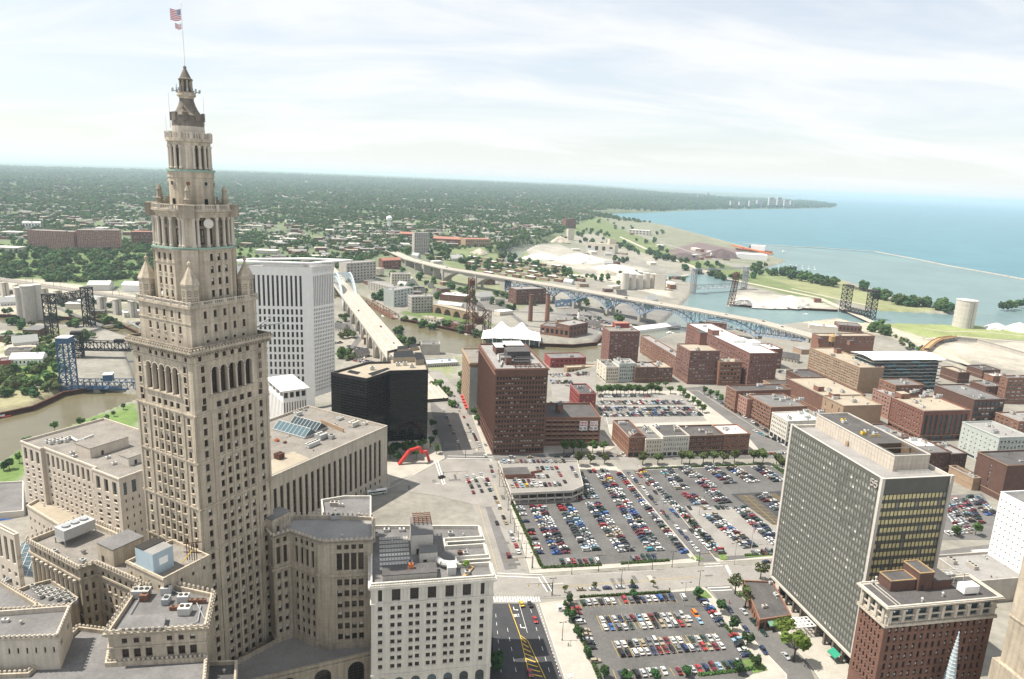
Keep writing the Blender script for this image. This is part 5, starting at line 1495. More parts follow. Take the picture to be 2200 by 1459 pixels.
# white wall hotel behind
c=G(2150,1057,46);dl_=Vector(dirv(GA-90));nr_=Vector(dirv(GA))
pw_=[tuple((c+dl_*42)[:2]),tuple((c+dl_*42+nr_*30)[:2]),tuple((c+nr_*30)[:2]),tuple(c[:2])]
b=Bld('white_block','plain white slab building with rows of small square windows at the right edge','building',c)
b.block(pw_,0,46,{3:[band(12,44,m=9,n=16,fw=.26,fh=.22,rec=.3,st='plain')]},'precast_white','roof_grey',ph=.9)
lo=offset(pw_,5);mb=MB('concrete_pale');mb.prism(lo,0,11);b.part('podium',mb)
p_,q_=Vector(lo[3]),Vector(lo[0])
for k in range(8):
 e=p_.lerp(q_,(k+.5)/8);mb=MB('dark_void');mb.box((e.x-.1,e.y,8.2),(.3,3.4,1.1),GA);b.part('opening',mb)
b.finish(200)
b=Bld('podium_roof','low grey flat roofed podium behind the brown brick block','building',G(2100,1240,12));pq_=rect((G(2090,1250,12).x,G(2090,1250,12).y),GA,40,24);b.block(pq_,0,12,{},'concrete','roof_stonegrey');b.clutter(pq_,11,6,3,2);b.finish()
# ================================================================= brown brick tower block on the avenue
Z7=63.
b7=G(1065,793,Z7)
p7=rect((b7.x,b7.y),GA+.5,wid(b7,GA+.5,1178),wid(b7,GA+.5+90,1029))
b=Bld('brown_office_tower','big brown brick office block with dense window grid beside the wide avenue','building',b7)
e0_=lambda n:[band(12.5,58,m=13,n=n,fw=.62,fh=.60,ml=.7,mr=.7,rec=.35,st='pair',alt='pale',pa=.30,pil=.3,pw=.5),band(1,12,m=3,n=n,fw=.74,fh=.70,ml=.7,mr=.7,rec=.5,st='pair',alt='pale',pa=.3)]
b.block(p7,0,Z7,{0:e0_(17),3:e0_(30)},'brick_brown','roof_stonegrey',ph=1.1,corn=[(58.4,59,.5,'brick_brown'),(Z7-1.2,Z7-.2,.8,'brick_brown'),(12,12.4,.4,'brick_dark')])
zz=Z7-1.1
def f7(u,v):w_=Vector(p7[0])+Vector(dirv(GA+.5)[:2])*u+Vector(dirv(GA+90.5)[:2])*v;return(w_.x,w_.y)
def r7(u0,v0,u1,v1):return[f7(u0,v0),f7(u1,v0),f7(u1,v1),f7(u0,v1)]
W7=(Vector(p7[1])-Vector(p7[0])).length;D7=(Vector(p7[3])-Vector(p7[0])).length
b.pent(r7(10,14,14,20),zz,zz+5,'brick_brown','roof_dark');b.pent(r7(14,30,W7-6,52),zz,zz+5.5,'roof_dark','roof_dark')
b.pent(r7(8,44,16,58),zz,zz+5.5,'brick_dark','roof_white');b.pent(r7(16,46,30,60),zz,zz+6.5,'brick_dark','roof_white')
mb=MB('steel_rust')
for k in range(6):mb.beam((*f7(15+k*3.5,4),zz+1.5),(*f7(15+k*3.5,11),zz+1.5),.4)
for v in(4,7.5,11):mb.beam((*f7(14,v),zz+1.6),(*f7(34,v),zz+1.6),.4)
for u in(15,24,33):mb.beam((*f7(u,4),zz),(*f7(u,4),zz+1.5),.4);mb.beam((*f7(u,11),zz),(*f7(u,11),zz+1.5),.4)
b.part('pipe_rack',mb)
for u,v,sx,sy,h in((18,16,14,3,2.2),(20,22,12,3,2.6),(22,27,10,2,2.4),(8,26,5,3,2),(20,38,4,3,3)):b.hvac(*f7(u+3,v),zz,GA,sx,sy,h,'roof_dark' if v<28 else 'metal_box')
mb=MB('metal_box')
for u0,v0,u1,v1 in((6,22,9,40),(9,40,14,42),(5,8,9,22)):mb.tube((*f7(u0,v0),zz+1.2),(*f7(u1,v1),zz+1.2),.6,n=7)
b.part('duct',mb)
b.finish(300)
# building beyond it on the avenue
Zw=46.
bw=G(1027,801,Zw)
bw=G(1018,770,48)
b=Bld('avenue_block','tall brick and grey office building beyond the brown tower with red awnings at street level','building',bw)
pw2=rect((bw.x-3,bw.y),GA,26,50)
b.block(pw2,0,44,{3:[band(6,42,m=9,n=14,fw=.5,fh=.55,rec=.4,st='pair',alt='pair_b',pa=.3,ml=1,mr=1)]},'brick_tan','roof_gravel',ph=1,corn=[(42.4,43.4,.7,'brick_tan')])
mb=MB('grey_paint');mb.box((*((Vector(pw2[0])+Vector(dirv(GA)[:2])*6-Vector(dirv(GA+90)[:2])*.4)),20),(12,.6,40),GA);b.part('painted_wall',mb)
for k in range(5):
 c=Vector(pw2[0]).lerp(Vector(pw2[3]),.1+k*.16)+Vector(dirv(GA+180)[:2])*1
 mb=MB('awning_red');mb.box((*c,4.2),(2.4,5,1.2),GA);b.part('awning',mb)
b.clutter(pw2,43,6,2,2);b.finish(300)
# ================================================================= other downtown blocks (corner x, y, roof height, bearing, right x, left x)
def fb(z0,z1,m,n,**k):
 d=dict(fw=.56,fh=.60,rec=.35,st='wht',alt='wht_b',pa=.35,ml=.8,mr=.8);d.update(k);return band(z0,z1,n=n,m=m,**d)
gz=22.
gar=G(1172,897,gz)
# brick parking house with ramps
b=Bld('parking_house','brick parking house with open decks and two large price signs','garage',gar)
pg=rect((gar.x,gar.y),GA-4,wid(gar,GA-4,1291),34)
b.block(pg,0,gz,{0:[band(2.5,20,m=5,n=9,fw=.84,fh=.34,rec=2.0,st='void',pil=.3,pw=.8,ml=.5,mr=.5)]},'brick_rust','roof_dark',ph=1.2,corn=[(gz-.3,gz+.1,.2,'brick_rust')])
for k in range(6):b.ring(pg,2.0+3.5*k,2.5+3.5*k,.14,'roof_tan','deck_edge')
d=Vector(dirv(GA-4));nn=Vector((d.y,-d.x,0));L_=(Vector(pg[1])-Vector(pg[0])).length
for k,(u,txt)in enumerate(((.69,None),(.88,None))):
 c=Vector((*pg[0],0))+d*(L_*u)+nn*.35
 mb=MB('sign_white');mb.box((c.x,c.y,15.6),(6.0,.3,7),GA-4);s_=b.part('sign',mb)
 font={'P':'11110001111000010000',}
 mb=MB('sign_red')
 def row(word,z,h,m):
  n_=len(word);w_=min(.72*h,5.2/n_)
  for i,ch in enumerate(word):
   G5=GLY[ch];x0=-(n_*w_)/2+i*w_
   for(xa,ya,xb,yb)in G5:
    p_=c+d*(x0+xa*w_*.74)+nn*.18;q_=c+d*(x0+xb*w_*.74)+nn*.18
    mb.beam((p_.x,p_.y,z+ya*h),(q_.x,q_.y,z+yb*h),h*.17,.1,m,up=tuple(nn))
 GLY={'P':[(0,0,0,1),(0,1,.8,1),(.8,1,.8,.5),(.8,.5,0,.5)],'A':[(0,0,.4,1),(.4,1,.8,0),(.15,.4,.65,.4)],'R':[(0,0,0,1),(0,1,.8,1),(.8,1,.8,.5),(.8,.5,0,.5),(.3,.5,.8,0)],'K':[(0,0,0,1),(0,.45,.8,1),(.25,.6,.8,0)],'I':[(.4,0,.4,1)],'N':[(0,0,0,1),(0,1,.8,0),(.8,0,.8,1)],'G':[(.8,1,0,1),(0,1,0,0),(0,0,.8,0),(.8,0,.8,.5),(.8,.5,.4,.5)],'E':[(0,0,0,1),(0,1,.8,1),(0,.5,.6,.5),(0,0,.8,0)],'L':[(0,1,0,0),(0,0,.8,0)],'Y':[(0,1,.4,.5),(.8,1,.4,.5),(.4,.5,.4,0)],'D':[(0,0,0,1),(0,1,.6,1),(.6,1,.8,.5),(.8,.5,.6,0),(.6,0,0,0)],'$':[(.8,1,0,1),(0,1,0,.5),(0,.5,.8,.5),(.8,.5,.8,0),(.8,0,0,0),(.4,-.1,.4,1.1)],'5':[(.8,1,0,1),(0,1,0,.5),(0,.5,.8,.5),(.8,.5,.8,0),(.8,0,0,0)],'.':[(.3,0,.5,0)],'0':[(0,0,0,1),(0,1,.8,1),(.8,1,.8,0),(.8,0,0,0)],'4':[(.6,0,.6,1),(.6,1,0,.4),(0,.4,.8,.4)]}
 row('PARKING' if k==0 else 'DAILY',17.4,1.3,0);row('PARKING',15.5,1.1,0);row('$4.00' if k==0 else '$5.00',12.9,1.5,'frame_dark')
 b.part('lettering',mb)
b.pent(rect(G(1198,885,gz),GA,4,6),gz-1,gz+5,'brick_rust','roof_dark')
b.finish(100)
DT=[('red_brick_block','small bright red painted brick building left of the striped car park',(1245,846,19,GA,1281,1225),'brick_paintred','roof_dark',fb(2,17,4,5),fb(2,17,4,9)),('cream_corner_building','cream sided low corner building with brick front on the warehouse street',(1303,789,16,GA,1331,1283),'cream_paint','roof_grey',fb(2,15,4,6),fb(3,14,3,3,fw=.2)),('grey_stone_store','grey fronted store with arched top and glazed ground floor next to the cream corner building',(1331,781,19,GA,1366,1318),'grey_paint','roof_stonegrey',fb(2,17,4,7),fb(3,14,3,3,fw=.2)),('brown_store','brown brick store with arched windows right of the grey fronted store',(1366,789,16,GA,1414,1352),'brick_brown','roof_stonegrey',fb(2,15,4,8,arch=True),None),('brown_store','brown brick store with flat tan roof at the right end of its row',(1414,790,15,GA,1446,1395),'brick_brown','roof_tan',fb(2,14,3,5),None),('apartment_tower','red brick apartment tower with vertical window bays near the river',(1311,712,40,GA,1375,1295),'brick_purple','roof_gravel',fb(2,37,12,7,fw=.55),fb(2,37,12,4,fw=.35)),('warehouse_annex','long brick warehouse with stepped roofs left of the tall chimney block',(1455,768,20,GA,1476,1377),'brick_rust','roof_stonegrey',None,fb(0,18,6,16)),('chimney_warehouse','brick warehouse block with square chimney stack on its pale roof',(1483,754,34,GA,1547,1455),'brick_purple','roof_tan',fb(2,32,8,9,fw=.65),fb(2,32,8,8,fw=.6)),('mid_warehouse','lower brick warehouse with tan roof between two taller warehouses',(1547,778,24,GA,1595,1530),'brick_rust','roof_tan',fb(2,22,5,6,fw=.6,st='pale',alt='pair',pa=.4),None),('long_warehouse','long purple brick warehouse with broad white roof',(1612,759,34,GA,1672,1476),'brick_purple','roof_white',fb(2,31,7,9,fw=.4),fb(2,31,7,26,fw=.4)),('corner_store_row','brick gabled corner building at the left end of the low row',(1352,939,15.5,GA,1388,1317),'brick_rust','roof_dark',fb(4.5,14,3,6,fw=.4),fb(2,14,3,10,fw=.3)),('white_store','off white store with awning next to the gabled corner building',(1388,944,14,GA,1425,1360),'cream_paint','roof_grey',fb(3.8,13,3,6,fw=.4),None),('white_store','white painted store with four rows of windows in middle of the low row',(1425,938,15.5,GA,1482,1398),'terracotta_white','roof_dark',fb(4,14.5,3,11,fw=.42),None),('brown_store','wide brown brick store with dark roof in the low row',(1482,936,15.5,GA,1557,1456),'brick_brown','roof_dark',fb(4,14.5,3,14,fw=.42,st='pale',alt='pair'),None),('brick_store','orange brick store with white roof at the right end of the low row',(1557,933,16,GA,1612,1530),'brick_rust','roof_white',fb(4,15,3,11,fw=.42,st='pale'),None),('narrow_brick_block','tall narrow red brick building at the far end of the side street row',(1582,840,20,GA+2,1700,1561),'brick_rust','roof_dark',None,fb(3,19,4,7,fw=.6,st='pale')),('pink_store','pale pink fronted store with red awning on the side street',(1606,858,17,GA+2,1640,1582),'brick_pink','roof_dark',None,fb(3,16,4,5)),('brick_grid_block','long brick building with big framed windows on the side street',(1657,875,19,GA+2,1735,1607),'brick_rust','roof_grey',None,fb(3,18,5,15,fw=.72,fh=.62,st='blue',alt='pair')),('white_arched_block','white building with arched windows on the side street corner',(1693,905,20,GA+2,1762,1659),'terracotta_white','roof_white',fb(4,18,4,10),fb(5,18.5,4,9,fw=.5,arch=True)),('tan_roof_block','brick block with two tan roofs and small penthouse behind the side street row',(1768,850,18,GA,1860,1690),'brick_brown','roof_tan',None,None),('brown_shed','tan brick warehouse with broad tan roof and stair hut behind the side street',(1813,872,18,GA,1896,1768),'brick_tan','roof_tan',None,fb(2,16,2,3,fw=.15)),('arched_warehouse','big red brick warehouse with tall arched window bays',(1986,883,25,GA,2085,1917),'brick_red','roof_tan',fb(4,22,1,9,fw=.55,fh=.95,st='ltblue',alt='tall2',arch=True),fb(3,23,5,12,fw=.35,st='pale')),('dark_window_block','dark red brick block with broad dark windows right of the arched warehouse',(2095,858,25,GA,2160,2010),'brick_dark','roof_grey',fb(4,23,4,7,fw=.8,fh=.6,st='ltblue'),None),('old_brick_hotel','older brick building with arched windows between tan shed and arched warehouse',(1915,852,21,GA,1935,1876),'brick_pink','roof_stonegrey',fb(2,19,5,3),fb(2,19,5,6)),('pool_roof_block','low brick block with blue pool on its grey roof behind the glass slab',(1905,940,14,GA,1955,1850),'brick_brown','roof_grey',fb(2,12,2,6),None),('white_roof_store','low brick building with half white half grey roof behind the glass slab',(1998,973,16,GA,2045,1934),'brick_dark','roof_grey',fb(2,14,3,6,fw=.3),None),('dark_brick_store','low dark brick building with long windows right of the white roofed store',(2045,975,15,GA,2079,1995),'brick_dark','roof_stonegrey',fb(2,13,3,5,fw=.5),None),('tan_brick_annex','small tan brick annex with dark roof near the right hand car park',(2092,1027,9,GA,2108,2040),'brick_tan','roof_dark',None,None),('grey_side_block','grey sided brick building with pale windows at the right',(2148,940,24,GA,2215,2068),'grey_paint','roof_stonegrey',fb(2,22,5,8,st='pale'),fb(3,21,5,8,fw=.25,fh=.35,st='pale')),('dark_brick_block','dark brown brick block with black weathered roof at the right edge',(2165,1000,25,GA,2300,2101),'brick_dark','roof_dark',None,fb(2,22,4,1,fw=.05)),('red_grid_block','red brick block with large framed windows at the right edge',(2166,812,26,GA,2300,2150),'brick_rust','roof_grey',fb(2,24,6,12,fw=.7),fb(2,24,6,4,fw=.6)),('cream_long_building','long cream brick building with banded window rows and water tank',(1848,790,26,GA,1900,1740),'brick_tan','roof_tan',None,fb(2,24,8,22,fw=.75,fh=.5,st='gridd',alt='pale')),('brick_back_block','brick building with pale tan roof behind the cream long building',(1762,722,22,GA,1880,1745),'brick_rust','roof_tan',fb(12,20,2,14,fw=.4),None),('red_roof_store','small red brick building with white roof right of the glass apartments',(2060,800,12,GA,2085,2022),'brick_dark','roof_tan',fb(2,10,2,5,fw=.3),None),('brick_yard_house','low brick building with pale roof near the right edge',(2135,808,13,GA,2165,2115),'brick_rust','roof_white',fb(2,11,2,4,fw=.3),None),('grey_roof_shed','dark brick low building with wide grey roof behind the arched warehouse',(2120,830,15,GA,2160,2085),'brick_dark','roof_grey',fb(2,13,2,5,fw=.3),None),('brick_works','brick building with pale roof below the red grid block at the right edge',(2190,905,14,GA,2290,2140),'brick_rust','roof_stonegrey',fb(2,12,3,9),fb(2,12,3,5)),('brick_annex','small dark brick building right of the glass apartments with dark roof',(2112,795,10,GA,2150,2078),'brick_dark','roof_dark',fb(2,9,2,5),None),('brick_loft','brick loft with grey roof between old brick hotel and arched warehouse',(1925,828,20,GA,1985,1890),'brick_rust','roof_grey',fb(2,18,4,6),fb(2,18,4,5)),('frame_block','white roofed red block with pale frame lines right of the long warehouse',(1640,750,22,GA,1682,1612),'brick_red','roof_white',fb(2,20,4,5,fw=.8),None),('brick_mill','dark brick low building with shed roof vents behind the tan roofs',(1660,828,12,GA,1745,1640),'brick_tan','roof_dark',None,fb(1,9,1,4,fw=.3)),('striped_roof_store','low dark roofed building behind the tan roofed block',(1740,818,10,GA,1790,1690),'brick_dark','roof_dark',None,None),]
BL={}
for nm,lab,px,wm,rm,rb,lb in DT:
 BL[lab]=simple(nm,lab,px,[rb]if rb else None,[lb]if lb else None,wm,rm,cap=120,clutter=5,big=2,corn=[(px[2]-.6,px[2],.25,wm)])
def onroof(lab,x,y,z):p=G(x,y,z);return BL[lab],p
# extras on those roofs
k_='brick warehouse block with square chimney stack on its pale roof';b=BL[k_];p=G(1502,742,33);b.pent(rect((p.x,p.y),GA,8,12),33,46,'brick_purple','roof_dark',door=False)
k_='long purple brick warehouse with broad white roof';b=BL[k_];
for x,y,s_,h,m in((1585,738,18,3,'roof_white'),(1540,722,8,6,'brick_purple'),(1625,745,10,4,'roof_white')):p=G(x,y,33);b.pent(rect((p.x-5,p.y),GA,s_,12),33.2,33.2+h,m,'roof_white',door=False)
b=BL['red brick apartment tower with vertical window bays near the river'];p=G(1322,705,39);b.pent(rect((p.x,p.y),GA,16,10),39.2,44,'brick_paintred','roof_red',door=False)
b=BL['brick gabled corner building at the left end of the low row']
pl_=rect_px(1352,939,15.5,GA,1388,1317);m_=(Vector(pl_[0])+Vector(pl_[1]))/2
mb=MB('brick_rust');A_=Vector((*pl_[0],15.7));C_=Vector((*pl_[1],15.7));o_=Vector(dirv(GA+90))*.5
mb.face([A_,C_,(A_+C_)/2+Vector((0,0,3.2))]);mb.face([A_+o_,(A_+C_)/2+Vector((0,0,3.2))+o_,C_+o_]);mb.face([A_,(A_+C_)/2+Vector((0,0,3.2)),(A_+C_)/2+Vector((0,0,3.2))+o_,A_+o_]);mb.face([C_,C_+o_,(A_+C_)/2+Vector((0,0,3.2))+o_,(A_+C_)/2+Vector((0,0,3.2))]);b.part('gable',mb)
b=BL['low brick building with half white half grey roof behind the glass slab'];pl_=rect_px(1998,973,16,GA,2045,1934);mb=MB('roof_white');a_,b_2,c_2,d_2=[Vector(v)for v in offset(pl_,-.6)];mb.face([(*a_.lerp(d_2,.5),15.25),(*b_2.lerp(c_2,.5),15.25),(*c_2,15.25),(*d_2,15.25)]);b.part('white_membrane',mb)
b=BL['low brick block with blue pool on its grey roof behind the glass slab'];p=G(1888,924,13.3);mb=MB('steel_lightblue');mb.box((p.x,p.y,13.4),(10,5,.2),GA);b.part('roof_pool',mb)
b=BL['long cream brick building with banded window rows and water tank']
for x,y in((1795,752),):
 p=G(1785,745,25);mb=MB('wood_tan');mb.lathe([(3.2,31),(3.2,37),(3.4,37.1),(.2,40)],14,(p.x,p.y));b.part('water_tank',mb)
 mb=MB('steel_black')
 for k in range(4):mb.beam((p.x+2.4*math.cos(k*pi/2+.6),p.y+2.4*math.sin(k*pi/2+.6),25),(p.x+2.2*math.cos(k*pi/2+.6),p.y+2.2*math.sin(k*pi/2+.6),31),.35)
 for z_ in(28,31):mb.lathe([(2.6,z_),(2.6,z_+.3)],12,(p.x,p.y))
 b.part('tank_stand',mb)
for x,y,h in((1757,738,9),(1797,760,8),(1825,742,8)):p=G(x,y,25);b.pent(rect((p.x,p.y),GA,6,5),25,25+h*.6,'brick_rust','roof_dark',door=False)
for lab_,x,y,sx in(('tan brick warehouse with broad tan roof and stair hut behind the side street',1790,858,6),('brick block with two tan roofs and small penthouse behind the side street row',1757,842,6),('big red brick warehouse with tall arched window bays',1935,858,8)):
 b=BL[lab_];z_=17 if 'tan' in lab_[:12]or 'brick block' in lab_ else 24;p=G(x,y,z_);b.pent(rect((p.x,p.y),GA,sx,7),z_,z_+4.5,'brick_rust','roof_tan')
for lab_,x,y,z_ in(('big red brick warehouse with tall arched window bays',1980,855,24),('white building with arched windows on the side street corner',1720,890,19),('long brick building with big framed windows on the side street',1680,862,18),('big red brick warehouse with tall arched window bays',1960,845,24)):
 b=BL[lab_];p=G(x,y,z_)
 for k in range(4):b.hvac(p.x+k*6,p.y+(k%2)*5,z_+.2,GA,4,2.6,2.2,'metal_pale')
 # glass apartment block with curved white roof
zg=31.
pg=rect_px(1878,776,zg,GA,2024,1832)
b=Bld('glass_apartments','glass apartment block with stacked balconies and curved white roof','building',pg[0])
b.block(offset(pg,-1.8),0,zg-1,{0:[band(1,zg-1.5,m=8,n=18,fw=.9,fh=.78,rec=.1,st='ltblue',alt='cwd',pa=.3)],3:[band(1,zg-1.5,m=8,n=10,fw=.9,fh=.78,rec=.1,st='ltblue',alt='cwd',pa=.3)]},'steel_black',ph=0,roof=False)
for k in range(8):
 z_=1+(zg-2.5)/8*(k+1)-.2
 mb=MB('concrete_pale');mb.prism(pg,z_-.3,z_,bottom=True);b.part('balcony_slab',mb)
 mb=MB('glass_blue')
 for i in(0,3):
  A_,C_=Vector(pg[i]),Vector(pg[(i+1)%4]);nn_=9
  for j in range(nn_):
   if(j*7+k*3+i)%5<3:mb.face([(*A_.lerp(C_,j/nn_),z_),(*A_.lerp(C_,(j+1)/nn_),z_),(*A_.lerp(C_,(j+1)/nn_),z_+1.1),(*A_.lerp(C_,j/nn_),z_+1.1)],'aqua_panel' if(j+k)%4==0 else 0)
 b.part('balcony_glass',mb)
mb=MB('white_fabric');D_=Vector(pg[3])-Vector(pg[0]);A0_,B0_=Vector(pg[0]),Vector(pg[1]);e_=Vector(dirv(GA)[:2])
n_=10
for k in range(n_):
 f0,f1=k/n_,(k+1)/n_;h0,h1=zg+3.2*math.sin(pi*(.15+.7*f0)),zg+3.2*math.sin(pi*(.15+.7*f1))
 a_,c_=A0_-D_*.03+D_*1.06*f0,A0_-D_*.03+D_*1.06*f1;w_=(B0_-A0_).length+4
 mb.face([(*(a_-e_*2),h0),(*(a_+e_*w_),h0),(*(c_+e_*w_),h1),(*(c_-e_*2),h1)]);mb.face([(*(a_+e_*w_),h0-.4),(*(a_-e_*2),h0-.4),(*(c_-e_*2),h1-.4),(*(c_+e_*w_),h1-.4)])
 mb.face([(*(a_-e_*2),h0-.4),(*(a_-e_*2),h0),(*(c_-e_*2),h1),(*(c_-e_*2),h1-.4)])
 if k==0:mb.face([(*(a_-e_*2),h0-.4),(*(a_+e_*w_),h0-.4),(*(a_+e_*w_),h0),(*(a_-e_*2),h0)])
b.part('roof',mb)
for x,y in((1955,752),(1990,752)):p=G(x,y,zg+3);b.hvac(p.x,p.y,zg+3,GA,5,2,1.6,'roof_dark')
b.finish(300)
# low pub with green awnings by the slab
pl_=poly_px([(1700,1332),(1755,1322),(1668,1245),(1597,1247),(1622,1290)],5.5)
pl_=poly_px([(1632,1332),(1700,1322),(1660,1250),(1597,1247)],5.5)
b=Bld('corner_pub','low dark roofed corner restaurant with brick wall and green awning beside the glass slab','restaurant',pl_[0])
b.block(pl_,0,5.5,{0:[band(.6,4,m=1,n=5,fw=.7,fh=.9,rec=.4,st='pair')],3:[band(.6,4,m=1,n=10,fw=.45,fh=.8,rec=.3,st='pair')]},'brick_rust','roof_dark',ph=.5)
A_,C_=Vector((*pl_[0],0)),Vector((*pl_[1],0));d=(C_-A_).normalized();nn=Vector((d.y,-d.x,0))
mb=MB('green_metal')
for k in range(7):
 s0=A_+d*(4+k*1.1)
 mb.face([s0+Vector((0,0,4.6)),s0+nn*2.2+Vector((0,0,3.3)),s0+d*1.1+nn*2.2+Vector((0,0,3.3)),s0+d*1.1+Vector((0,0,4.6))])
 mb.face([s0+nn*2.2+Vector((0,0,3.3)),s0+nn*2.2+Vector((0,0,2.8)),s0+d*.55+nn*2.2+Vector((0,0,2.6)),s0+d*1.1+nn*2.2+Vector((0,0,2.8)),s0+d*1.1+nn*2.2+Vector((0,0,3.3))])
b.part('awning',mb);b.clutter(pl_,5,4,2,0);b.finish()
# ================================================================= streets, car parks, markings
def sheet(name,pts,m,z=.06,gz=0.,st=True):
 mb=MB(m);poly=ccw([G(x,y,gz)for x,y in pts])if not hasattr(pts[0],'z')else ccw(pts)
 mb.face([(*p,gz+z)for p in poly])
 return mb.build(name,kind='structure')
def wsheet(name,pts,m,z):
 mb=MB(m);mb.face([(*p[:2],z)for p in ccw(pts)]);return mb.build(name,kind='structure')
rc0=random.Random(5)
g2=lambda x,y:Vector(G(x,y,0)[:2])
sheet('avenue',[(1000,1500),(1230,1500),(1131,1226),(1066,991),(1000,870),(948,795),(890,800),(930,870),(975,985),(1008,1065),(1057,1192),(1060,1300)],'road_concrete')
sheet('avenue_lane',[(1085,1225),(1112,1222),(1045,1065),(1030,985),(1010,985)],'asphalt_old',.10)
sheet('avenue_lane',[(957,985),(1000,985),(960,890),(925,860),(925,880)],'asphalt_old',.10)
sheet('new_asphalt',[(1000,1297),(1149,1297),(1214,1475),(1000,1475)],'asphalt_new',.14)
sheet('cross_street',[(1057,1232),(1165,1240),(1560,1214),(1740,1204),(1840,1198),(1900,1240),(1740,1244),(1500,1263),(1205,1285),(1060,1290)],'road_concrete',.10)
sheet('cross_street',[(2010,1185),(2200,1160),(2300,1150),(2300,1180),(2200,1195),(2020,1215)],'asphalt_old',.10)
sheet('plaza_street',[(835,1052),(840,1035),(905,1015),(960,985),(1062,990),(1100,1085),(1040,1090),(930,1064)],'road_concrete',.14)
sheet('side_street',[(1523,1261),(1570,1261),(1735,1425),(1760,1480),(1690,1480)],'asphalt_old',.06)
sheet('lane',[(1332,1011),(1366,1008),(1546,1206),(1498,1208)],'asphalt_old',.06)
sheet('back_street',[(950,990),(1700,985),(1700,972),(960,976)],'asphalt_old',.075)
sheet('store_street',[(1470,833),(1515,830),(1700,935),(1720,975),(1640,978),(1600,930)],'asphalt_old',.075)
sheet('back_street',[(1320,960),(1345,955),(1385,1008),(1340,1010)],'road_concrete',.08)
# car park surfaces
sheet('car_park',[(1098,1078),(1166,1221),(1440,1204),(1484,1200),(1325,1011),(1240,1008),(1250,1060)],'asphalt',.08)
sheet('car_park',[(1376,1010),(1530,1195),(1556,1205),(1670,1193),(1720,1140),(1690,1008),(1640,1000)],'asphalt',.08)
sheet('car_park_concrete',[(1470,1088),(1560,1195),(1690,1190),(1700,1110),(1600,1090)],'road_concrete',.12)
sheet('car_park_dark',[(1570,1062),(1700,1054),(1720,1130),(1660,1128)],'asphalt_new',.16)
sheet('car_park',[(1219,1292),(1247,1285),(1494,1269),(1640,1435),(1600,1459),(1560,1490),(1295,1490)],'asphalt',.08)
sheet('car_park',[(1282,850),(1420,848),(1470,850),(1520,905),(1300,912)],'road_concrete',.08)
sheet('car_park',[(1180,800),(1280,800),(1270,870),(1190,880)],'road_concrete',.06)
sheet('car_park',[(2025,1065),(2110,1060),(2150,1120),(2140,1160),(2020,1160)],'asphalt_old',.08)
sheet('car_park',[(1660,800),(1700,795),(1840,825),(1800,835)],'road_concrete',.06)
# pavements with kerbs
def block_pave(pts,z=.065):
 poly=ccw([G(x,y,0)for x,y in pts]);mb=MB('pavement');mb.face([(*p,z)for p in poly]);mb.build('pavement',kind='structure')
 mb=MB('concrete_pale')
 for p,q in zip(poly,poly[1:]+poly[:1]):mb.beam((*p,.09),(*q,.09),.3,.18)
 mb.build('kerb',kind='structure')
block_pave([(1140,1232),(1500,1208),(1322,1002),(1070,991)])
block_pave([(1542,1207),(1700,1197),(1760,1000),(1372,1000)])
block_pave([(1160,1297),(1222,1290),(1512,1262),(1690,1450),(1690,1500),(1220,1500),(1214,1459)])
block_pave([(1575,1262),(1740,1248),(1960,1300),(1960,1470),(1770,1470),(1735,1420)])
block_pave([(835,1050),(905,1012),(955,985),(925,905),(905,900),(700,1000)])
block_pave([(1048,984),(1310,966),(1330,955),(1180,880),(1010,880)])
block_pave([(1340,975),(1640,972),(1700,968),(1500,840),(1290,840),(1310,930)])
for k in range(46):
 t0=rc0.random();x,y=rc0.choice([(1085+60*t0-30,1000+230*t0),(1180+360*t0,1262-30*t0),(1345+150*t0,1015+180*t0),(970+70*t0,860+130*t0),(1100+560*t0,979),(870+180*t0,1045-25*t0)])
 x+=rc0.uniform(-18,18);y+=rc0.uniform(-6,6);c=g2(x,y);a=rc0.choice([GA,GA+90]);L_,w=rc0.uniform(2,9),rc0.uniform(1,3);d,e=Vector(dirv(a)[:2])*L_/2,Vector(dirv(a+90)[:2])*w/2
 mb=MB(rc0.choice(['asphalt_old','asphalt_old','asphalt','pavement']));mb.face([(*v,.145+k*.0008)for v in(c-d-e,c+d-e,c+d+e,c-d+e)]);mb.build('road_patch',kind='structure')
 # painted lines
def line(a,b,w,m='paint_white',z=.2,nm='road_marking'):
 a,b=g2(*a),g2(*b);d=(b-a).normalized();n_=Vector((-d.y,d.x))*w/2
 mb=MB(m);mb.face([(*(a-n_),z),(*(b-n_),z),(*(b+n_),z),(*(a+n_),z)]);return mb.build(nm,kind='structure')
def dashes(a,b,n,w=.15,frac=.4,m='paint_white'):
 a,b=g2(*a),g2(*b);d=(b-a);e=d.normalized();n_=Vector((-e.y,e.x))*w/2
 for i in range(n):
  p=a+d*(i/n);q=p+d*(frac/n);mb=MB(m);mb.face([(*(p-n_),.2),(*(q-n_),.2),(*(q+n_),.2),(*(p+n_),.2)]);mb.build('road_marking',kind='structure')
def zebra(a,b,c,n,m='paint_white',frac=.5):
 """bars between a and b, each reaching towards c"""
 a,b,c=g2(*a),g2(*b),g2(*c);d=b-a;h=c-a
 for i in range(n):
  p=a+d*(i/n);q=p+d*(frac/n);mb=MB(m);mb.face([(*v,.22)for v in ccw([p,q,q+h,p+h])]);mb.build('road_marking',kind='structure')
zebra((1062,1294),(1164,1294),(1060,1283),18)
line((1068,1232),(1165,1236),.4);line((1066,1238),(1160,1242),.4)
line((1156,1240),(1176,1272),.4);line((1166,1238),(1186,1272),.4)
zebra((1557,1216),(1572,1246),(1563,1215),10);line((1512,1213),(1548,1211),.4);line((1514,1218),(1552,1216),.4)
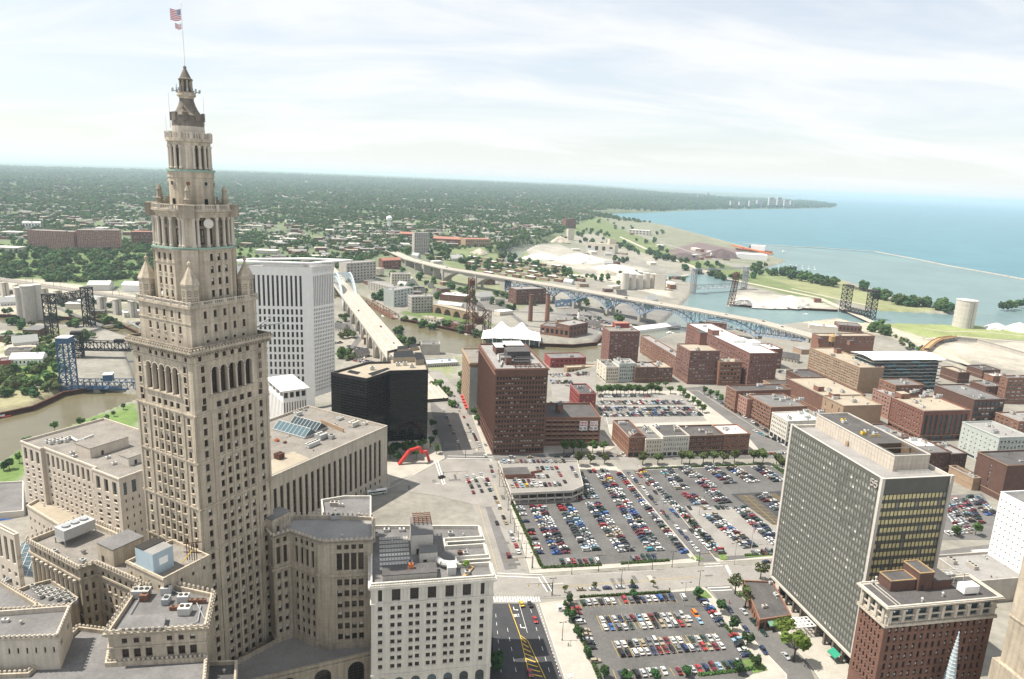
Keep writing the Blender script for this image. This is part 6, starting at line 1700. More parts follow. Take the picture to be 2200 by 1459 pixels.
line((1520,1264),(1568,1262),.5);line((1526,1270),(1573,1268),.5)
line((960,985),(1062,987),.6);line((962,980),(1060,982),.5);line((934,990),(952,1042),.5);line((940,990),(956,1040),.5);line((1000,1036),(1040,1022),.5)
line((1200,1262),(1500,1240),.16,'paint_yellow');line((1160,1240),(1410,1226),.12);line((1090,1130),(1062,1040),.14,'paint_yellow')
line((1028,1085),(1069,1225),.12,'paint_yellow');line((965,900),(985,970),.12,'paint_yellow')
line((1093,1299),(1117,1365),.28,'paint_yellow');line((1117,1365),(1139,1459),.28,'paint_yellow');line((1117,1365),(1134,1378),.28,'paint_yellow');line((1134,1378),(1172,1459),.28,'paint_yellow')
for k in range(8):
 f_=k/8;x0,y0=1119+20*f_,1372+87*f_;x1,y1=1128+40*(f_+.06)+0*f_,1376+84*(f_+.06)
 line((x0,y0),(x1,y1),.5,'paint_yellow')
dashes((1065,1320),(1078,1459),7);dashes((1090,1350),(1112,1459),5);dashes((1140,1310),(1185,1459),7);dashes((1155,1300),(1205,1459),22,.2,.4);line((1116,1300),(1133,1360),.15)
def arrow(x,y,s=1.):
 c=g2(x,y);d=Vector(dirv(-80)[:2]);n_=Vector((-d.y,d.x));mb=MB('paint_white');P=lambda u,v:(*(c+n_*u*s+d*v*s),.21)
 mb.face([P(-.12,-1.2),P(-.12,.4),P(.12,.4),P(.12,-1.2)][::-1]);mb.face([P(-.12,.4),P(.9,.6),P(.9,.85),P(-.12,.65)][::-1]);mb.face([P(.9,.3),P(.9,1.15),P(1.5,.72)]);mb.build('road_marking',kind='structure')
arrow(1104,1309,1.3);arrow(1119,1347,1.3)
def only(x,y,s):
 c=g2(x,y);d=Vector(dirv(102)[:2]);r_=Vector(dirv(12)[:2]);mb=MB('paint_white')
 GL={'O':[(0,0,0,1),(0,1,.8,1),(.8,1,.8,0),(.8,0,0,0)],'N':GLY['N'],'L':GLY['L'],'Y':GLY['Y']}
 for i,ch in enumerate('ONLY'):
  for xa,ya,xb,yb in GL[ch]:
   a_=c+r_*((i*1.15-2.2+xa)*s*.55)+d*(ya*s*2);b_=c+r_*((i*1.15-2.2+xb)*s*.55)+d*(yb*s*2)
   e=(b_-a_).normalized()*.06;n_=Vector((-e.y,e.x)).normalized()*.11;mb.face([(*v,.21)for v in(a_-e-n_,b_+e-n_,b_+e+n_,a_-e+n_)])
 mb.build('road_lettering',kind='structure')
only(1111,1326,1.);only(1228,1456,1.)
# hedges and planting beds
def hedge(name,label,a,b,w,h,m='leaf_mid',group=None):
 a,b=g2(*a),g2(*b);d=b-a;L_=d.length;e=d.normalized();n_=Vector((-e.y,e.x))
 root=thing(name,label,'hedge',(a.x,a.y,0.05),group=group)
 mb=MB(m);r_=random.Random(int(a.x*10+b.y))
 for i in range(int(L_*26)):
  u=r_.uniform(0,L_);v=r_.uniform(-w/2,w/2);z_=r_.uniform(.1,h);c=Vector((e.x*u+n_.x*v,e.y*u+n_.y*v,z_))
  q=Vector((r_.gauss(0,1),r_.gauss(0,1),r_.gauss(0,1))).normalized();t_=q.orthogonal().normalized()*.28;s_=q.cross(t_)
  mb.face([c-t_-s_,c+t_-s_,c+t_+s_,c-t_+s_])
 mb.build('foliage',root)
 mb=MB('bark');
 mb.beam((0,0,.25),(d.x,d.y,.25),w*.6,.45);mb.build('stems',root)
for lab,a,b,w,h in(('long clipped hedge between the avenue pavement and the striped car park',(1099,1080),(1163,1218),1.6,1.2),('low hedge at front left corner of the striped car park',(1163,1221),(1292,1215),1.2,1.0),('low hedge at front centre of the striped car park',(1334,1212),(1438,1205),1.2,1.0),('low hedge along the top side of the nearest car park',(1245,1284),(1440,1273),1.2,.9),('low hedge along the left side of the nearest car park',(1218,1300),(1290,1462),1.6,.9),('low hedge along the bottom side of the nearest car park',(1500,1452),(1620,1438),1.4,.9),('low hedge right of the nearest car park',(1495,1275),(1632,1430),1.4,.9),('low hedge at the front of the right hand car park',(1600,1194),(1680,1190),1.2,.9),('hedge at the back of the right hand car park',(1660,1000),(1700,1030),2,1.6),('hedge at the top edge of the right hand car park',(1380,1008),(1640,998),1.2,1.0),('hedge around the deck ramp',(1235,1058),(1265,1068),2,1.2)):
 hedge('hedge',lab,a,b,w,h)
for pts in([(1482,1200),(1500,1206),(1512,1200),(1492,1192)],[(1540,1188),(1548,1204),(1565,1202),(1556,1188)],[(1494,1268),(1508,1288),(1530,1284),(1515,1268)],[(1590,1420),(1620,1448),(1650,1440),(1625,1412)],[(1655,1190),(1600,1194),(1604,1198),(1660,1195)]):sheet('planting_bed',pts,'grass',.18)
# parking deck
zd_=7.
dk=poly_px([(1098,1062),(1230,1056),(1253,1046),(1240,992),(1072,994)],zd_)
b=Bld('parking_deck','open concrete parking deck with curved ramp edge beside the avenue','garage',dk[0])
mb=MB('concrete_pale');mb.prism(dk,zd_-.7,zd_,0,'road_concrete',bottom=True);b.part('upper_deck',mb)
mb=MB('concrete');mb.prism(offset(dk,-.3),.1,.3);b.part('lower_deck',mb)
mb=MB('concrete_pale')
for i in range(len(dk)):
 mb.beam((*dk[i],zd_+.45),(*dk[(i+1)%len(dk)],zd_+.45),.25,1.0);mb.beam((*dk[i],3.4),(*dk[(i+1)%len(dk)],3.4),.25,1.1)
b.part('parapet',mb)
for i in range(len(dk)):
 A_,C_=Vector(dk[i]),Vector(dk[(i+1)%len(dk)]);n_=max(2,int((C_-A_).length/5))
 for k in range(n_):c=A_.lerp(C_,k/n_);mb=MB('concrete');mb.box((*c,zd_/2),(.5,.5,zd_-.6),GA);b.part('column',mb)
hs=poly_px([(1085,1020),(1140,1018),(1132,1003),(1080,1005)],zd_+3);mb=MB('brick_rust');mb.prism(hs,zd_,zd_+3,0,'roof_dark');b.part('stair_house',mb)
mb=MB('brick_rust');w0,w1=G(1140,1018,zd_),G(1165,1014,zd_);mb.beam(w0+Vector((0,0,.8)),w1+Vector((0,0,.8)),.4,1.6);b.part('low_wall',mb)
# retaining wall by the lane
b=Bld('car_park_wall','low pale concrete wall between the striped car park and the lane','wall',g2(1332,1012));mb=MB('concrete_pale');mb.beam((*g2(1330,1011),.6),(*g2(1496,1206),.6),.4,1.2);b.part('wall',mb)
mb=MB('concrete');mb.beam((*g2(1330,1011),1.25),(*g2(1496,1206),1.25),.6,.15);b.part('coping',mb)
# ================================================================= cars
CC={'white':(.56,.56,.54),'silver':(.38,.39,.40),'black':(.014,.014,.016),'dark blue':(.022,.035,.085),'dark green':(.018,.045,.035),'maroon':(.13,.014,.022),'red':(.30,.03,.03),'tan':(.30,.255,.185),'grey':(.13,.135,.14),'blue':(.035,.10,.30),'teal':(.06,.26,.33),'yellow':(.55,.36,.03),'light blue':(.22,.33,.42),'orange':(.62,.17,.02)}
CWT=[('white',19),('silver',16),('black',17),('dark blue',13),('dark green',11),('maroon',8),('red',6),('tan',7),('grey',14),('blue',2),('light blue',2.5),('yellow',.4),('teal',.6)]
for k,v in CC.items():defm('car_'+k,v,rough=.28,var=0,spec=.6)
# side profile (x along the length, z), cross sections at half width
PROF={'sedan':dict(L=4.6,W=1.75,body=[(-2.3,.35),(-2.3,.72),(-2.2,.86),(-1.45,.93),(1.05,.92),(2.1,.74),(2.3,.62),(2.3,.32)],cab=[(-1.55,.92),(-1.0,1.38),(.25,1.40),(1.1,.91)]),'wagon':dict(L=4.6,W=1.8,body=[(-2.3,.38),(-2.3,.95),(-2.25,1.02),(-1.5,1.05),(1.05,1.04),(2.1,.92),(2.3,.72),(2.3,.36)],cab=[(-2.22,1.03),(-2.0,1.70),(.2,1.72),(1.05,1.03)]),'van':dict(L=4.9,W=1.9,body=[(-2.45,.38),(-2.45,1.1),(-2.4,1.15),(-1.5,1.15),(1.5,1.12),(2.2,.95),(2.45,.78),(2.45,.36)],cab=[(-2.4,1.13),(-2.3,1.82),(.7,1.84),(1.75,1.08)]),'pickup':dict(L=5.0,W=1.85,body=[(-2.5,.45),(-2.5,1.0),(-2.45,1.05),(-1.0,1.05),(1.05,1.05),(2.3,.98),(2.5,.8),(2.5,.42)],cab=[(-.75,1.04),(-.55,1.72),(.45,1.73),(1.1,1.04)]),}
def car_meshes(ty,parts=False):
 d=PROF[ty];hw=d['W']/2;B_,C_=d['body'],d['cab']
 def body(mb,m):
  n=len(B_)
  for i in range(n-1):
   (x0,z0),(x1,z1)=B_[i],B_[i+1]
   w0,w1=hw*(.94 if i in(0,n-1)else 1),hw*(.94 if i+1 in(0,n-1)else 1)
   mb.face([(x0,w0,z0),(x1,w1,z1),(x1,-w1,z1),(x0,-w0,z0)][::-1],m)
  for s in(1,-1):
  # side: upper body and a dark sill
   for i in range(1,n-2):
    (x0,z0),(x1,z1)=B_[i],B_[i+1]
    q=[(x0,s*hw,.34),(x1,s*hw,.34),(x1,s*hw,z1),(x0,s*hw,z0)]
    mb.face(q[::-1]if s>0 else q,m)
  mb.face([(B_[0][0],hw*.94,.3),(B_[-1][0],hw*.94,.3),(B_[-1][0],-hw*.94,.3),(B_[0][0],-hw*.94,.3)][::-1],m)
 def cabin(mb,mg,mr):
  (a,za),(b2,zb),(c,zc),(e,ze)=C_;wb,wt=hw*.94,hw*.74
  mb.face([(a,wb,za),(b2,wt,zb),(b2,-wt,zb),(a,-wb,za)][::-1],mg)
  mb.face([(c,wt,zc),(e,wb,ze),(e,-wb,ze),(c,-wt,zc)][::-1],mg)
  for s in(1,-1):
   q=[(a,s*wb,za),(e,s*wb,ze),(c,s*wt,zc),(b2,s*wt,zb)];mb.face(q[::-1]if s>0 else q,mg)
   for x_,w_ in((.5*(a+e),.12),):
    q=[(x_-w_,s*(wb+.012),za),(x_+w_,s*(wb+.012),za),(x_+w_,s*(wt+.012),zc-.02),(x_-w_,s*(wt+.012),zc-.02)];mb.face(q[::-1]if s>0 else q,mr)
 def roof(mb,m):
  (a,za),(b2,zb),(c,zc),(e,ze)=C_;wt=hw*.76
  mb.prism([(b2-.06,-wt),(c+.06,-wt),(c+.06,wt),(b2-.06,wt)],zb-.03,zb+.03,m)
  if ty=='pickup':mb.face([(-2.35,-hw*.85,1.06),(-.9,-hw*.85,1.06),(-.9,hw*.85,1.06),(-2.35,hw*.85,1.06)],'rubber')
 def wheels():return[(sx*d['L']*.30,sy*(hw-.08),.33)for sx in(-1,1)for sy in(-1,1)]
 return body,cabin,roof,wheels,d
WHM=None
def wheel_mesh():
 mb=MB('rubber');mb.tube((0,-.11,0),(0,.11,0),.33,n=10);me=mb.mesh('wheel');return me
def rim_mesh():
 mb=MB('metal_pale');mb.tube((0,-.125,0),(0,.125,0),.19,n=8);return mb.mesh('rim')
CAR1={};CARP={}
def car_single(ty,col):
 k=(ty,col)
 if k not in CAR1:
  body,cabin,roof,wheels,d=car_meshes(ty);m='car_'+col;mb=MB([m,'car_glass','rubber'])
  body(mb,0);cabin(mb,1,0);roof(mb,0)
  for x,y,z in wheels():mb.tube((x,y-.11,z),(x,y+.11,z),.33,n=8,m=2)
  hw=d['W']/2
  for s in(-1,1):mb.box((d['L']/2-.02,s*hw*.66,.62),(.1,.32,.14),0,'light_lens');mb.box((-d['L']/2+.02,s*hw*.66,.74),(.1,.32,.14),0,'tail_lens')
  CAR1[k]=mb.mesh('car_'+ty)
 return CAR1[k]
def car_parts(ty,col):
 global WHM
 k=(ty,col)
 if k not in CARP:
  if WHM is None:WHM=(wheel_mesh(),rim_mesh())
  body,cabin,roof,wheels,d=car_meshes(ty);m='car_'+col
  b_=MB(m);body(b_,0);c_=MB(['car_glass',m]);cabin(c_,0,1);r_=MB(m);roof(r_,0)
  hl=MB('light_lens');hl.box((0,0,0),(.1,.34,.15));tl=MB('tail_lens');tl.box((0,0,0),(.1,.34,.15))
  bp=MB('rubber');bp.box((0,0,0),(.16,d['W']*.92,.16))
  CARP[k]=(b_.mesh('body'),c_.mesh('windows'),r_.mesh('roof'),hl.mesh('headlight'),tl.mesh('tail_light'),bp.mesh('bumper'),wheels(),d)
 return CARP[k]
CARS=[]
rc=random.Random(21)
def pick():
 ty=rc.choices(['sedan','wagon','van','pickup'],[66,16,12,6])[0]
 col=rc.choices([c for c,w in CWT],[w for c,w in CWT])[0]
 return ty,col
def car_row(desc,a,b,step=2.75,head=None,fill=.93,z=.1,dbl=0.,gz=0.,ordw='left',par=False,cols=None,seed=None):
 """cars along the line a-b (photo points on the ground); head: bearing of the noses"""
 A_,B_=Vector(G(*a,gz)[:2]),Vector(G(*b,gz)[:2]);L_=(B_-A_).length;e=(B_-A_)/L_
 n=max(1,int(L_/step));la=math.degrees(math.atan2(e.y,e.x))
 h0=head if head is not None else(la if par else la+90)
 offs=[0.]if not dbl else[-dbl/2,dbl/2]
 nn=Vector((-e.y,e.x))
 for oi,of in enumerate(offs):
  k=0
  for i in range(n):
   if rc.random()>fill:continue
   ty,col=pick()
   if cols:col=cols[i%len(cols)]or col
   p=A_+e*((i+.5)*L_/n+rc.uniform(-.15,.15))+nn*(of+rc.uniform(-.25,.25))
   hd=h0+(180 if(rc.random()<.35 and not par)else 0)+rc.uniform(-2,2)
   ds=desc if not dbl else desc.replace('double row',('double row front' if oi==0 else 'double row back')if ordw=='left' else('double row left' if False else 'double row near side' if oi else 'double row far side'),1)
   CARS.append([p.x,p.y,gz+z,hd,ty,col,ds,k,ordw]);k+=1
Z1=lambda x,y:(1040+x/2.9235,960+y/2.9235)
def rowz(desc,a,b,**k):car_row(desc,Z1(*a),Z1(*b),**k)
NL='of nearest car park'
rowz('top row '+NL,(600,985),(1195,952),head=102,fill=.9)
rowz('first double row '+NL,(730,1118),(1275,1088),head=102,dbl=5.4,fill=.95)
rowz('second double row '+NL,(830,1278),(1490,1228),head=102,dbl=5.4,fill=.96)
rowz('bottom left row '+NL,(840,1440),(1150,1412),head=102,fill=.85)
rowz('bottom right row '+NL,(1200,1418),(1620,1368),head=102,fill=.97)
rowz('upper left side row '+NL,(572,1010),(605,1125),head=12,fill=.95,ordw='top')
rowz('lower left side row '+NL,(630,1150),(715,1400),head=12,fill=.9,ordw='top')
rowz('upper right side row '+NL,(1375,965),(1505,1135),head=12,fill=.9,ordw='top')
rowz('lower right side row '+NL,(1560,1175),(1650,1330),head=12,fill=.9,ordw='top')
CARS.append([*g2(*Z1(1325,1058)),.1,285,'van','orange','odd places '+NL,0,'left']);CARS.append([*g2(*Z1(1285,1085)),.1,100,'sedan','white','odd places '+NL,1,'left']);CARS.append([*g2(*Z1(1352,1100)),.1,282,'sedan','light blue','odd places '+NL,2,'left']);CARS.append([*g2(*Z1(1250,950)),.1,96,'van','white','odd places '+NL,3,'left'])
SL_='of striped car park'
rowz('first double row '+SL_,(330,375),(490,680),head=12,dbl=5.2,fill=.97,ordw='top')
rowz('second double row '+SL_,(500,365),(680,660),head=12,dbl=5.2,fill=.98,ordw='top')
rowz('third double row '+SL_,(680,355),(895,665),head=12,dbl=5.2,fill=.98,ordw='top')
rowz('fourth double row '+SL_,(745,175),(1080,660),head=12,dbl=5.2,fill=.98,ordw='top')
rowz('right edge row '+SL_,(845,165),(1262,675),head=12,fill=.98,ordw='top')
rowz('left edge row '+SL_,(222,380),(352,680),head=12,fill=.55,ordw='top')
rowz('front left row '+SL_,(470,728),(725,718),head=102,fill=.95)
rowz('front right row '+SL_,(845,715),(1120,692),head=102,fill=.8)
rowz('row under the deck '+SL_,(205,332),(720,318),head=102,fill=.97)
rowz('back row '+SL_,(650,158),(780,150),head=102,fill=.9)
rowz('ramp side row '+SL_,(615,190),(700,330),head=12,fill=.9,ordw='top')
RL_='of right hand car park'
rowz('left edge row '+RL_,(985,150),(1500,680),head=12,fill=.93,ordw='top')
rowz('first double row '+RL_,(1140,145),(1250,272),head=12,dbl=5.2,fill=.95,ordw='top');rowz('second double row '+RL_,(1275,290),(1365,365),head=12,dbl=5.2,fill=.95,ordw='top')
rowz('third double row '+RL_,(1250,130),(1425,262),head=12,dbl=5.2,fill=.95,ordw='top');rowz('fourth double row '+RL_,(1415,272),(1520,360),head=12,dbl=5.2,fill=.95,ordw='top')
rowz('fifth double row '+RL_,(1400,118),(1555,235),head=12,dbl=5.2,fill=.95,ordw='top');rowz('sixth double row '+RL_,(1550,130),(1700,228),head=12,dbl=5.2,fill=.95,ordw='top')
rowz('seventh double row '+RL_,(1710,125),(1860,222),head=12,dbl=5.2,fill=.95,ordw='top')
rowz('cross row '+RL_,(1275,390),(1535,384),head=102,fill=.75)
rowz('eighth double row '+RL_,(1410,425),(1680,640),head=12,dbl=5.2,fill=.95,ordw='top');rowz('ninth double row '+RL_,(1600,380),(1860,620),head=12,dbl=5.2,fill=.95,ordw='top')
rowz('tenth double row '+RL_,(1740,300),(1900,430),head=12,dbl=5.2,fill=.6,ordw='top');rowz('front row '+RL_,(1680,672),(1830,665),head=102,fill=.9)
# kerbside and moving cars
rowz('kerb row of the avenue',(240,725),(15,200),par=True,step=6.4,fill=.7,ordw='top')
rowz('kerb row of the upper avenue',(60,200),(20,60),par=True,step=6.4,fill=.6,ordw='top')
rowz('left kerb row of the lane',(900,160),(1350,670),par=True,step=6.2,fill=.75,ordw='top');rowz('right kerb row of the lane',(945,150),(1420,660),par=True,step=6.2,fill=.75,ordw='top')
rowz('kerb row of the cross street',(480,905),(1060,880),par=True,step=6.4,fill=.75)
rowz('left kerb row of the side street',(1470,940),(1850,1400),par=True,step=6.8,fill=.7,ordw='top');rowz('right kerb row of the side street',(1600,1010),(1930,1360),par=True,step=6.6,fill=.8,ordw='top')
for x,y,h,ty,c in((235,995,103,'sedan','yellow'),(288,997,103,'sedan','black'),(320,1095,282,'sedan','red'),(288,1430,282,'sedan','red'),(1770,730,190,'sedan','dark blue'),(1830,725,190,'sedan','red')):
 CARS.append([*g2(*Z1(x,y)),.25,h,ty,c,'road '+str(x)+' at this spot',0,'left'])
rowz('kerb row of the avenue beyond',(15,1),(2,-20),par=True,step=6,fill=.5,ordw='top')
def rp(desc,a,b,**k):car_row(desc,a,b,**k)
for k,(a,b)in enumerate((((1020,1065),(1000,1020)),((1037,1062),(1015,1018)),((1055,1060),(1030,1015)))):rp('queue at the plaza lights',a,b,par=True,step=6.5,fill=.95,ordw='top')
rp('moving lane of the upper avenue',(988,960),(950,875),par=True,step=16,fill=.8,ordw='top');rp('moving lane of the avenue',(1100,1215),(1052,1080),par=True,step=17,fill=.7,ordw='top');rp('moving lane of the plaza street',(905,1045),(990,1010),par=True,step=18,fill=.8,ordw='left')
rp('kerb row below the brown tower',(1045,985),(1000,905),par=True,step=6.2,fill=.8,ordw='top');rp('kerb row further up the avenue',(998,900),(975,850),par=True,step=6.2,fill=.6,ordw='top')
rp('back street kerb row',(1090,984),(1700,975),par=True,step=6.4,fill=.7);rp('store side kerb row',(1330,976),(1610,972),par=True,step=6.4,fill=.8)
rp('side kerb row of the store street',(1615,925),(1700,962),par=True,step=6.4,fill=.9,ordw='top');rp('far kerb row of the store street',(1525,850),(1650,930),par=True,step=6.4,fill=.7,ordw='top')
for k,(a,b)in enumerate((((1284,853),(1416,852)),((1284,866),(1470,866)),((1287,880),(1496,880)),((1292,892),(1508,890)))):rp('row %d of the far car park'%(k+1),a,b,head=102,fill=.95,dbl=5.2 if k else 0)
for k,(a,b)in enumerate((((1182,808),(1225,806)),((1182,822),(1230,822)),((1182,868),(1225,866)),((1235,805),(1270,803)))):rp('yard rows behind the brown tower',a,b,head=102,fill=.9,dbl=5.2)
for k,(a,b)in enumerate((((2030,1082),(2075,1140)),((2060,1072),(2100,1125)),((2090,1068),(2135,1110)))):rp('rows of the far right car park',a,b,head=12,dbl=5.2,fill=.8,ordw='top')
rp('front row of the far right car park',(2030,1148),(2085,1142),head=102,fill=.9)
rp('pale yard behind the warehouses',(1670,800),(1710,800),head=102,fill=.8,dbl=5);rp('kerb of the cream building',(1735,810),(1835,830),par=False,head=60,fill=.7)
rp('yard beside the grey block',(2085,975),(2105,985),head=12,fill=.9)
# on the deck
for a,b in(((1078,993),(1215,992)),((1092,1026),(1180,1024)),((1096,1046),(1205,1041)),((1200,1015),(1215,1038)),((1150,1008),(1200,1006)),((1100,1036),(1150,1034))):car_row('row on the concrete deck',a,b,head=102,gz=zd_,z=.02,fill=.9)
car_row('side row on the concrete deck',(1225,1000),(1238,1025),head=102,gz=zd_,z=.02,fill=.7)
for a,b in(((1255,700),(1300,712)),((1250,692),(1310,705)),((1262,686),(1320,698)),((742,745),(785,752)),((745,758),(790,768)),((748,772),(800,780)),((700,740),(735,736)),((200,618),(255,618)),((1215,676),(1290,682)),((1700,775),(1735,790)),((1560,700),(1610,716))):car_row('yard row down in the flats',a,b,head=70,gz=-20,z=.15,dbl=5.4,fill=.8)
ORD=['first','second','third','fourth','fifth','sixth','seventh','eighth','ninth','tenth','eleventh','twelfth','thirteenth','fourteenth','fifteenth','sixteenth','seventeenth','eighteenth','nineteenth','twentieth']
def ordn(k):
 if k<20:return ORD[k]
 return('twenty-' if k<30 else 'thirty-' if k<40 else 'forty-')+ORD[k%10 if k%10<20 else 0]if k<49 else 'far'
CARS.sort(key=lambda c:(Vector(c[:3])-CP).length)
TYN={'sedan':'sedan','wagon':'wagon','van':'minivan','pickup':'pickup'}
# keep ordinals truthful: number each row's cars from the top of the picture or from the left
rows_={}
for c in CARS:rows_.setdefault(c[6],[]).append(c)
for rws in rows_.values():
 rws.sort(key=(lambda c:PX(c[:3])[0])if rws[0][8]=='left' else(lambda c:PX(c[:3])[1]))
 for k,c in enumerate(rws):c[7]=k
def car_thing(c,detailed):
 x,y,z,h,ty,col,ds,k,ow=c
 if ds.startswith('road '):
  q=PX(c[:3]);lab=f"{col} {TYN[ty]} driving on the {'dark avenue asphalt near the crossing' if q[1] < 1320 and q[0] < 1160 else 'dark avenue asphalt in its outer lane' if q[1] < 1400 and q[0] < 1180 else 'dark avenue asphalt beside yellow hatching' if q[0] < 1200 else 'cross street beside the glass slab'}"
 else:lab=f"{col} {TYN[ty]}, {ordn(k)} from {ow}, {ds}"
 props=dict(label=lab,category='car',group='cars parked in town')
 if not detailed:
  return inst('parked_car',car_single(ty,col),None,(x,y,z),h,1,**props)
 r_=thing('parked_car',lab,'car',(x,y,z),h,'cars parked in town')
 b_,c_,rf,hl,tl,bp,wh,d=car_parts(ty,col)
 inst('body',b_,r_);inst('windows',c_,r_);inst('roof',rf,r_)
 hw=d['W']/2;l2=d['L']/2
 for s in(-1,1):inst('headlight',hl,r_,(l2-.02,s*hw*.66,.62));inst('tail_light',tl,r_,(-l2+.02,s*hw*.66,.74))
 for s in(-1,1):inst('bumper',bp,r_,(s*l2,0,.45))
 for p in wh:w_=inst('wheel',WHM[0],r_,p);inst('rim',WHM[1],w_)
for i,c in enumerate(CARS[:300]):car_thing(c,i<150)
merged('parked_cars',[(car_single(c[4],c[5]),c[:3],c[3],1)for c in CARS[300:]],kind='stuff',label='hundreds of parked cars in the further car parks and streets')
print('cars',len(CARS))
# stall lines in the nearest and dark car parks
def stalls(a,b,n,depth,m='paint_yellow',nm='stall_marking'):
 A_,B_=g2(*Z1(*a)),g2(*Z1(*b));e=(B_-A_).normalized();nn=Vector((-e.y,e.x));mb=MB(m)
 for i in range(n+1):
  p=A_+(B_-A_)*(i/n);q=p+nn*depth;w=e*.06;mb.face([(*v,.14 if m!='paint_yellow' else.17)for v in(p-w,p+w,q+w,q-w)])
 p,q=A_+nn*depth/2-nn*.05,B_+nn*depth/2-nn*.05
 if depth>8:mb.face([(*v,.175)for v in(p,q,q+nn*.1,p+nn*.1)])
 mb.build(nm,kind='structure')
stalls((585,1015),(1215,978),23,5.2);stalls((745,1155),(1300,1125),21,10.8);stalls((850,1325),(1520,1270),24,10.8);stalls((830,1459),(1160,1440),11,5.2);stalls((1200,1445),(1630,1395),15,5.2)
for a,b in(((1590,310),(1800,500)),((1740,300),(1900,430))):stalls(a,b,22,10.4)
# ================================================================= the flats, bridges and far landmarks
def GP(x,y,it=10):
 z=-15.
 for _ in range(it):
  p=G(x,y,z);z=z*.3+.7*max(ground_z(p.x,p.y),ZW)
 p=G(x,y,z);return p
def fblk(name,label,xl,yl,xr,yr,yt,depth,wm='brick_brown',rm='roof_grey',win=None,cat='building',gz=None,cap=60,clutter=2,side=None,group=None,ph=.6,pitched=False,st='pair',fw=.45,fh=.5):
 """building by the foot of its front wall (left and right ends) and its eaves row"""
 A_=GP(xl,yl)if gz is None else G(xl,yl,gz)
 C_=G(xr,yr,A_.z)
 z0=A_.z-1.5;zt=zy(A_,yt)
 d=Vector((C_.x-A_.x,C_.y-A_.y));e=d.normalized();n_=Vector((-e.y,e.x))*depth
 poly=[(A_.x,A_.y),(C_.x,C_.y),(C_.x+n_.x,C_.y+n_.y),(A_.x+n_.x,A_.y+n_.y)]
 b=Bld(name,label,cat,poly[0],group=group,z=z0)
 eb={}
 if win:
  m,n=win;bz=dict(fw=fw,fh=fh,rec=.3,st=st,alt='pale',pa=.15,ml=.6,mr=.6)
  eb[0]=[band(A_.z+.8,zt-.9,n=n,m=m,**bz)]
  k=max(1,int(n*depth/max(d.length,1)))
  if side:eb[side]=[band(A_.z+.8,zt-.9,n=k,m=m,**bz)]
 b.block(poly,z0,zt,eb,wm,rm,ph=0 if pitched else ph,roof=not pitched)
 if pitched:
  h=min(depth*.35,5);P4_=[Vector((*p,zt))for p in offset(poly,.5)]
  m0=(P4_[0]+P4_[3])/2+Vector((0,0,h));m1=(P4_[1]+P4_[2])/2+Vector((0,0,h));mb=MB(rm)
  mb.face([P4_[0],P4_[1],m1,m0]);mb.face([P4_[2],P4_[3],m0,m1]);mb.face([P4_[1],P4_[2],m1],wm);mb.face([P4_[3],P4_[0],m0],wm);b.part('roof',mb)
 elif clutter:b.clutter(poly,zt-ph,clutter,int(xl),1)
 b.finish(cap)
 return b
def truss(mb,p,q,h0,h1,n,w=.6,m=0,diag=True):
 """vertical truss web between p and q (top chord), bottom chord h below (h0 at p, h1 at q)"""
 p,q=Vector(p),Vector(q);up=Vector((0,0,1));pr=None
 for k in range(n+1):
  f_=k/n;t_=p.lerp(q,f_);b_=t_-up*(h0+(h1-h0)*f_)
  mb.beam(t_,b_,w*.7,m=m)
  if pr:
   mb.beam(pr[0],t_,w,m=m);mb.beam(pr[1],b_,w,m=m)
   if diag:mb.beam(pr[0]if k%2 else pr[1],b_ if k%2 else t_,w*.6,m=m)
  pr=(t_,b_)
def xtower(mb,base,z0,z1,wx,wy,a,n=5,w=.9,taper=1.):
 """lattice tower"""
 d,e=dirv(a),dirv(a+90);c=Vector((base[0],base[1],0))
 def cor(z,k):
  f_=1+(taper-1)*(z-z0)/(z1-z0);sx,sy=((-1,-1),(1,-1),(1,1),(-1,1))[k%4]
  return c+d*(sx*wx/2*f_)+e*(sy*wy/2*f_)+Vector((0,0,z))
 zs=[z0+(z1-z0)*i/n for i in range(n+1)]
 for k in range(4):
  mb.beam(cor(z0,k),cor(z1,k),w)
  for i in range(n):
   mb.beam(cor(zs[i],k),cor(zs[i+1],k+1),w*.5);mb.beam(cor(zs[i+1],k),cor(zs[i],k+1),w*.5);mb.beam(cor(zs[i+1],k),cor(zs[i+1],k+1),w*.6)
   # --- high level concrete arch bridge with steel arch over the river
ZD=3.
u_=dirv(110.7);n_=Vector((u_.y,-u_.x,0))
bl=Vector((-131.5,711.8,ZD));
def BP(s,o,z):v=bl+u_*s+n_*o;return Vector((v.x,v.y,z))
S0,S1,S2,S3=-150,385,560,760
b=Bld('arch_bridge','long pale concrete arch bridge with steel arch over the river','bridge',BP(0,14,0)[:2])
mb=MB('bridge_concrete');mb.face([BP(S0,0,ZD),BP(S0,27,ZD),BP(S3,27,ZD),BP(S3,0,ZD)]);
for o in(0,27):mb.face([BP(S0,o,ZD-2),BP(S3,o,ZD-2),BP(S3,o,ZD),BP(S0,o,ZD)]);
mb.face([BP(S0,27,ZD-2),BP(S0,0,ZD-2),BP(S3,0,ZD-2),BP(S3,27,ZD-2)]);b.part('deck',mb)
for o in(.3,26.7,4.5,22.5):mb=MB('concrete_pale');mb.beam(BP(S0,o,ZD+.5),BP(S3,o,ZD+.5),.4,1.1);b.part('parapet',mb)
for o in(13.5,9,18):mb=MB('paint_yellow' if o==13.5 else 'paint_white');mb.face([BP(S0,o-.12,ZD+.05),BP(S0,o+.12,ZD+.05),BP(S3,o+.12,ZD+.05),BP(S3,o-.12,ZD+.05)]);b.part('lane_marking',mb)
nsp=9;sp=(S1+60)/nsp
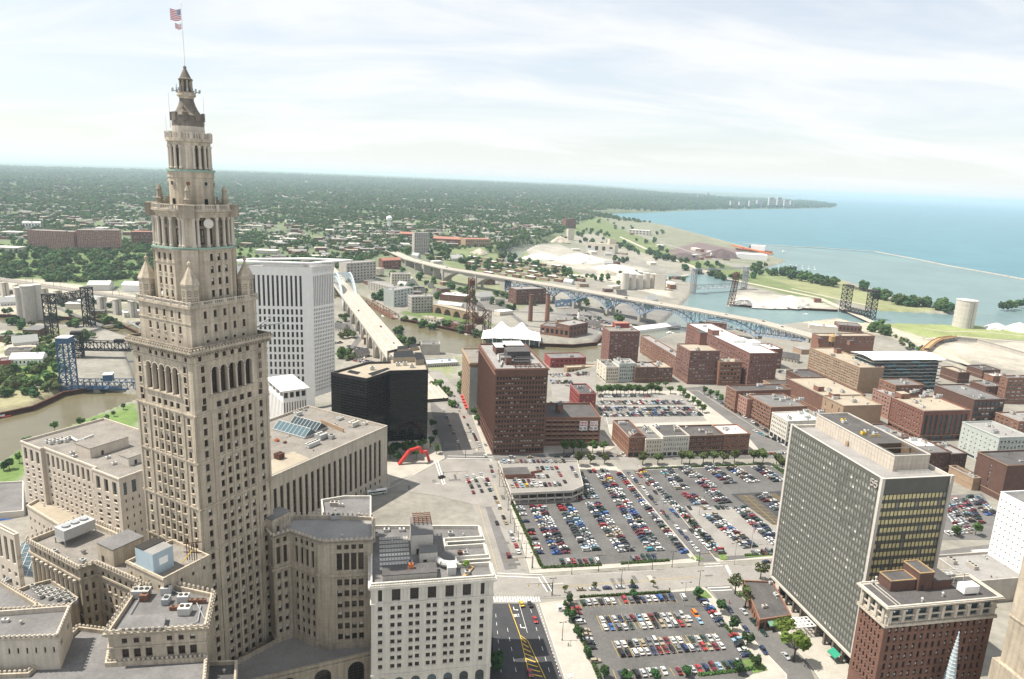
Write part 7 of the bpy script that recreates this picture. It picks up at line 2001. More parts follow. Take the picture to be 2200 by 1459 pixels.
for k in range(nsp):
 sa,sb=-60+k*sp,-60+(k+1)*sp;mb=MB('bridge_concrete');sa2,sb2=sa+2.5,sb-2.5;ns=12
 pts=[]
 for j in range(ns+1):
  f_=j/ns;pts.append((sa2+(sb2-sa2)*f_,ZV-2+22*math.sqrt(max(0,1-(2*f_-1)**2))*.93))
 for j in range(ns):
  (s0,z0),(s1,z1)=pts[j],pts[j+1]
  mb.face([BP(s0,1.5,z0),BP(s1,1.5,z1),BP(s1,1.5,ZD-2),BP(s0,1.5,ZD-2)][::-1]);mb.face([BP(s0,25.5,z0),BP(s1,25.5,z1),BP(s1,25.5,ZD-2),BP(s0,25.5,ZD-2)])
  mb.face([BP(s0,1.5,z0),BP(s0,25.5,z0),BP(s1,25.5,z1),BP(s1,1.5,z1)][::-1])
 b.part('arch',mb)
 mb=MB('bridge_concrete');c=BP(sa,13.5,(ZV-4+ZD-2)/2);mb.box(c,(5.0,25.5,ZD-2-ZV+4),110.7);b.part('pier',mb)
 for o in(.9,26.1):mb=MB('concrete_pale');c=BP(sa,o,(ZV+ZD)/2-1);mb.box(c,(3,1.6,ZD-ZV+1),110.7);b.part('pilaster',mb)
for o in(2.5,24.5):
 mb=MB('steel_palegreen');ns=16;pr=None
 for j in range(ns+1):
  f_=j/ns;s_=S1+(S2-S1)*f_;arc=1-(2*f_-1)**2
  lo=BP(s_,o,ZV+6+arc*34);hi=BP(s_,o,ZV+11+arc*36);dk_=BP(s_,o,ZD)
  mb.beam(lo,hi,1.0)
  if lo.z>ZD:mb.beam(dk_,lo,.5)
  else:mb.beam(hi if hi.z<ZD else lo,dk_,.7)
  if pr:mb.beam(pr[0],lo,2.4);mb.beam(pr[1],hi,2.0);mb.beam(pr[0]if j%2 else pr[1],hi if j%2 else lo,.6)
  pr=(lo,hi)
 b.part('steel_arch',mb)
mb=MB('steel_palegreen')
for j in range(5,12):
 f_=j/16;s_=S1+(S2-S1)*f_;arc=1-(2*f_-1)**2;z_=ZV+11+arc*36
 mb.beam(BP(s_,2.5,z_),BP(s_,24.5,z_),.7);s2=S1+(S2-S1)*(j+1)/16;z2=ZV+11+(1-(2*(j+1)/16-1)**2)*36
 if j<11:mb.beam(BP(s_,2.5,z_),BP(s2,24.5,z2),.4);mb.beam(BP(s_,24.5,z_),BP(s2,2.5,z2),.4)
b.part('cross_bracing',mb)
for s_,o,h,ty,c_ in((150,20,110,'van','maroon'),(260,8,290,'pickup','maroon'),(60,19,110,'sedan','silver')):
 inst('moving_car',car_single(ty,c_),None,BP(s_,o,ZD+.06),h,1,label=f"{c_} {TYN[ty]} driving {'far out ' if s_ > 200 else 'midway ' if s_ > 100 else 'near the town end '}on the arch bridge",category='car')
 # --- long steel deck-truss viaduct
cl=[(822,505),(826,520),(842,540),(880,557),(960,577),(1030,588),(1092,598),(1185,613),(1241,622),(1313,635),(1382,647),(1490,665),(1631,691),(1745,722)]
zz_=[2,3,4,6,9,10,11,12,12,12,12,11,9,5]
V_=[G(x,y,z)for(x,y),z in zip(cl,zz_)]
V_.append(V_[-1]+(V_[-1]-V_[-2])*.35)
b=Bld('steel_viaduct','long road viaduct on pale blue steel arched trusses crossing the flats','bridge',V_[8][:2])
HWD=11.
def vn(i):
 a_=V_[max(0,i-1)];c_=V_[min(len(V_)-1,i+1)];d=(c_-a_);d.z=0;d.normalize();return Vector((-d.y,d.x,0))
mb=MB('bridge_concrete');pb=MB('concrete_pale')
for i in range(len(V_)-1):
 a0,a1=V_[i]+vn(i)*HWD,V_[i]-vn(i)*HWD;c0,c1=V_[i+1]+vn(i+1)*HWD,V_[i+1]-vn(i+1)*HWD;dn_=Vector((0,0,1.6))
 mb.face([a1,c1,c0,a0]);mb.face([a1-dn_,c1-dn_,c1,a1]);mb.face([c0-dn_,a0-dn_,a0,c0]);mb.face([a0-dn_,c0-dn_,c1-dn_,a1-dn_])
 for p_,q_ in((a0,c0),(a1,c1)):pb.beam(p_+Vector((0,0,.5)),q_+Vector((0,0,.5)),.5,1.1)
b.part('deck',mb);b.part('parapet',pb)
pb=MB('concrete_pale')
for i in range(len(V_)-1):pb.beam(V_[i]+Vector((0,0,.45)),V_[i+1]+Vector((0,0,.45)),.5,.9)
b.part('median',pb)
for i in range(6,13):
 p_,q_=V_[i],V_[i+1];sd=vn(i)
 for sgn in(-1,1):
  mb=MB('steel_lightblue');ns=14;pr=None
  for k in range(ns+1):
   f_=k/ns;t_=p_.lerp(q_,f_)+sd*(sgn*(HWD-2.5))-Vector((0,0,1.7));dp_=4.5+15.5*(2*f_-1)**2 if i<12 else 4.5+12*(1-f_)
   b_=t_-Vector((0,0,dp_));mb.beam(t_,b_,.8)
   if pr:mb.beam(pr[0],t_,1.0);mb.beam(pr[1],b_,1.3);mb.beam(pr[0]if k%2 else pr[1],b_ if k%2 else t_,.6)
   pr=(t_,b_)
  b.part('truss',mb)
 mb=MB('steel_lightblue')
 for k in range(0,15,2):
  f_=k/14;t_=p_.lerp(q_,f_)-Vector((0,0,2+(4.5+15.5*(2*f_-1)**2 if i<12 else 6)));mb.beam(t_-sd*(HWD-2.5),t_+sd*(HWD-2.5),.6)
 b.part('cross_bracing',mb)
for i in range(3,14):
 c=V_[i];a=math.degrees(math.atan2(vn(i).y,vn(i).x));zt_=c.z-(22 if 6<=i<13 else 2)
 for sgn in(-1,1):
  mb=MB('bridge_concrete');e=c+vn(i)*(sgn*(HWD-2.5));z0=-27;zt2=max(zt_,-14)if 6<=i<13 else zt_
  mb.box((e.x,e.y,(z0+zt2)/2),(4.2,4.2,zt2-z0),a);b.part('pier',mb)
for i in(4,5):
 p_,q_=V_[i],V_[i+1];sd=vn(i);mb=MB('concrete');ns=10
 for k in range(ns):
  f0,f1=k/ns,(k+1)/ns;h0,h1=3+17*(2*f0-1)**2,3+17*(2*f1-1)**2
  for sgn in(-1,1):
   a0,a1=p_.lerp(q_,f0)+sd*(sgn*9)-Vector((0,0,1.6)),p_.lerp(q_,f1)+sd*(sgn*9)-Vector((0,0,1.6));f4=[a0-Vector((0,0,h0)),a1-Vector((0,0,h1)),a1,a0];mb.face(f4 if sgn<0 else f4[::-1])
  a0,a1=p_.lerp(q_,f0)-Vector((0,0,1.6+h0)),p_.lerp(q_,f1)-Vector((0,0,1.6+h1));mb.face([a0-sd*9,a0+sd*9,a1+sd*9,a1-sd*9])
 b.part('arch',mb)
for i in range(0,4):
 for k in range(4):
  c=V_[i].lerp(V_[i+1],k/4);mb=MB('concrete');g_=ground_z(c.x,c.y);mb.box((c.x,c.y,(c.z-1.6+g_-2)/2),(2,16,max(.5,c.z-1.6-g_+2)),math.degrees(math.atan2(vn(i).y,vn(i).x))+90);b.part('pier',mb)
for k,(x,y,ty,c_)in enumerate(((1090,594,'van','white'),(1420,652,'sedan','red'),(1560,676,'sedan','dark blue'),(1640,690,'pickup','maroon'),(1345,640,'van','black'),(905,562,'van','white'),(960,574,'sedan','black'),(1240,619,'sedan','white'),(1680,702,'sedan','black'))):
 xs=[c[0]for c in cl];z_=float(np.interp(x,xs,zz_));p_=G(x,y+1,z_+.08)
 inst('moving_car',car_single(ty,c_),None,p_,137,1,label=f"{c_} {TYN[ty]} on the steel viaduct, {ORD[sum(1 for w in (905, 960, 1090, 1240, 1345, 1420, 1560, 1640, 1680) if w < x)]} from the west end",category='car')
 # --- rail viaduct at the left
zr_=7.
r0,r1=G(-60,590,zr_),G(335,648,zr_)
b=Bld('rail_viaduct','long concrete railway viaduct on wide piers at the left','bridge',r0[:2])
d=(r1-r0);L_=d.length;e=d.normalized();sd=Vector((-e.y,e.x,0));an=math.degrees(math.atan2(e.y,e.x))
mb=MB('concrete');c=(r0+r1)/2;mb.box(c-Vector((0,0,1.2)),(L_,11,2.4),an);b.part('deck',mb)
mb=MB('steel_rust');
for o in(-3,-1.5,1.5,3):mb.beam(r0+sd*o+Vector((0,0,.15)),r1+sd*o+Vector((0,0,.15)),.2,.2)
b.part('rails',mb)
for o in(-5.3,5.3):mb=MB('concrete_pale');mb.beam(r0+sd*o+Vector((0,0,.5)),r1+sd*o+Vector((0,0,.5)),.3,1);b.part('parapet',mb)
for k in range(13):
 c=r0+e*(L_*(k+.5)/13)
 for o in(-3,3):mb=MB('concrete_pale');mb.box((c.x+sd.x*o,c.y+sd.y*o,(zr_-2.4-25)/2),(6,4,22.6),an);b.part('pier',mb)
 if k%2==0:
  mb=MB('steel_black');
  for o in(-5,5):mb.beam(c+sd*o,c+sd*o+Vector((0,0,7)),.3)
  mb.beam(c-sd*5+Vector((0,0,7)),c+sd*5+Vector((0,0,7)),.3);b.part('catenary_mast',mb)
def silo(name,label,x,yb,rpx,yt,m='concrete',gz=None,top=True,group=None):
 p=GP(x,yb)if gz is None else G(x,yb,gz);k=(p-CP).dot(CF)/F;r=rpx*k;z1=zy(p,yt)
 b=Bld(name,label,'silo',p[:2],group=group,z=p.z)
 mb=MB(m);mb.lathe([(r,p.z-1),(r,z1)],20,(p.x,p.y));b.part('barrel',mb,smooth=False)
 mb=MB('concrete_pale');mb.lathe([(r*1.04,z1),(r*1.04,z1+.6),(r*.2,z1+1.6)],20,(p.x,p.y));b.part('roof',mb)
 return b,p,r,z1
silo('silo','leftmost tan concrete silo of the three beside the rail viaduct',49,690,9,618)
silo('silo','middle and widest tan silo of the three beside the rail viaduct',65,690,13,614)
silo('silo','rightmost grey silo of the three beside the rail viaduct',84,686,10,612,'concrete_pale')
b,p,r,z1=silo('silo','tall white round silo standing alone on the lakefront grass',2068,702,20,645,'concrete_pale')
for k in range(5):mb=MB('concrete');z_=p.z+(z1-p.z)*(k+1)/6;mb.lathe([(r+.05,z_),(r+.15,z_+.3)],20,(p.x,p.y),cap=False);b.part('hoop',mb)
mb=MB('steel_grey');mb.beam((p.x-2,p.y-r-.3,p.z),(p.x-2,p.y-r-.3,z1),.8);mb.beam((p.x+3,p.y-r-.3,p.z),(p.x+3,p.y-r-.3,z1),.5);b.part('ladder',mb)
for k in range(6):silo('silo',['pale cement silo in the cluster behind the steel viaduct'][0],1342+15*k,622-1*k,8,587+2*(k%3),'concrete_pale',group='cement silos behind the steel viaduct')
fblk('silo_house','pale tower block beside the cement silos behind the steel viaduct',1405,622,1428,624,590,14,'concrete_pale','roof_tan',None)
# --- movable bridges
def lift_bridge(label,xl,yl,xr,yr,yt,m,hl,deckz=None,span_at=None,w=10,tw=7,th=6,n=7):
 A_,C_=GP(xl,yl),GP(xr,yr);C_=G(xr,yr,A_.z);d=C_-A_;L_=d.length;e=d.normalized();an=math.degrees(math.atan2(e.y,e.x));zt_=zy(A_,yt)
 b=Bld('lift_bridge',label,'bridge',((A_+C_)/2)[:2])
 for P_ in(A_,C_):
  mb=MB(m);xtower(mb,P_,A_.z-3,zt_,tw,w,an,n,1.0);b.part('tower',mb)
  mb=MB(m);mb.box((P_.x,P_.y,zt_+.8),(tw*1.2,w*1.1,1.6),an);b.part('sheave_house',mb)
 sd=Vector((-e.y,e.x,0))
 zs=span_at if span_at is not None else zt_-2
 for o in(-w/2+.5,w/2-.5):
  mb=MB(m);a_=A_+e*(tw/2)+sd*o;c_=C_-e*(tw/2)+sd*o;a_.z=c_.z=zs;truss(mb,a_,c_,th,th,12,.7);b.part('span_truss',mb)
 mb=MB(m);a_=A_.copy();c_=C_.copy();a_.z=c_.z=zs-th;mb.beam(a_,c_,w-1,.6)
 for k in range(13):t_=a_.lerp(c_,k/12);mb.beam(t_+sd*(w/2-.5)+Vector((0,0,th)),t_-sd*(w/2-.5)+Vector((0,0,th)),.4)
 b.part('span_deck',mb)
 if hl:
  for o in(-w/2+.5,w/2-.5):
   mb=MB(m);a_=A_+sd*o;c_=C_+sd*o;a_.z=c_.z=zt_;mb.beam(a_,c_,.7);truss(mb,a_,c_,3,3,12,.5);b.part('top_strut',mb)
 return b,A_,C_,zt_,e,sd
lift_bridge('dark steel lift bridge with its span raised over the left river bend',113,722,193,702,634,'steel_black',False,th=9,w=11,tw=8)
lift_bridge('black steel lift bridge with span lowered at the river mouth',1814,672,1868,686,614,'steel_black',True,span_at=-12,th=7,w=12,tw=13)
lift_bridge('pale grey lift bridge far up the channel behind sand piles',1488,628,1598,622,578,'steel_grey',True,span_at=-6,th=8,w=10,tw=6)
b,A_,C_,zt_,e,sd=lift_bridge('blue steel lift bridge with square machine house at the river bend',150,838,330,838,735,'steel_blue',False,span_at=-13.5,th=7,w=12,tw=10)
m_=A_.lerp(C_,.47);mb=MB('steel_blue');mb.box((m_.x,m_.y,-10),(8,9,6),20);mb.box((m_.x,m_.y,-6.8),(8.6,9.6,.4),20,'roof_white');b.part('machine_house',mb)
mb=MB('steel_blue');mb.box((A_.x,A_.y,zt_+2.5),(11,12,5),math.degrees(math.atan2(e.y,e.x)));mb.box((A_.x,A_.y,zt_+5.1),(11.4,12.4,.3),math.degrees(math.atan2(e.y,e.x)),'roof_white');b.part('tower_house',mb)
# black truss bridge behind it
p_,q_=G(162,735,-2),G(330,738,-2)
b=Bld('truss_bridge','black steel railway truss bridge just behind the blue lift bridge','bridge',p_[:2]);e=(q_-p_).normalized();sd=Vector((-e.y,e.x,0))
for o in(0,8):mb=MB('steel_black');truss(mb,p_+sd*o,q_+sd*o,9,9,11,.9);b.part('truss',mb)
mb=MB('steel_black');mb.beam(p_+sd*4-Vector((0,0,9.2)),q_+sd*4-Vector((0,0,9.2)),8,1);b.part('deck',mb)
mb=MB('steel_black');xtower(mb,(p_+sd*4)[:2],-26,6,9,9,20,7,1.0);b.part('tower',mb)
mb=MB('steel_black');mb.box((p_+sd*4+Vector((0,0,9.5))),(11,9,3),20);mb.beam(p_.lerp(q_,.48)+sd*4+Vector((0,0,1.5)),p_.lerp(q_,.6)+sd*4+Vector((0,0,1.5)),6,3);b.part('counterweight',mb)
# upright bascule spans
def bascule(label,x,yb,yt,lean,m,w=9,l=9,arm=True,a=20):
 p=GP(x,yb);z1=zy(p,yt);b=Bld('bascule_bridge',label,'bridge',p[:2],z=p.z);n=9
 d=dirv(a);sd=dirv(a+90);H_=z1-p.z
 def P(s,t_,f_):return p+d*(s*l/2*(1-.45*f_)+lean*f_)+sd*(t_*w/2)+Vector((0,0,H_*f_))
 mb=MB(m)
 for s in(-1,1):
  for t_ in(-1,1):
   for k in range(n):mb.beam(P(s,t_,k/n),P(s,t_,(k+1)/n),.9)
 for k in range(n):
  for t_ in(-1,1):mb.beam(P(-1,t_,k/n),P(1,t_,(k+1)/n),.5);mb.beam(P(1,t_,k/n),P(-1,t_,(k+1)/n),.5);mb.beam(P(-1,t_,(k+1)/n),P(1,t_,(k+1)/n),.5)
  for s in(-1,1):mb.beam(P(s,-1,k/n),P(s,1,(k+1)/n),.5);mb.beam(P(s,-1,(k+1)/n),P(s,1,(k+1)/n),.6)
 b.part('raised_span',mb)
 mb=MB(m);mb.box(P(0,0,.93),(l*.6,w*1.05,H_*.08),a);b.part('span_end',mb)
 if arm:
  mb=MB(m);q=p+d*(l*2.2);xtower(mb,q,p.z,p.z+H_*.42,l*.8,w,a,4,.8)
  for t_ in(-1,1):
   for f_,g_ in((.55,.42),(.3,.3),(.42,.1),(.15,.38)):mb.beam(P(1,t_,f_),q+sd*(t_*w/2)+Vector((0,0,H_*g_)),.8)
  b.part('support_tower',mb)
  mb=MB(m);mb.box(p+d*(l*1.2)+Vector((0,0,H_*.24)),(l*.9,w*.9,H_*.12),a);b.part('counterweight',mb)
 mb=MB('concrete');mb.box(p+d*l+Vector((0,0,-1)),(l*3.4,w*1.4,4),a);b.part('pier',mb)
 return b
bascule('rusty dark bascule bridge span standing upright beside the white tent pavilion',1010,718,598,0,'steel_rust',11,11)
bascule('rust brown bascule span leaning upright in the far channel',1569,658,585,7,'steel_rust',9,8,False)
# low rusty bridge by the big bridge
b=Bld('swing_bridge','low rust red steel bridge lying along the bank beside the arch bridge','bridge',GP(830,680)[:2]);p_,q_=GP(800,655)+Vector((0,0,9)),GP(856,684)+Vector((0,0,6))
sd=Vector(((q_-p_).y,-(q_-p_).x,0)).normalized()
for o in(0,10):mb=MB('rust');truss(mb,p_+sd*o,q_+sd*o,9,6,9,.9);b.part('truss',mb)
mb=MB('rust');mb.beam(p_+sd*5-Vector((0,0,9)),q_+sd*5-Vector((0,0,6)),9,.8);b.part('deck',mb)
# --- white tent pavilion on the river bank
tz=-20.
tc=G(1098,732,tz);b=Bld('tent_pavilion','white tensile tent pavilion with two peaks on the river bank','pavilion',tc[:2],z=tz)
kx=(tc-CP).dot(CF)/F
def TP_(x,y,z):return Vector((tc.x+x,tc.y+y,tz+z))
mb=MB('white_fabric');nx,ny=24,12;LX,LY=62*kx,26.
def th_(u,v):
 h=10.5
 for pu,amp in((-.36,12.),(.36,12.)):h+=amp*math.exp(-(((u-pu)/.26)**2+(v/.62)**2))+2.5*math.exp(-((u-pu)/.09)**2-(v/.3)**2)
 h+=2.6*math.exp(-(u/.4)**2-(v/.9)**2)
 edge=max(abs(u),abs(v));h-=3.2*max(0,edge-.7)/.3+1.2*abs(math.sin(u*3.4*pi))*max(0,abs(v)-.6)
 return h
for i in range(nx):
 for j in range(ny):
  q4=[]
  for a_,c_ in((i,j),(i+1,j),(i+1,j+1),(i,j+1)):
   u,v=-1+2*a_/nx,-1+2*c_/ny;sc_=1-.12*abs(math.cos(u*1.5*pi))*(abs(v)>.9);q4.append(TP_(u*LX,v*LY*sc_,th_(u,v)))
  mb.face(q4)
b.part('canopy',mb,smooth=True)
for x in(-.95,-.62,-.3,0,.3,.62,.95):
 for v in(-.98,.98):mb=MB('white_paint');mb.tube(TP_(x*LX,v*LY,0),TP_(x*LX,v*LY,th_(x,v)),.35,n=6);b.part('mast',mb)
mb=MB('glass_blue');mb.prism([tuple(TP_(x*LX,y*LY,0)[:2])for x,y in((-.85,-.8),(.85,-.8),(.85,.8),(-.85,.8))],tz,tz+7.5);b.part('wall',mb)
for k in range(12):mb=MB('steel_palegreen');c=TP_((-.85+1.7*(k+.5)/12)*LX,-.81*LY,3.7);mb.beam(c-Vector((0,0,3.7)),c+Vector((0,0,3.7)),.3);b.part('mullion',mb)
# --- hand placed mid distance buildings
FB=[('powerhouse','red brick powerhouse with dark windows right of the tent pavilion',1160,718,1222,726,699,24,'brick_rust','roof_grey',(1,6),{'fh':.6,'fw':.6}),('powerhouse_hall','brown brick hall joined to the powerhouse by the river',1222,726,1262,718,700,26,'brick_brown','roof_stonegrey',(2,5),{}),('brick_loft','grey brown brick loft block behind the twin chimneys',1108,655,1172,652,622,30,'brick_brown','roof_stonegrey',(5,12),{'side':3}),('flats_apartments','grey apartment block with bays nearest the arch bridge end',745,606,808,600,566,24,'concrete','roof_stonegrey',(6,9),{}),('flats_apartments','grey stepped apartment block below the tree beside the arch bridge',846,660,888,652,624,22,'grey_paint','roof_stonegrey',(5,6),{}),('flats_apartments','grey and brick riverside apartment block left of the stone arches',884,672,930,670,638,20,'concrete','roof_stonegrey',(5,7),{'side':3}),('flats_row','long grey apartment row uphill of the riverside apartments',790,622,860,640,605,20,'concrete','roof_stonegrey',(4,12),{}),('cream_block','cream four storey block with dark windows below the viaduct ramp',841,612,882,612,588,18,'cream_paint','roof_stonegrey',(4,7),{}),('brick_house','brick house with hipped pale roof on the viaduct ramp',822,577,862,575,560,18,'brick_red','roof_red',(2,6),{'pitched':True}),('grey_tower','grey concrete apartment tower standing behind the viaduct',890,545,922,545,500,24,'concrete','roof_stonegrey',(14,8),{'fw':.6}),('campus_block','red roofed brick campus block right of the grey tower',930,524,990,527,512,50,'brick_rust','roof_red',(2,14),{'pitched':True}),('campus_block','tan brick campus block with broad red roof left of the old channel',1000,530,1055,530,514,50,'brick_tan','roof_red',(2,12),{}),('campus_hall','small red roofed hall left of the grey tower',858,512,886,513,502,40,'brick_red','roof_red',(1,6),{'pitched':True}),('brick_slab','long reddish brick slab block of flats on the far left bluff, left half',62,534,160,538,494,30,'brick_pink','roof_stonegrey',(12,26),{'fw':.5}),('brick_slab','reddish brick slab block of flats on the far left bluff, right half',168,538,260,538,494,30,'brick_pink','roof_stonegrey',(12,24),{'fw':.5}),('brick_school','low red brick school with stepped roof right of the slab blocks',283,525,345,525,498,40,'brick_red','roof_red',(4,12),{}),('white_hall','white arched hall left of the slab blocks on the far bluff',48,490,88,490,478,40,'white_paint','roof_white',(1,6),{}),('tank_shed','long pale metal shed under the rail viaduct, left one',188,625,235,625,612,30,'metal_pale','roof_white',None,{'pitched':True}),('tank_shed','long white metal shed under the rail viaduct, right one',262,626,330,628,612,24,'white_paint','roof_white',None,{'pitched':True}),('white_shed','long white shed on the river peninsula at the left',22,786,92,784,772,16,'white_paint','roof_white',(1,8),{'pitched':True}),('red_shed','small red walled shed beside the long white shed',0,790,24,788,776,14,'brick_paintred','roof_grey',None,{}),('dark_shed','dark roofed shed behind the long white shed',10,764,66,762,754,16,'concrete','roof_dark',None,{}),('river_store','brick riverside building below the rusty bascule',962,708,1004,716,692,16,'brick_rust','roof_grey',(2,6),{}),('cream_house','low cream riverside building with arched windows',905,692,945,698,680,12,'cream_paint','roof_tan',(1,6),{}),('white_roof_shop','white roofed low building above the stone arches',945,645,1000,650,632,26,'brick_brown','roof_white',None,{}),('green_roof_shed','low shed with pale green roof above the stone arches',940,658,990,664,652,12,'cream_paint','steel_palegreen',None,{'pitched':True}),('brick_gable','brick mill with gabled end under the viaduct arches',1040,612,1064,612,590,16,'brick_brown','roof_dark',(4,4),{}),('red_river_block','red painted low building with grey roof near the river behind the brown tower',1182,790,1258,788,770,24,'brick_paintred','roof_grey',(2,8),{}),('tan_row','low tan building with stepped front beside the red painted low building',1218,803,1284,800,790,10,'brick_tan','roof_tan',(1,8),{}),('grey_mill','grey windowless mill building near the river behind the black office block',905,762,945,762,740,20,'concrete','roof_grey',None,{}),('green_roof_market','long low pale green roofed building below the avenue end',918,794,985,790,782,18,'concrete','steel_palegreen',(1,14),{}),('brick_shop','brick building under the right part of the steel viaduct',1515,708,1560,712,692,14,'brick_red','roof_grey',(2,5),{}),('salt_plant','pale concrete salt plant with tall blocks on the island',1258,540,1320,545,522,40,'cream_paint','roof_tan',(1,4),{}),('salt_tower','cream tower of the salt plant',1308,543,1322,543,514,14,'cream_paint','roof_tan',None,{}),('salt_headhouse','pale tall headhouse beside the grey cone pile',1220,515,1232,515,492,12,'cream_paint','roof_tan',None,{}),('brick_tower','brown brick apartment tower far behind the old channel',1215,490,1237,490,470,24,'brick_red','roof_tan',(8,6),{}),('white_depot','white flat roofed depot with dark doors on the lakefront point',1583,556,1648,560,545,50,'white_paint','roof_white',None,{}),('filter_plant','pale block of the waterworks on the lakefront',1350,503,1395,506,493,40,'concrete_pale','roof_white',(2,6),{}),('sand_hut','small red brick hut by the river near the sand piles',1750,650,1764,651,642,10,'brick_red','roof_red',None,{}),('marina_club','low flat club building on the river bank near the black lift bridge',1738,706,1800,712,698,20,'cream_paint','roof_white',None,{}),('brick_boathouse','low brown brick building behind the club on the river bank',1800,712,1850,716,698,30,'brick_brown','roof_grey',(1,6),{}),('terrace_block','row of cream flats on the west end of the flats',770,586,815,590,574,20,'cream_paint','roof_tan',(3,8),{}),]
for nm,lab,xl,yl,xr,yr,yt,dep,wm,rm,win,kw in FB:fblk(nm,lab,xl,yl,xr,yr,yt,dep,wm,rm,win,**kw)
def chimney(label,x,yb,yt,r,m='brick_rust'):
 p=GP(x,yb);z1=zy(p,yt);b=Bld('chimney',label,'chimney',p[:2],z=p.z);mb=MB(m);mb.lathe([(r,p.z-1),(r*.82,z1)],16,(p.x,p.y));b.part('stack',mb);mb=MB('brick_dark');mb.lathe([(r*.95,z1-1.2),(r*.98,z1+.4),(r*.6,z1+.4)],16,(p.x,p.y));b.part('rim',mb)
chimney('left grey brown chimney of the pair behind the tent pavilion',1139,690,633,3.6,'brick_brown');chimney('right red brick chimney of the pair behind the tent pavilion',1175,690,631,3.8)
# stone arches left over from an old viaduct
p_,q_=GP(932,672),GP(1012,690);z_=6-20;b=Bld('stone_arches','old stone viaduct stump with round arches left of the rusty bascule','bridge',p_[:2],z=-21)
e=(q_-p_);e.z=0;L_=e.length;e.normalize();sd=Vector((-e.y,e.x,0));zt_=zy(p_,655)
ns=4
mb=MB('brick_tan')
for k in range(ns):
 s0,s1=L_*k/ns+2,L_*(k+1)/ns-2;pts=[(s0+(s1-s0)*j/10,-21+min(zt_+21-2.5,(s1-s0)*.75)*math.sqrt(max(0,1-(2*j/10-1)**2)))for j in range(11)]
 for j in range(10):
  (a0,z0),(a1,z1)=pts[j],pts[j+1]
  for o,fl in((0,False),(14,True)):
   f4=[p_+e*a0+sd*o,p_+e*a1+sd*o,p_+e*a1+sd*o,p_+e*a0+sd*o];f4=[Vector((v.x,v.y,zz2))for v,zz2 in zip(f4,(z0,z1,zt_,zt_))];mb.face(f4[::-1]if fl else f4)
  f4=[(p_+e*a0),(p_+e*a0+sd*14),(p_+e*a1+sd*14),(p_+e*a1)];mb.face([Vector((v.x,v.y,zz2))for v,zz2 in zip(f4,(z0,z0,z1,z1))])
 c=p_+e*(L_*k/ns)+sd*7;mb.box((c.x,c.y,(zt_-22)/2),(4,14.2,zt_+22),math.degrees(math.atan2(e.y,e.x)))
c=p_+e*L_+sd*7;mb.box((c.x,c.y,(zt_-22)/2),(4,14.2,zt_+22),math.degrees(math.atan2(e.y,e.x)))
b.part('arch',mb);mb=MB('roof_tan');c=p_+e*L_/2+sd*7;mb.box((c.x,c.y,zt_+.3),(L_,14.8,.7),math.degrees(math.atan2(e.y,e.x)));b.part('deck',mb)
# billboard, small lighthouse, water tower, long tent
p_,q_=GP(1192,664),GP(1236,660);b=Bld('billboard','pale blue painted billboard wall behind the chimneys','sign',p_[:2],z=p_.z)
mb=MB('steel_lightblue');m_=(p_+q_)/2;an=math.degrees(math.atan2((q_-p_).y,(q_-p_).x));h_=zy(p_,645)-p_.z;mb.box((m_.x,m_.y,p_.z+h_*.6),((q_-p_).length,.8,h_*.8),an);b.part('board',mb)
for f_ in(.1,.5,.9):c=p_.lerp(q_,f_);mb=MB('steel_grey');mb.beam((c.x,c.y+.6,p_.z-1),(c.x,c.y+.6,p_.z+h_*.9),.5);b.part('post',mb)
mb=MB('white_paint');d=(q_-p_).normalized();nn=Vector((d.y,-d.x,0))
for k in range(5):c=p_.lerp(q_,.15+k*.17)+nn*.45;mb.box((c.x,c.y,p_.z+h_*(.5+.12*math.sin(k*2))),(5,.15,h_*.22),an)
b.part('painted_waves',mb)
p_=GP(1243,683);b=Bld('model_lighthouse','small white lighthouse shaped marker in the car park behind the chimneys','tower',p_[:2],z=p_.z);h_=zy(p_,665)-p_.z;mb=MB('white_paint');mb.lathe([(2.2,p_.z),(1.4,p_.z+h_*.75)],10,(p_.x,p_.y));b.part('tower',mb);mb=MB('frame_dark');mb.lathe([(1.7,p_.z+h_*.75),(1.7,p_.z+h_*.8),(1.0,p_.z+h_*.8),(1.0,p_.z+h_*.92),(.1,p_.z+h_*1.05)],10,(p_.x,p_.y));b.part('lantern',mb)
p_=GP(836,490);b=Bld('water_tower','white pedestal water tower on the far west side','water tower',p_[:2],z=p_.z);h_=zy(p_,464)-p_.z;mb=MB('white_paint');mb.lathe([(6,p_.z),(5.5,p_.z+h_*.6)],14,(p_.x,p_.y));b.part('pedestal',mb);mb=MB('white_paint');mb.lathe([(6,p_.z+h_*.58),(11,p_.z+h_*.7),(11,p_.z+h_*.88),(6,p_.z+h_*.98),(.5,p_.z+h_*1.02)],16,(p_.x,p_.y));b.part('tank',mb)
A_,C_=GP(1365,716),GP(1462,704);b=Bld('long_tent','long white marquee tent on the river bank under the steel viaduct','tent',A_[:2],z=A_.z);d=(C_-A_);e=d.normalized();sd=Vector((-e.y,e.x,0))*18;mb=MB('white_fabric');up=Vector((0,0,4));rg=Vector((0,0,8))
P8=[A_+up,C_+up,C_+sd+up,A_+sd+up];m0,m1=A_+sd/2+rg,C_+sd/2+rg;mb.face([P8[0],P8[1],m1,m0]);mb.face([P8[2],P8[3],m0,m1]);mb.face([P8[1],P8[2],m1]);mb.face([P8[3],P8[0],m0]);b.part('roof',mb)
mb=MB('white_paint');mb.prism([tuple(v[:2])for v in(A_,C_,C_+sd,A_+sd)],A_.z-.5,A_.z+4,top=False);b.part('wall',mb)
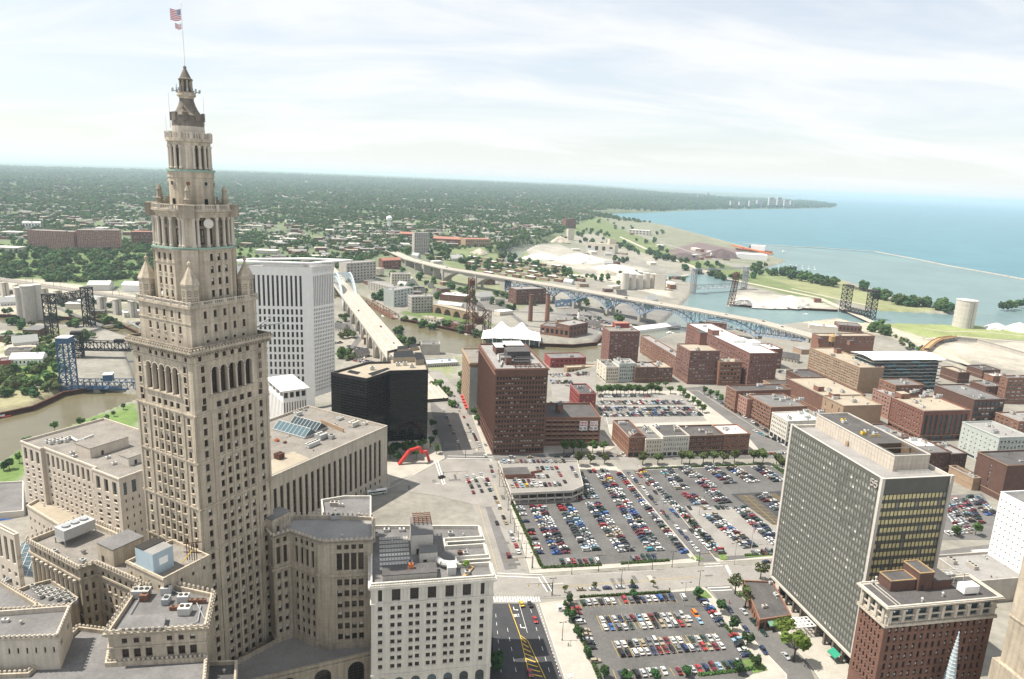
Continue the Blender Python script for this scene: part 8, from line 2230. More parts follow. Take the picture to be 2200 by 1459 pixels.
# heaps of sand, salt and ore
def heap(label,x,yb,rpx,yt,m='gravel_white',sx=1.4,a=12,name='sand_heap'):
 p=GP(x,yb);k=(p-CP).dot(CF)/F;r=rpx*k;h=max(2,zy(p,yt)-p.z);r_=random.Random(x);mb=MB(m);n=22;L_=7
 rows2=[]
 for l in range(L_+1):
  f_=l/L_;row_=[]
  for t_ in range(n):
   an=2*pi*t_/n;w=1+.16*math.sin(an*3+x)+.10*math.sin(an*7+2*x)+r_.uniform(-.06,.06);rr_=r*(1-f_)**.85*w;X,Y=rr_*math.cos(an)*sx,rr_*math.sin(an)
   row_.append((X*math.cos(rad(a))-Y*math.sin(rad(a)),X*math.sin(rad(a))+Y*math.cos(rad(a)),h*f_*(1-.12*f_)-.8*(l==0)))
  rows2.append(row_)
 for l in range(L_):
  for t_ in range(n):u=(t_+1)%n;mb.face([rows2[l][t_],rows2[l][u],rows2[l+1][u],rows2[l+1][t_]])
 mb.face(rows2[L_])
 return mb.build(name,None,(p.x,p.y,p.z),label=label,category='heap')
for lab,x,yb,rp_,yt,m in(('long white limestone heap left on the salt island',1165,555,34,541,'gravel_white'),('broad white limestone heap in middle of the salt island',1245,562,42,541,'gravel_white'),('low white limestone spread at the right of the salt island',1320,578,34,566,'gravel_white'),('grey cone shaped heap beside the old channel',1203,520,16,505,'gravel_tan'),('left pale sand heap beside the river mouth',1600,652,24,636,'gravel_white'),('tall right pale sand heap beside the river mouth',1697,656,34,631,'gravel_white'),('low pale sand heap between two taller heaps by the river mouth',1650,658,28,646,'gravel_white'),('small pale heap behind the cement silos, left',1302,588,16,578,'gravel_tan'),('pale cone heap behind the cement silos, right',1355,596,26,576,'gravel_white'),('left dark ore heap at the lakefront docks',1470,556,30,541,'ore_dark'),('right dark ore heap at the lakefront docks',1550,552,36,532,'ore_dark'),('white salt heap at right edge of the lakefront, left peak',2140,706,22,692,'gravel_white'),('white salt heap at right edge of the lakefront, right peak',2188,710,24,690,'gravel_white'),('tan gravel heap near the west bend',765,505,1,500,'gravel_tan'),('pale heap near the campus blocks',1030,545,14,532,'gravel_tan')):
 heap(lab,x,yb,rp_,yt,m)
heap('brown earth heap by the river peninsula, left edge',45,745,26,738,'gravel_tan')
# breakwater of stone
bwp=[G(x,y,ZW)for x,y in((1590,523),(1660,528),(1760,533),(1880,541),(1960,556),(2040,572),(2120,586),(2200,601),(2320,622))]
r_=random.Random(9);mb=MB('gravel_tan')
for p_,q_ in zip(bwp,bwp[1:]):
 L_=(q_-p_).length;e=(q_-p_).normalized();sd=Vector((-e.y,e.x,0))
 mb.beam(p_+Vector((0,0,.4)),q_+Vector((0,0,.4)),13,2.6)
 for i in range(int(L_/7)):
  c=p_+e*r_.uniform(0,L_)+sd*r_.uniform(-7,7);s_=r_.uniform(2,4.5);mb.box((c.x,c.y,ZW+.8),(s_,s_*.8,s_*.7),r_.uniform(0,90))
mb.build('breakwater',None,label='long stone breakwater line across the lake',category='breakwater')
# lakefront wall, curved trestle ramp
wl_=[G(x,y,-14)for x,y in((1985,752),(2004,735),(2020,727),(2050,723),(2100,728),(2150,742),(2230,765))]
b=Bld('retaining_wall','curved concrete retaining wall on the lakefront yard','wall',wl_[3][:2],z=-20)
mb=MB('concrete')
for p_,q_ in zip(wl_[2:],wl_[3:]):mb.face([p_-Vector((0,0,7)),q_-Vector((0,0,7)),q_,p_]);mb.beam(p_,q_,1.2,.8)
b.part('wall',mb)
b=Bld('wooden_trestle','curved timber conveyor ramp climbing to the lakefront wall','ramp',wl_[0][:2],z=-20);mb=MB('wood_tan')
for p_,q_ in zip([G(1990,758,-18)]+wl_[:3],wl_[:4]):mb.beam(p_,q_,9,.8);mb.beam(p_+Vector((4,0,1)),q_+Vector((4,0,1)),.5,1.4);mb.beam(p_+Vector((-4,0,1)),q_+Vector((-4,0,1)),.5,1.4)
b.part('deck',mb);mb=MB('brick_rust')
for p_ in wl_[:3]:mb.box((p_.x,p_.y,p_.z-4.5),(7,7,8),20)
b.part('support',mb)
# dark trees rows, boats
def boat(label,x,y,L_,a,hull='white_paint',cab=True,group=None):
 p=G(x,y,ZW+.25);b=Bld('boat',label,'boat',p[:2],z=p.z,group=group);d=dirv(a);sd=dirv(a+90);w=L_*.14
 P=lambda u,v,z:p+d*(u*L_)+sd*(v*w)+Vector((0,0,z*L_*.08))
 mb=MB(hull);top=[P(-.5,-1,1),P(.25,-1,1),P(.55,0,1.25),P(.25,1,1),P(-.5,1,1)];bot=[P(-.48,-.75,-.3),P(.22,-.75,-.3),P(.45,0,-.3),P(.22,.75,-.3),P(-.48,.75,-.3)]
 for i in range(5):j=(i+1)%5;mb.face([bot[i],bot[j],top[j],top[i]])
 mb.face(top);b.part('hull',mb)
 if cab:
  mb=MB('white_paint');c=P(-.1,0,1.9);mb.box(c,(L_*.4,w*1.3,L_*.14),a);b.part('cabin',mb)
  mb=MB('car_glass');c=P(.1,0,2.1);mb.box(c,(L_*.08,w*1.2,L_*.07),a);b.part('windscreen',mb)
boat('white cabin cruiser moored along the left river bank',62,873,9,30);boat('red and white boat moored at the left edge of the river bend',8,896,10,30,'sign_red');boat('small white motorboat in the river mouth channel',1730,676,10,160);boat('white yacht far out in the harbour water',1685,541,20,20);boat('small white boat by the tent pavilion quay',1290,742,9,10);boat('white boat alongside the quay under the viaduct',1440,716,12,10);boat('white day boat moored near the arch bridge',822,680,9,120)
for k in range(14):boat('white pleasure boat berthed in the far lakefront marina',1672+13*(k%7)-1500*0,567+5*(k//7)+1.2*(k%7),9,30+7*k,group='boats in the lakefront marina')
boat('long red hulled ore ship lying at the lakefront docks',1620,543,120,155,'ore_red')
mb=MB('orange_rust');p_,q_=G(1572,527,-8),G(1660,546,-14);mb.beam(p_,q_,5,4);xtower(mb,p_.lerp(q_,.3)[:2],-24,-8,10,8,20,3,.8);mb.build('ore_conveyor',None,label='long red ore conveyor above the dark ore heaps',category='conveyor')
# quay edges along the river
def quay(label,pts,z=ZV,m='concrete'):
 P_=[G(x,y,z)for x,y in pts];mb=MB(m)
 for p_,q_ in zip(P_,P_[1:]):
  mb.face([p_-Vector((0,0,6)),q_-Vector((0,0,6)),q_+Vector((0,0,.4)),p_+Vector((0,0,.4))]);mb.face([q_-Vector((0,0,6)),p_-Vector((0,0,6)),p_+Vector((0,0,.4)),q_+Vector((0,0,.4))])
  mb.beam(p_+Vector((0,0,.2)),q_+Vector((0,0,.2)),1.6,.9)
 mb.build('quay_wall',None,label=label,category='quay')
quay('dark timber quay wall in front of the tent pavilion',[(860,684),(930,697),(1000,712),(1040,720),(1080,730),(1150,738),(1230,741),(1282,736),(1300,713)],m='steel_rust')
quay('quay wall along the left river bank below the silos',[(-40,676),(0,676),(100,679),(200,685),(262,697),(300,715)],m='steel_rust')
quay('quay wall along the peninsula at the near river bend',[(-40,900),(0,888),(70,873),(110,855),(135,843),(200,832)],m='steel_rust')
quay('quay wall of the sand yard at the river mouth',[(1590,655),(1640,660),(1720,662),(1800,666)],m='steel_rust')
# streets and rail lines on the low ground
def strip(name,pts,w,m,z=ZV+.12):
 P_=[G(x,y,z)for x,y in pts];mb=MB(m)
 for p_,q_ in zip(P_,P_[1:]):e=(q_-p_).normalized();sd=Vector((-e.y,e.x,0))*w/2;mb.face([p_-sd,q_-sd,q_+sd,p_+sd])
 mb.build(name,kind='structure')
for pts,w in(([(880,655),(960,668),(1050,668),(1180,672),(1300,690),(1490,706)],9),([(1060,640),(1090,668),(1130,700),(1270,716)],8),([(850,640),(900,650),(935,625),(915,595),(880,570)],8),([(960,610),(1040,628),(1100,640)],8),([(1300,690),(1240,655),(1170,640)],8),([(0,826),(60,822),(150,830)],8),([(120,660),(220,700),(310,690)],7),([(740,770),(770,730),(745,690)],8)):strip('flats_street',pts,w,'asphalt_old')
for pts,w,m in(([(1280,485),(1400,540),(1560,598),(1760,640),(1870,690),(2000,745),(2110,800)],14,'gravel_tan'),([(1300,480),(1450,530),(1640,590)],12,'road_concrete'),([(1940,725),(1980,757),(2090,790)],10,'asphalt_old'),([(1900,700),(1985,728),(2060,722),(2200,735)],5,'gravel_tan'),([(1985,705),(2030,712),(2100,712),(2200,722)],4,'gravel_tan'),([(1700,620),(1790,640),(1860,655)],8,'gravel_tan'),([(1180,560),(1320,585),(1420,600),(1480,590)],8,'gravel_tan')):strip('lakefront_track',pts,w,m)
# ================================================================= trees, houses, street furniture
def tree_proto(kind,n,R0=3.0,H=3.2,zc=5.0,leaf=.55,seed=1,mat_='leaf_mid',lobes=9):
 r_=np.random.RandomState(seed)
 C_=r_.normal(0,1,(lobes,3));C_/=np.linalg.norm(C_,axis=1)[:,None];C_*=r_.uniform(.3,.75,(lobes,1));C_[:,2]*=.8
 V=[];
 for i in range(n):
  c=C_[r_.randint(lobes)];v=r_.normal(0,1,3);v/=np.linalg.norm(v);rad_=r_.uniform(.25,.48)
  p=c+v*rad_*(r_.uniform(.55,1)**.5)
  if kind=='cone':
   h=r_.uniform(-1,1);a=r_.uniform(0,2*pi);q=(1-(h+1)/2)*r_.uniform(.55,1)**.5*.95+.05;p=np.array([q*math.cos(a),q*math.sin(a),h])
  P=np.array([p[0]*R0,p[1]*R0,zc+p[2]*H])
  nn=v+np.array([0,0,.45 if kind=='far' else.15])+r_.normal(0,.25 if kind=='far' else.45,3);nn/=np.linalg.norm(nn);t_=np.cross(nn,[0.3,.2,1]);t_/=np.linalg.norm(t_);s_=np.cross(nn,t_);l1,l2=leaf*r_.uniform(.7,1.3),leaf*r_.uniform(.5,1)
  V+=[P-t_*l1-s_*l2*.3,P+s_*l2-t_*.2*l1,P+t_*l1+s_*l2*.2,P-s_*l2]
 lv=np.arange(4*n)
 return from_arrays('crown_'+kind,np.array(V),np.full(n,4),lv,np.zeros(n),[mat_])
def trunk_proto(h=3.5,r=.2,seed=2):
 r_=random.Random(seed);mb=MB('bark');mb.tube((0,0,-.3),(0,0,h),r,r*.7,7)
 for k in range(5):a=k*1.3+r_.uniform(0,.5);mb.tube((0,0,h*.8),(1.3*math.cos(a),1.3*math.sin(a),h+r_.uniform(1,2)),r*.5,r*.2,5)
 return mb.mesh('trunk')
CRN={'dark':[tree_proto('oval',620,2.9,3.0,4.3,.50,s,'leaf_dark')for s in(1,2,3)],'mid':[tree_proto('round',560,3.2,2.9,5.2,.55,s,'leaf_mid')for s in(4,5,6)],'bright':[tree_proto('airy',420,3.5,2.8,5.4,.52,s,'leaf_bright',8)for s in(7,8)],'airy':[tree_proto('airy',170,2.6,2.4,4.6,.46,s,'leaf_olive',7)for s in(9,10)],'cone':[tree_proto('cone',240,1.5,2.6,3.6,.42,11,'leaf_dark')],'olive':[tree_proto('round',420,3.3,2.7,5.0,.62,s,'leaf_olive')for s in(12,13)]}
FAR={'mid':[tree_proto('far',130,5.2,4.2,4.2,1.5,s,'leaf_mid',8)for s in(21,22)],'dark':[tree_proto('far',130,5.0,4.6,4.5,1.5,s,'leaf_dark',8)for s in(23,24)],'olive':[tree_proto('far',120,5.2,3.6,3.8,1.5,25,'leaf_olive',8)]}
TRK=[trunk_proto(),trunk_proto(3.2,.24,5)]
rt=random.Random(77)
def tree(p,kind,s,label,far=False,group=None,name='street_tree'):
 t_=thing(name,label,'tree',p,rt.uniform(0,360),group)
 c=rt.choice((FAR if far else CRN)[kind]);k=s*rt.uniform(.9,1.1)
 o=inst('crown',c,t_,(0,0,0),0,(k,k,k*rt.uniform(.9,1.1)));inst('trunk',rt.choice(TRK),t_,(0,0,0),0,(s,s,s))
 return t_
def trees_z(lst,kind,s,lab,z=0.05,frame=Z1):
 for k,(x,y)in enumerate(lst):
  X,Y=frame(x,y);tree(G(X,Y,z),kind,s,lab.replace('#',ORD[k])if '#' in lab else lab)
trees_z([(540,990),(535,1095),(585,1205),(645,1330),(755,1455)],'dark',.92,'dark round tree on the left hedge of the nearest car park, # from top')
trees_z([(1335,955),(1485,1040),(1560,1150),(1650,1250),(1700,1385)],'dark',.92,'dark round tree on the right edge of the nearest car park, # from top')
trees_z([(895,1470),(1075,1470),(1270,1440),(1590,1420)],'dark',.82,'dark round tree at bottom side of the nearest car park, # from left')
trees_z([(940,950)],'dark',.7,'dark round tree alone on the top hedge of the nearest car park');trees_z([(510,1010)],'dark',.5,'small dark bush at upper left corner of the nearest car park')
trees_z([(505,918),(690,900),(925,888),(1062,880)],'airy',.72,'thin young street tree above the nearest car park, # from left')
trees_z([(1640,1010),(1575,925),(1735,830)],'airy',1.55,'airy pale street tree beside the corner restaurant, # listed from front'.replace(' listed',''))
trees_z([(1880,1230),(1945,1345)],'bright',1.85,'bright yellow green tree on the pavement by the glass slab, # from top')
trees_z([(1205,385),(1230,415),(1262,450),(1290,480),(1318,512),(1348,545),(1375,575),(1400,605),(1430,635),(1500,665),(1740,680),(1805,670)],'cone',.55,'small dark conical tree between the lane and the right hand car park, # from top')
trees_z([(590,120),(665,110),(755,110)],'olive',1.3,'airy tree behind the concrete parking deck, # from left');trees_z([(995,112),(1090,112),(1240,108),(1290,110),(1375,105),(1440,105),(1500,104),(1570,104),(1690,104),(1750,104),(1835,118),(1870,150)],'olive',1.45,'street tree along the back of the right hand car park, # from left')
trees_z([(500,42),(560,40),(610,38),(680,40),(750,40)],'mid',1.35,'leafy tree in the yard beside the parking house, # from left')
Z3=lambda x,y:(960+x/2.895,660+y/2.895)
trees_z([(1150,915),(1210,915),(1400,900),(1470,898),(1560,898)],'mid',1.05,'small tree on the pavement before the low store row, # from left',frame=Z3)
trees_z([(935+24*k,545-.3*k)for k in range(17)],'mid',1.25,'tree in the row behind the far car park, # from left',frame=Z3)
trees_z([(1470,560),(1500,585),(1530,610),(1560,635),(1590,655),(1450,545),(1390,540)],'mid',1.1,'tree along the right edge of the far car park, # listed',frame=Z3)
trees_z([(1600,545),(1640,560),(1680,575),(1700,600)],'mid',1.15,'tree across the side street from the far car park, # from left',frame=Z3);trees_z([(740,490),(1270,505),(1310,500),(1360,498)],'mid',.8,'tree near the cream corner building, # from left',frame=Z3)
for k,(x,y,s)in enumerate(((838,985,1.3),(855,992,1.2),(872,978,1.3),(890,975,1.2),(908,968,1.2),(925,960,1.2),(938,975,1.0),(935,940,1.1),(928,920,1.0),(850,975,1.3),(895,985,1.0),(880,965,1.2))):tree(G(x,y,.05),'dark' if k%2 else 'mid',s,f'tree in the grove below the black office block, {ORD[k]} of the grove'.replace(' of the grove',' in it'))
for k,(x,y)in enumerate(((1022,900),(1027,912))):tree(G(x,y,.05),'mid',1.2,f'street tree at the left foot of the brown tower, {ORD[k]} from top')
tree(G(2095,1150,.05),'mid',1.1,'tree at right end of the far right car park');tree(G(2050,1152,.05),'mid',.9,'tree at front of the far right car park');tree(G(2075,975,.05),'mid',1.2,'tree between the arched warehouse and the grey sided block')
tree(Vector((*hp(34,7.5),ZH-1.3)),'bright',.5,'green shrub tree growing on the hotel roof terrace')
for k,(x,y)in enumerate(((1066,1430),(1068,1445))):tree(G(x,y,.05),'dark',1.1,f'dark tree at the hotel street corner, {ORD[k]} from top')
# river side and flats
for k,(x,y,s)in enumerate(((118,928,1.1),(172,918,1.2),(205,918,1.0),(228,915,1.1),(60,960,1.1),(20,1008,1.2),(8,1012,1.2),(42,995,1.1),(265,880,.9),(245,895,.8),(232,905,.8))):tree(GP(x,y),rt.choice(['mid','dark','mid']),s,f'park tree on the green river bank, {ORD[k]} of those left of the tower',far=False,name='park_tree')
far_pts=[]
def grove(pts,n,kinds,s,jx=12,jy=4):
 for x,y in pts:
  for _ in range(n):far_pts.append((x+rt.uniform(-jx,jx),y+rt.uniform(-jy,jy),rt.choice(kinds),1.4*s*rt.uniform(.7,1.25)))
grove([(820,645)],5,['dark','mid'],1.5,16,4);grove([(880,690),(905,700),(930,705),(965,705),(990,712),(1020,722),(1040,726)],3,['mid','dark'],.9)
grove([(858,735),(880,745),(905,750),(855,715)],3,['mid','dark'],.9,8,6);grove([(735,690),(745,720),(740,770),(755,765)],3,['mid','olive'],.9,10,8)
grove([(1130,640),(1150,655),(1090,640),(1060,640),(1180,668),(1200,655)],2,['mid','dark'],.9);grove([(1225,690),(1250,690),(1280,685),(1310,680),(1330,672),(1255,668),(1290,664)],3,['dark','olive'],.42,14,3)
grove([(860,590),(905,600),(930,610),(960,625),(990,630),(1010,640),(840,600),(920,580),(950,600)],3,['mid','dark'],1.1,14,6)
grove([(1010,580),(1040,565),(1080,555),(1110,560),(1150,575),(1180,590),(1000,560),(960,555),(930,560),(1220,590),(1060,585)],4,['mid','dark'],1.3,16,5)
grove([(1690,590),(1710,597),(1730,602),(1750,606),(1770,612),(1790,614)],7,['dark','mid'],1.7,12,4);grove([(1620,585),(1640,590),(1660,592)],3,['mid','dark'],1.5,8,4);grove([(1900,645),(1930,652),(1960,656),(1985,660),(2010,664),(2035,668),(1880,640),(1850,625)],4,['dark','mid'],1.6,10,3)
grove([(2170,662),(2195,660),(2160,664)],3,['mid','dark'],1.3,8,2);grove([(1870,712),(1885,705),(1900,715)],3,['mid'],1.2,9,6);grove([(1930,730),(1945,740),(1960,748),(1980,756),(1915,722)],3,['mid','olive'],.7,12,5)
grove([(20,810),(45,820),(80,825),(110,822),(0,822),(90,760),(100,770),(85,800),(110,760),(60,835),(30,835),(130,800)],3,['mid','olive'],.9,10,5);grove([(15,735),(40,730),(70,735),(100,740),(175,735),(190,728)],2,['mid','olive'],1.,9,4)
grove([(150,680),(180,690),(240,660),(20,670),(60,690),(120,690)],2,['mid','dark'],.9,10,5);grove([(960,850),(985,840),(1000,820),(940,835),(910,800),(975,870)],2,['mid','olive'],.7,9,6)
grove([(1270,500),(1320,525),(1380,545),(1430,560),(1480,578),(1520,590),(1560,600),(1300,510),(1350,535),(1410,552)],5,['mid','dark'],1.5,22,5);grove([(1380,600),(1440,600),(1395,608),(1330,595),(1460,605)],1,['mid','dark'],1.1,10,4)
grove([(870,520),(905,510),(1000,505),(1060,505),(1110,510),(1150,505),(1190,500),(1230,510),(1270,525),(860,545),(940,540),(1060,540)],7,['dark','mid'],1.5,26,7)
grove([(1000,562),(1050,572),(1100,575),(1160,590),(1210,598),(1250,600),(1090,560),(1130,565),(1300,600),(1340,606)],4,['dark','mid'],1.1,22,6)
grove([(880,620),(905,628),(935,640),(1010,650),(1070,655),(1100,665),(860,625),(1330,690),(1250,655),(1300,660),(1500,700),(1400,660)],3,['dark','mid','olive'],.9,16,5)
grove([(1340,560),(1420,540),(1480,560),(1540,575),(1600,598),(1640,575),(1390,520),(1340,490),(1310,478),(1430,500)],5,['mid','dark','olive'],1.3,24,5)
grove([(20,700),(60,705),(200,655),(270,650),(130,660),(290,670),(230,690),(160,700),(250,700),(100,780),(70,800),(20,800),(10,850),(60,850),(110,835)],3,['mid','dark','olive'],.9,16,6)
far_pts.sort(key=lambda q:-q[1])
rest_=far_pts[230:]
LMK={'tent pavilion':(1098,732),'arch bridge':(800,720),'rusty bascule':(1010,718),'twin chimneys':(1156,690),'stone arches':(970,685),'blue lift bridge':(150,838),'long white shed':(57,785),'three left silos':(65,690),'dark lift bridge':(150,715),'brick loft block':(1140,654),'long white tent':(1412,712),'black lift bridge':(1840,680),'white round silo':(2068,702),'glass apartments':(1950,800),'red painted low building':(1220,790),'grey mill':(925,762),'cement silos':(1385,622),'townhouses':(1100,590),'rail viaduct':(250,660),'avenue end':(960,830),'river mouth heaps':(1690,655),'concrete viaduct arches':(1020,600),'small white lighthouse':(1243,683)}
LMP={k:GP(*v)for k,v in LMK.items()};cnt={};rows3=[]
for(x,y,kd,s)in far_pts[:230]:
 p=GP(x,y,6);lm=min(LMP,key=lambda k:(LMP[k]-p).length);rows3.append((lm,kd,(LMP[lm]-p).length,p,s))
rows3.sort(key=lambda r_:(r_[0],r_[1],r_[2]))
for lm,kd,d_,p,s in rows3:
 cnt[lm,kd]=cnt.get((lm,kd),-1)+1
 tree(p,kd,s,f"{dict(mid='broad green', dark='dark', olive='olive green')[kd]} tree, {ordn(cnt[lm, kd])} nearest of its colour to the {lm}",True,'trees scattered over the river flats','riverside_tree')
 # see below for the rest of the groves
 # the wooded bluff and the leafy west side: one mass of crowns
def scatter_pts(poly,n,s0,s1,seed):
 r_=np.random.RandomState(seed);P_=[]
 x0,y0=np.min(poly,0);x1,y1=np.max(poly,0)
 poly=np.array(poly,float)
 while len(P_)<n:
  q=np.column_stack([r_.uniform(x0,x1,4000),r_.uniform(y0,y1,4000)]);q=q[sdf(q,poly)<0];P_+=[tuple(v)for v in q]
 return P_[:n]
def ground_pts(px_list,zs):
 out_=[]
 for(x,y)in px_list:out_.append(GP(x,y,5))
 return out_
def forest(name,label,protos,P3,S,seed):
 """one object: crowns instanced on points by geometry nodes"""
 r_=np.random.RandomState(seed);idx=r_.randint(0,len(protos),len(P3))
 for k,pm in enumerate(protos):
  sel=np.where(idx==k)[0]
  if len(sel)==0:continue
  me=bpy.data.meshes.new(name);me.vertices.add(len(sel));me.vertices.foreach_set('co',np.asarray(P3)[sel].astype(np.float32).ravel())
  at=me.attributes.new('size','FLOAT','POINT');at.data.foreach_set('value',np.asarray(S)[sel].astype(np.float32))
  rt_=me.attributes.new('turn','FLOAT_VECTOR','POINT');rt_.data.foreach_set('vector',np.column_stack([np.zeros(len(sel)),np.zeros(len(sel)),r_.uniform(0,6.28,len(sel))]).astype(np.float32).ravel())
  o=inst(name,me,kind='stuff',label=label)
  src=bpy.data.objects.new('crown_source',pm)
  ng=bpy.data.node_groups.new('scatter_crowns','GeometryNodeTree');ng.interface.new_socket('Geometry',in_out='INPUT',socket_type='NodeSocketGeometry');ng.interface.new_socket('Geometry',in_out='OUTPUT',socket_type='NodeSocketGeometry')
  gi,go=ng.nodes.new('NodeGroupInput'),ng.nodes.new('NodeGroupOutput');ip=ng.nodes.new('GeometryNodeInstanceOnPoints');oi=ng.nodes.new('GeometryNodeObjectInfo');oi.inputs['Object'].default_value=src
  na_=ng.nodes.new('GeometryNodeInputNamedAttribute');na_.data_type='FLOAT';na_.inputs['Name'].default_value='size';nb_=ng.nodes.new('GeometryNodeInputNamedAttribute');nb_.data_type='FLOAT_VECTOR';nb_.inputs['Name'].default_value='turn'
  ng.links.new(gi.outputs[0],ip.inputs['Points']);ng.links.new(oi.outputs['Geometry'],ip.inputs['Instance']);ng.links.new(na_.outputs['Attribute'],ip.inputs['Scale']);ng.links.new(nb_.outputs['Attribute'],ip.inputs['Rotation']);ng.links.new(ip.outputs[0],go.inputs[0])
  md=o.modifiers.new('crowns','NODES');md.node_group=ng
bluff=scatter_pts([(-60,604),(120,606),(300,608),(335,606),(335,548),(250,545),(120,548),(0,552),(-60,556)],900,1,1,3)
bluff=[q_ for q_ in bluff if math.sin(q_[0]*.06+1)+math.sin(q_[1]*.33+q_[0]*.02)+.6*math.sin(q_[0]*.15+q_[1]*.2)+rt.uniform(-.5,.5)>-.25]
bp3=[GP(x,y,5)for x,y in bluff]
forest('bluff_woods','dense woods covering the bluff behind the rail viaduct',FAR['mid']+FAR['dark']+FAR['olive'],[tuple(p)for p in bp3],NR.uniform(.8,1.9,len(bp3)),5)
forest('flats_groves','further groves of trees over the flats and the lakeshore',FAR['dark']+FAR['mid'],[tuple(GP(x,y,6))for x,y,kd,s in rest_],[s for x,y,kd,s in rest_],15)
# west side town: sample by distance so that crowns keep a natural size near and merge far away
nF=40000
az_=NR.uniform(rad(-42),rad(27),nF*2);rr2=1180*np.exp(NR.uniform(0,1,nF*2)*math.log(15))
Pf=np.column_stack([rr2*np.sin(az_),rr2*np.cos(az_)])
clump=np.sin(Pf[:,0]*.012+2*np.sin(Pf[:,1]*.006))+np.sin(Pf[:,1]*.010+1.7*np.sin(Pf[:,0]*.008))+.8*np.sin(Pf[:,0]*.031)*np.sin(Pf[:,1]*.027)
keep=((sdf(Pf,UPL)<-8)|(np.hypot(Pf[:,0],Pf[:,1])>4200))&(sdf(Pf,LAKE)>30)&(clump+NR.normal(0,.8,len(Pf))>-.35)
Pf=Pf[keep][:nF];rf=np.hypot(Pf[:,0],Pf[:,1])
Hf=ground_h(Pf)
forest('west_side_trees','leafy tree cover of the far west side suburbs',FAR['mid']+FAR['dark']+FAR['olive'],np.column_stack([Pf,Hf-1]),np.clip(NR.uniform(.7,1.4,len(Pf))*np.maximum(1.,rf/2100),.7,7),8)
# houses between the trees: the nearest as things, the rest as one mass
def house_mesh(w,d,h,wall,roof,flat):
 mb=MB([wall,roof,'glass'])
 P_=[(-w/2,-d/2),(w/2,-d/2),(w/2,d/2),(-w/2,d/2)];mb.prism(P_,-2,h,0,top=False)
 if flat:mb.prism(offset(P_,.3),h,h+.5,1)
 else:
  o=[Vector((*p,h))for p in offset(P_,.5)];m0=(o[0]+o[3])/2+Vector((0,0,w*.3));m1=(o[1]+o[2])/2+Vector((0,0,w*.3));mb.face([o[0],o[1],m1,m0],1);mb.face([o[2],o[3],m0,m1],1);mb.face([o[1],o[2],m1],0);mb.face([o[3],o[0],m0],0)
 for k in range(max(2,int(w/4))):
  x=-w/2+w*(k+.5)/max(2,int(w/4));mb.face([(x-.7,-d/2-.03,1.2),(x+.7,-d/2-.03,1.2),(x+.7,-d/2-.03,2.9),(x-.7,-d/2-.03,2.9)],2)
 return mb.mesh('house')
HM=[house_mesh(11,9,6,'concrete_pale','roof_grey',False),house_mesh(10,9,6,'brick_rust','roof_stonegrey',False),house_mesh(12,9,6,'cream_paint','roof_stonegrey',False),house_mesh(34,22,7,'brick_red','roof_stonegrey',True),house_mesh(40,26,7,'concrete_pale','concrete_pale',True),house_mesh(26,18,9,'brick_brown','roof_tan',True),house_mesh(11,9,6,'grey_paint','roof_dark',False),house_mesh(24,14,8,'brick_rust','roof_grey',True),house_mesh(30,20,8,'brick_brown','roof_white',True),house_mesh(28,18,8,'brick_tan','roof_stonegrey',True)]
HL=['white gabled house among trees of the west side','brick gabled house among trees of the west side','cream gabled house with grey roof among west side trees','wide flat roofed red brick building on the west side','wide pale flat roofed shed on the west side','brown brick flat roofed block on the west side','grey gabled house with dark roof on the west side','red walled flat roofed store on the west side']
nH=5000
az_=NR.uniform(rad(-42),rad(22),nH*2);rr2=1250*np.exp(NR.uniform(0,1,nH*2)**1.1*math.log(9.))
Ph=np.column_stack([rr2*np.sin(az_),rr2*np.cos(az_)])
cl2=np.sin(Ph[:,0]*.004+1.3)+np.sin(Ph[:,1]*.0035+Ph[:,0]*.001)
okh=(sdf(Ph,UPL)<-30)&(sdf(Ph,LAKE)>60)&(sdf(Ph,gpoly([(-60,606),(335,608),(335,535),(0,535),(-60,540)],-10))>20)&(NR.uniform(-2.2,1.2,len(Ph))<cl2)
Ph=Ph[okh][:nH];Hh=ground_h(Ph);order=np.argsort(np.hypot(Ph[:,0],Ph[:,1]));rest=[]
for c_,i in enumerate(order):
 r__=math.hypot(*Ph[i]);big=NR.rand()<.30;t_=NR.choice([3,4,5,7])if big else NR.choice([0,1,2,6]);s=(1. if r__<3500 else r__/3500)*NR.uniform(.8,1.3);s*=.85;a=NR.choice([14,104,194,284,40,130])+NR.uniform(-3,3)
 if c_<150:inst('house',HM[t_],None,(*Ph[i],Hh[i]),a,(s,s,s),label=HL[t_],category='house',group=HL[t_].replace('house','houses').replace('building','buildings'))
 else:rest.append((HM[t_],(*Ph[i],Hh[i]),a,(s,s,s)))
merged('suburb_houses',rest,kind='stuff',label='thousands of small houses and sheds across the far west side')
# townhouse rows behind the viaduct
for k in range(46):
 row_,i=divmod(k,8);x,y=985+i*30+row_*13,552+row_*7.5+i*3.2
 if x>1285 or y>610:continue
 p=GP(x,y,6);inst('townhouse',HM[[5,8,9][k%3]],None,p,-42,(.8,.5,.7),label=f'low brick townhouse, {ordn(i)} in the {ordn(row_)} row behind the steel viaduct',category='house',group='townhouses behind the steel viaduct')
for k,(x,y,t_,a,s)in enumerate(((640,545,3,12,1.2),(690,540,5,12,1.),(600,560,7,12,1.2),(660,562,3,20,1),(730,520,3,10,1.2),(760,535,7,10,1.),(790,525,5,10,1.),(575,545,4,0,1.2),(530,530,5,0,1),(700,515,7,5,.9),(20,540,4,0,1.3),(30,505,4,0,1.2))):
 inst('store',HM[t_],None,GP(x,y,6),a,(s,s,s),label=f'{["", "", "", "red brick", "pale flat roofed", "brown brick", "", "red walled"][t_]} store at the west end of the arch bridge, {ORD[k]} in the group',category='store',group='stores beyond the arch bridge')
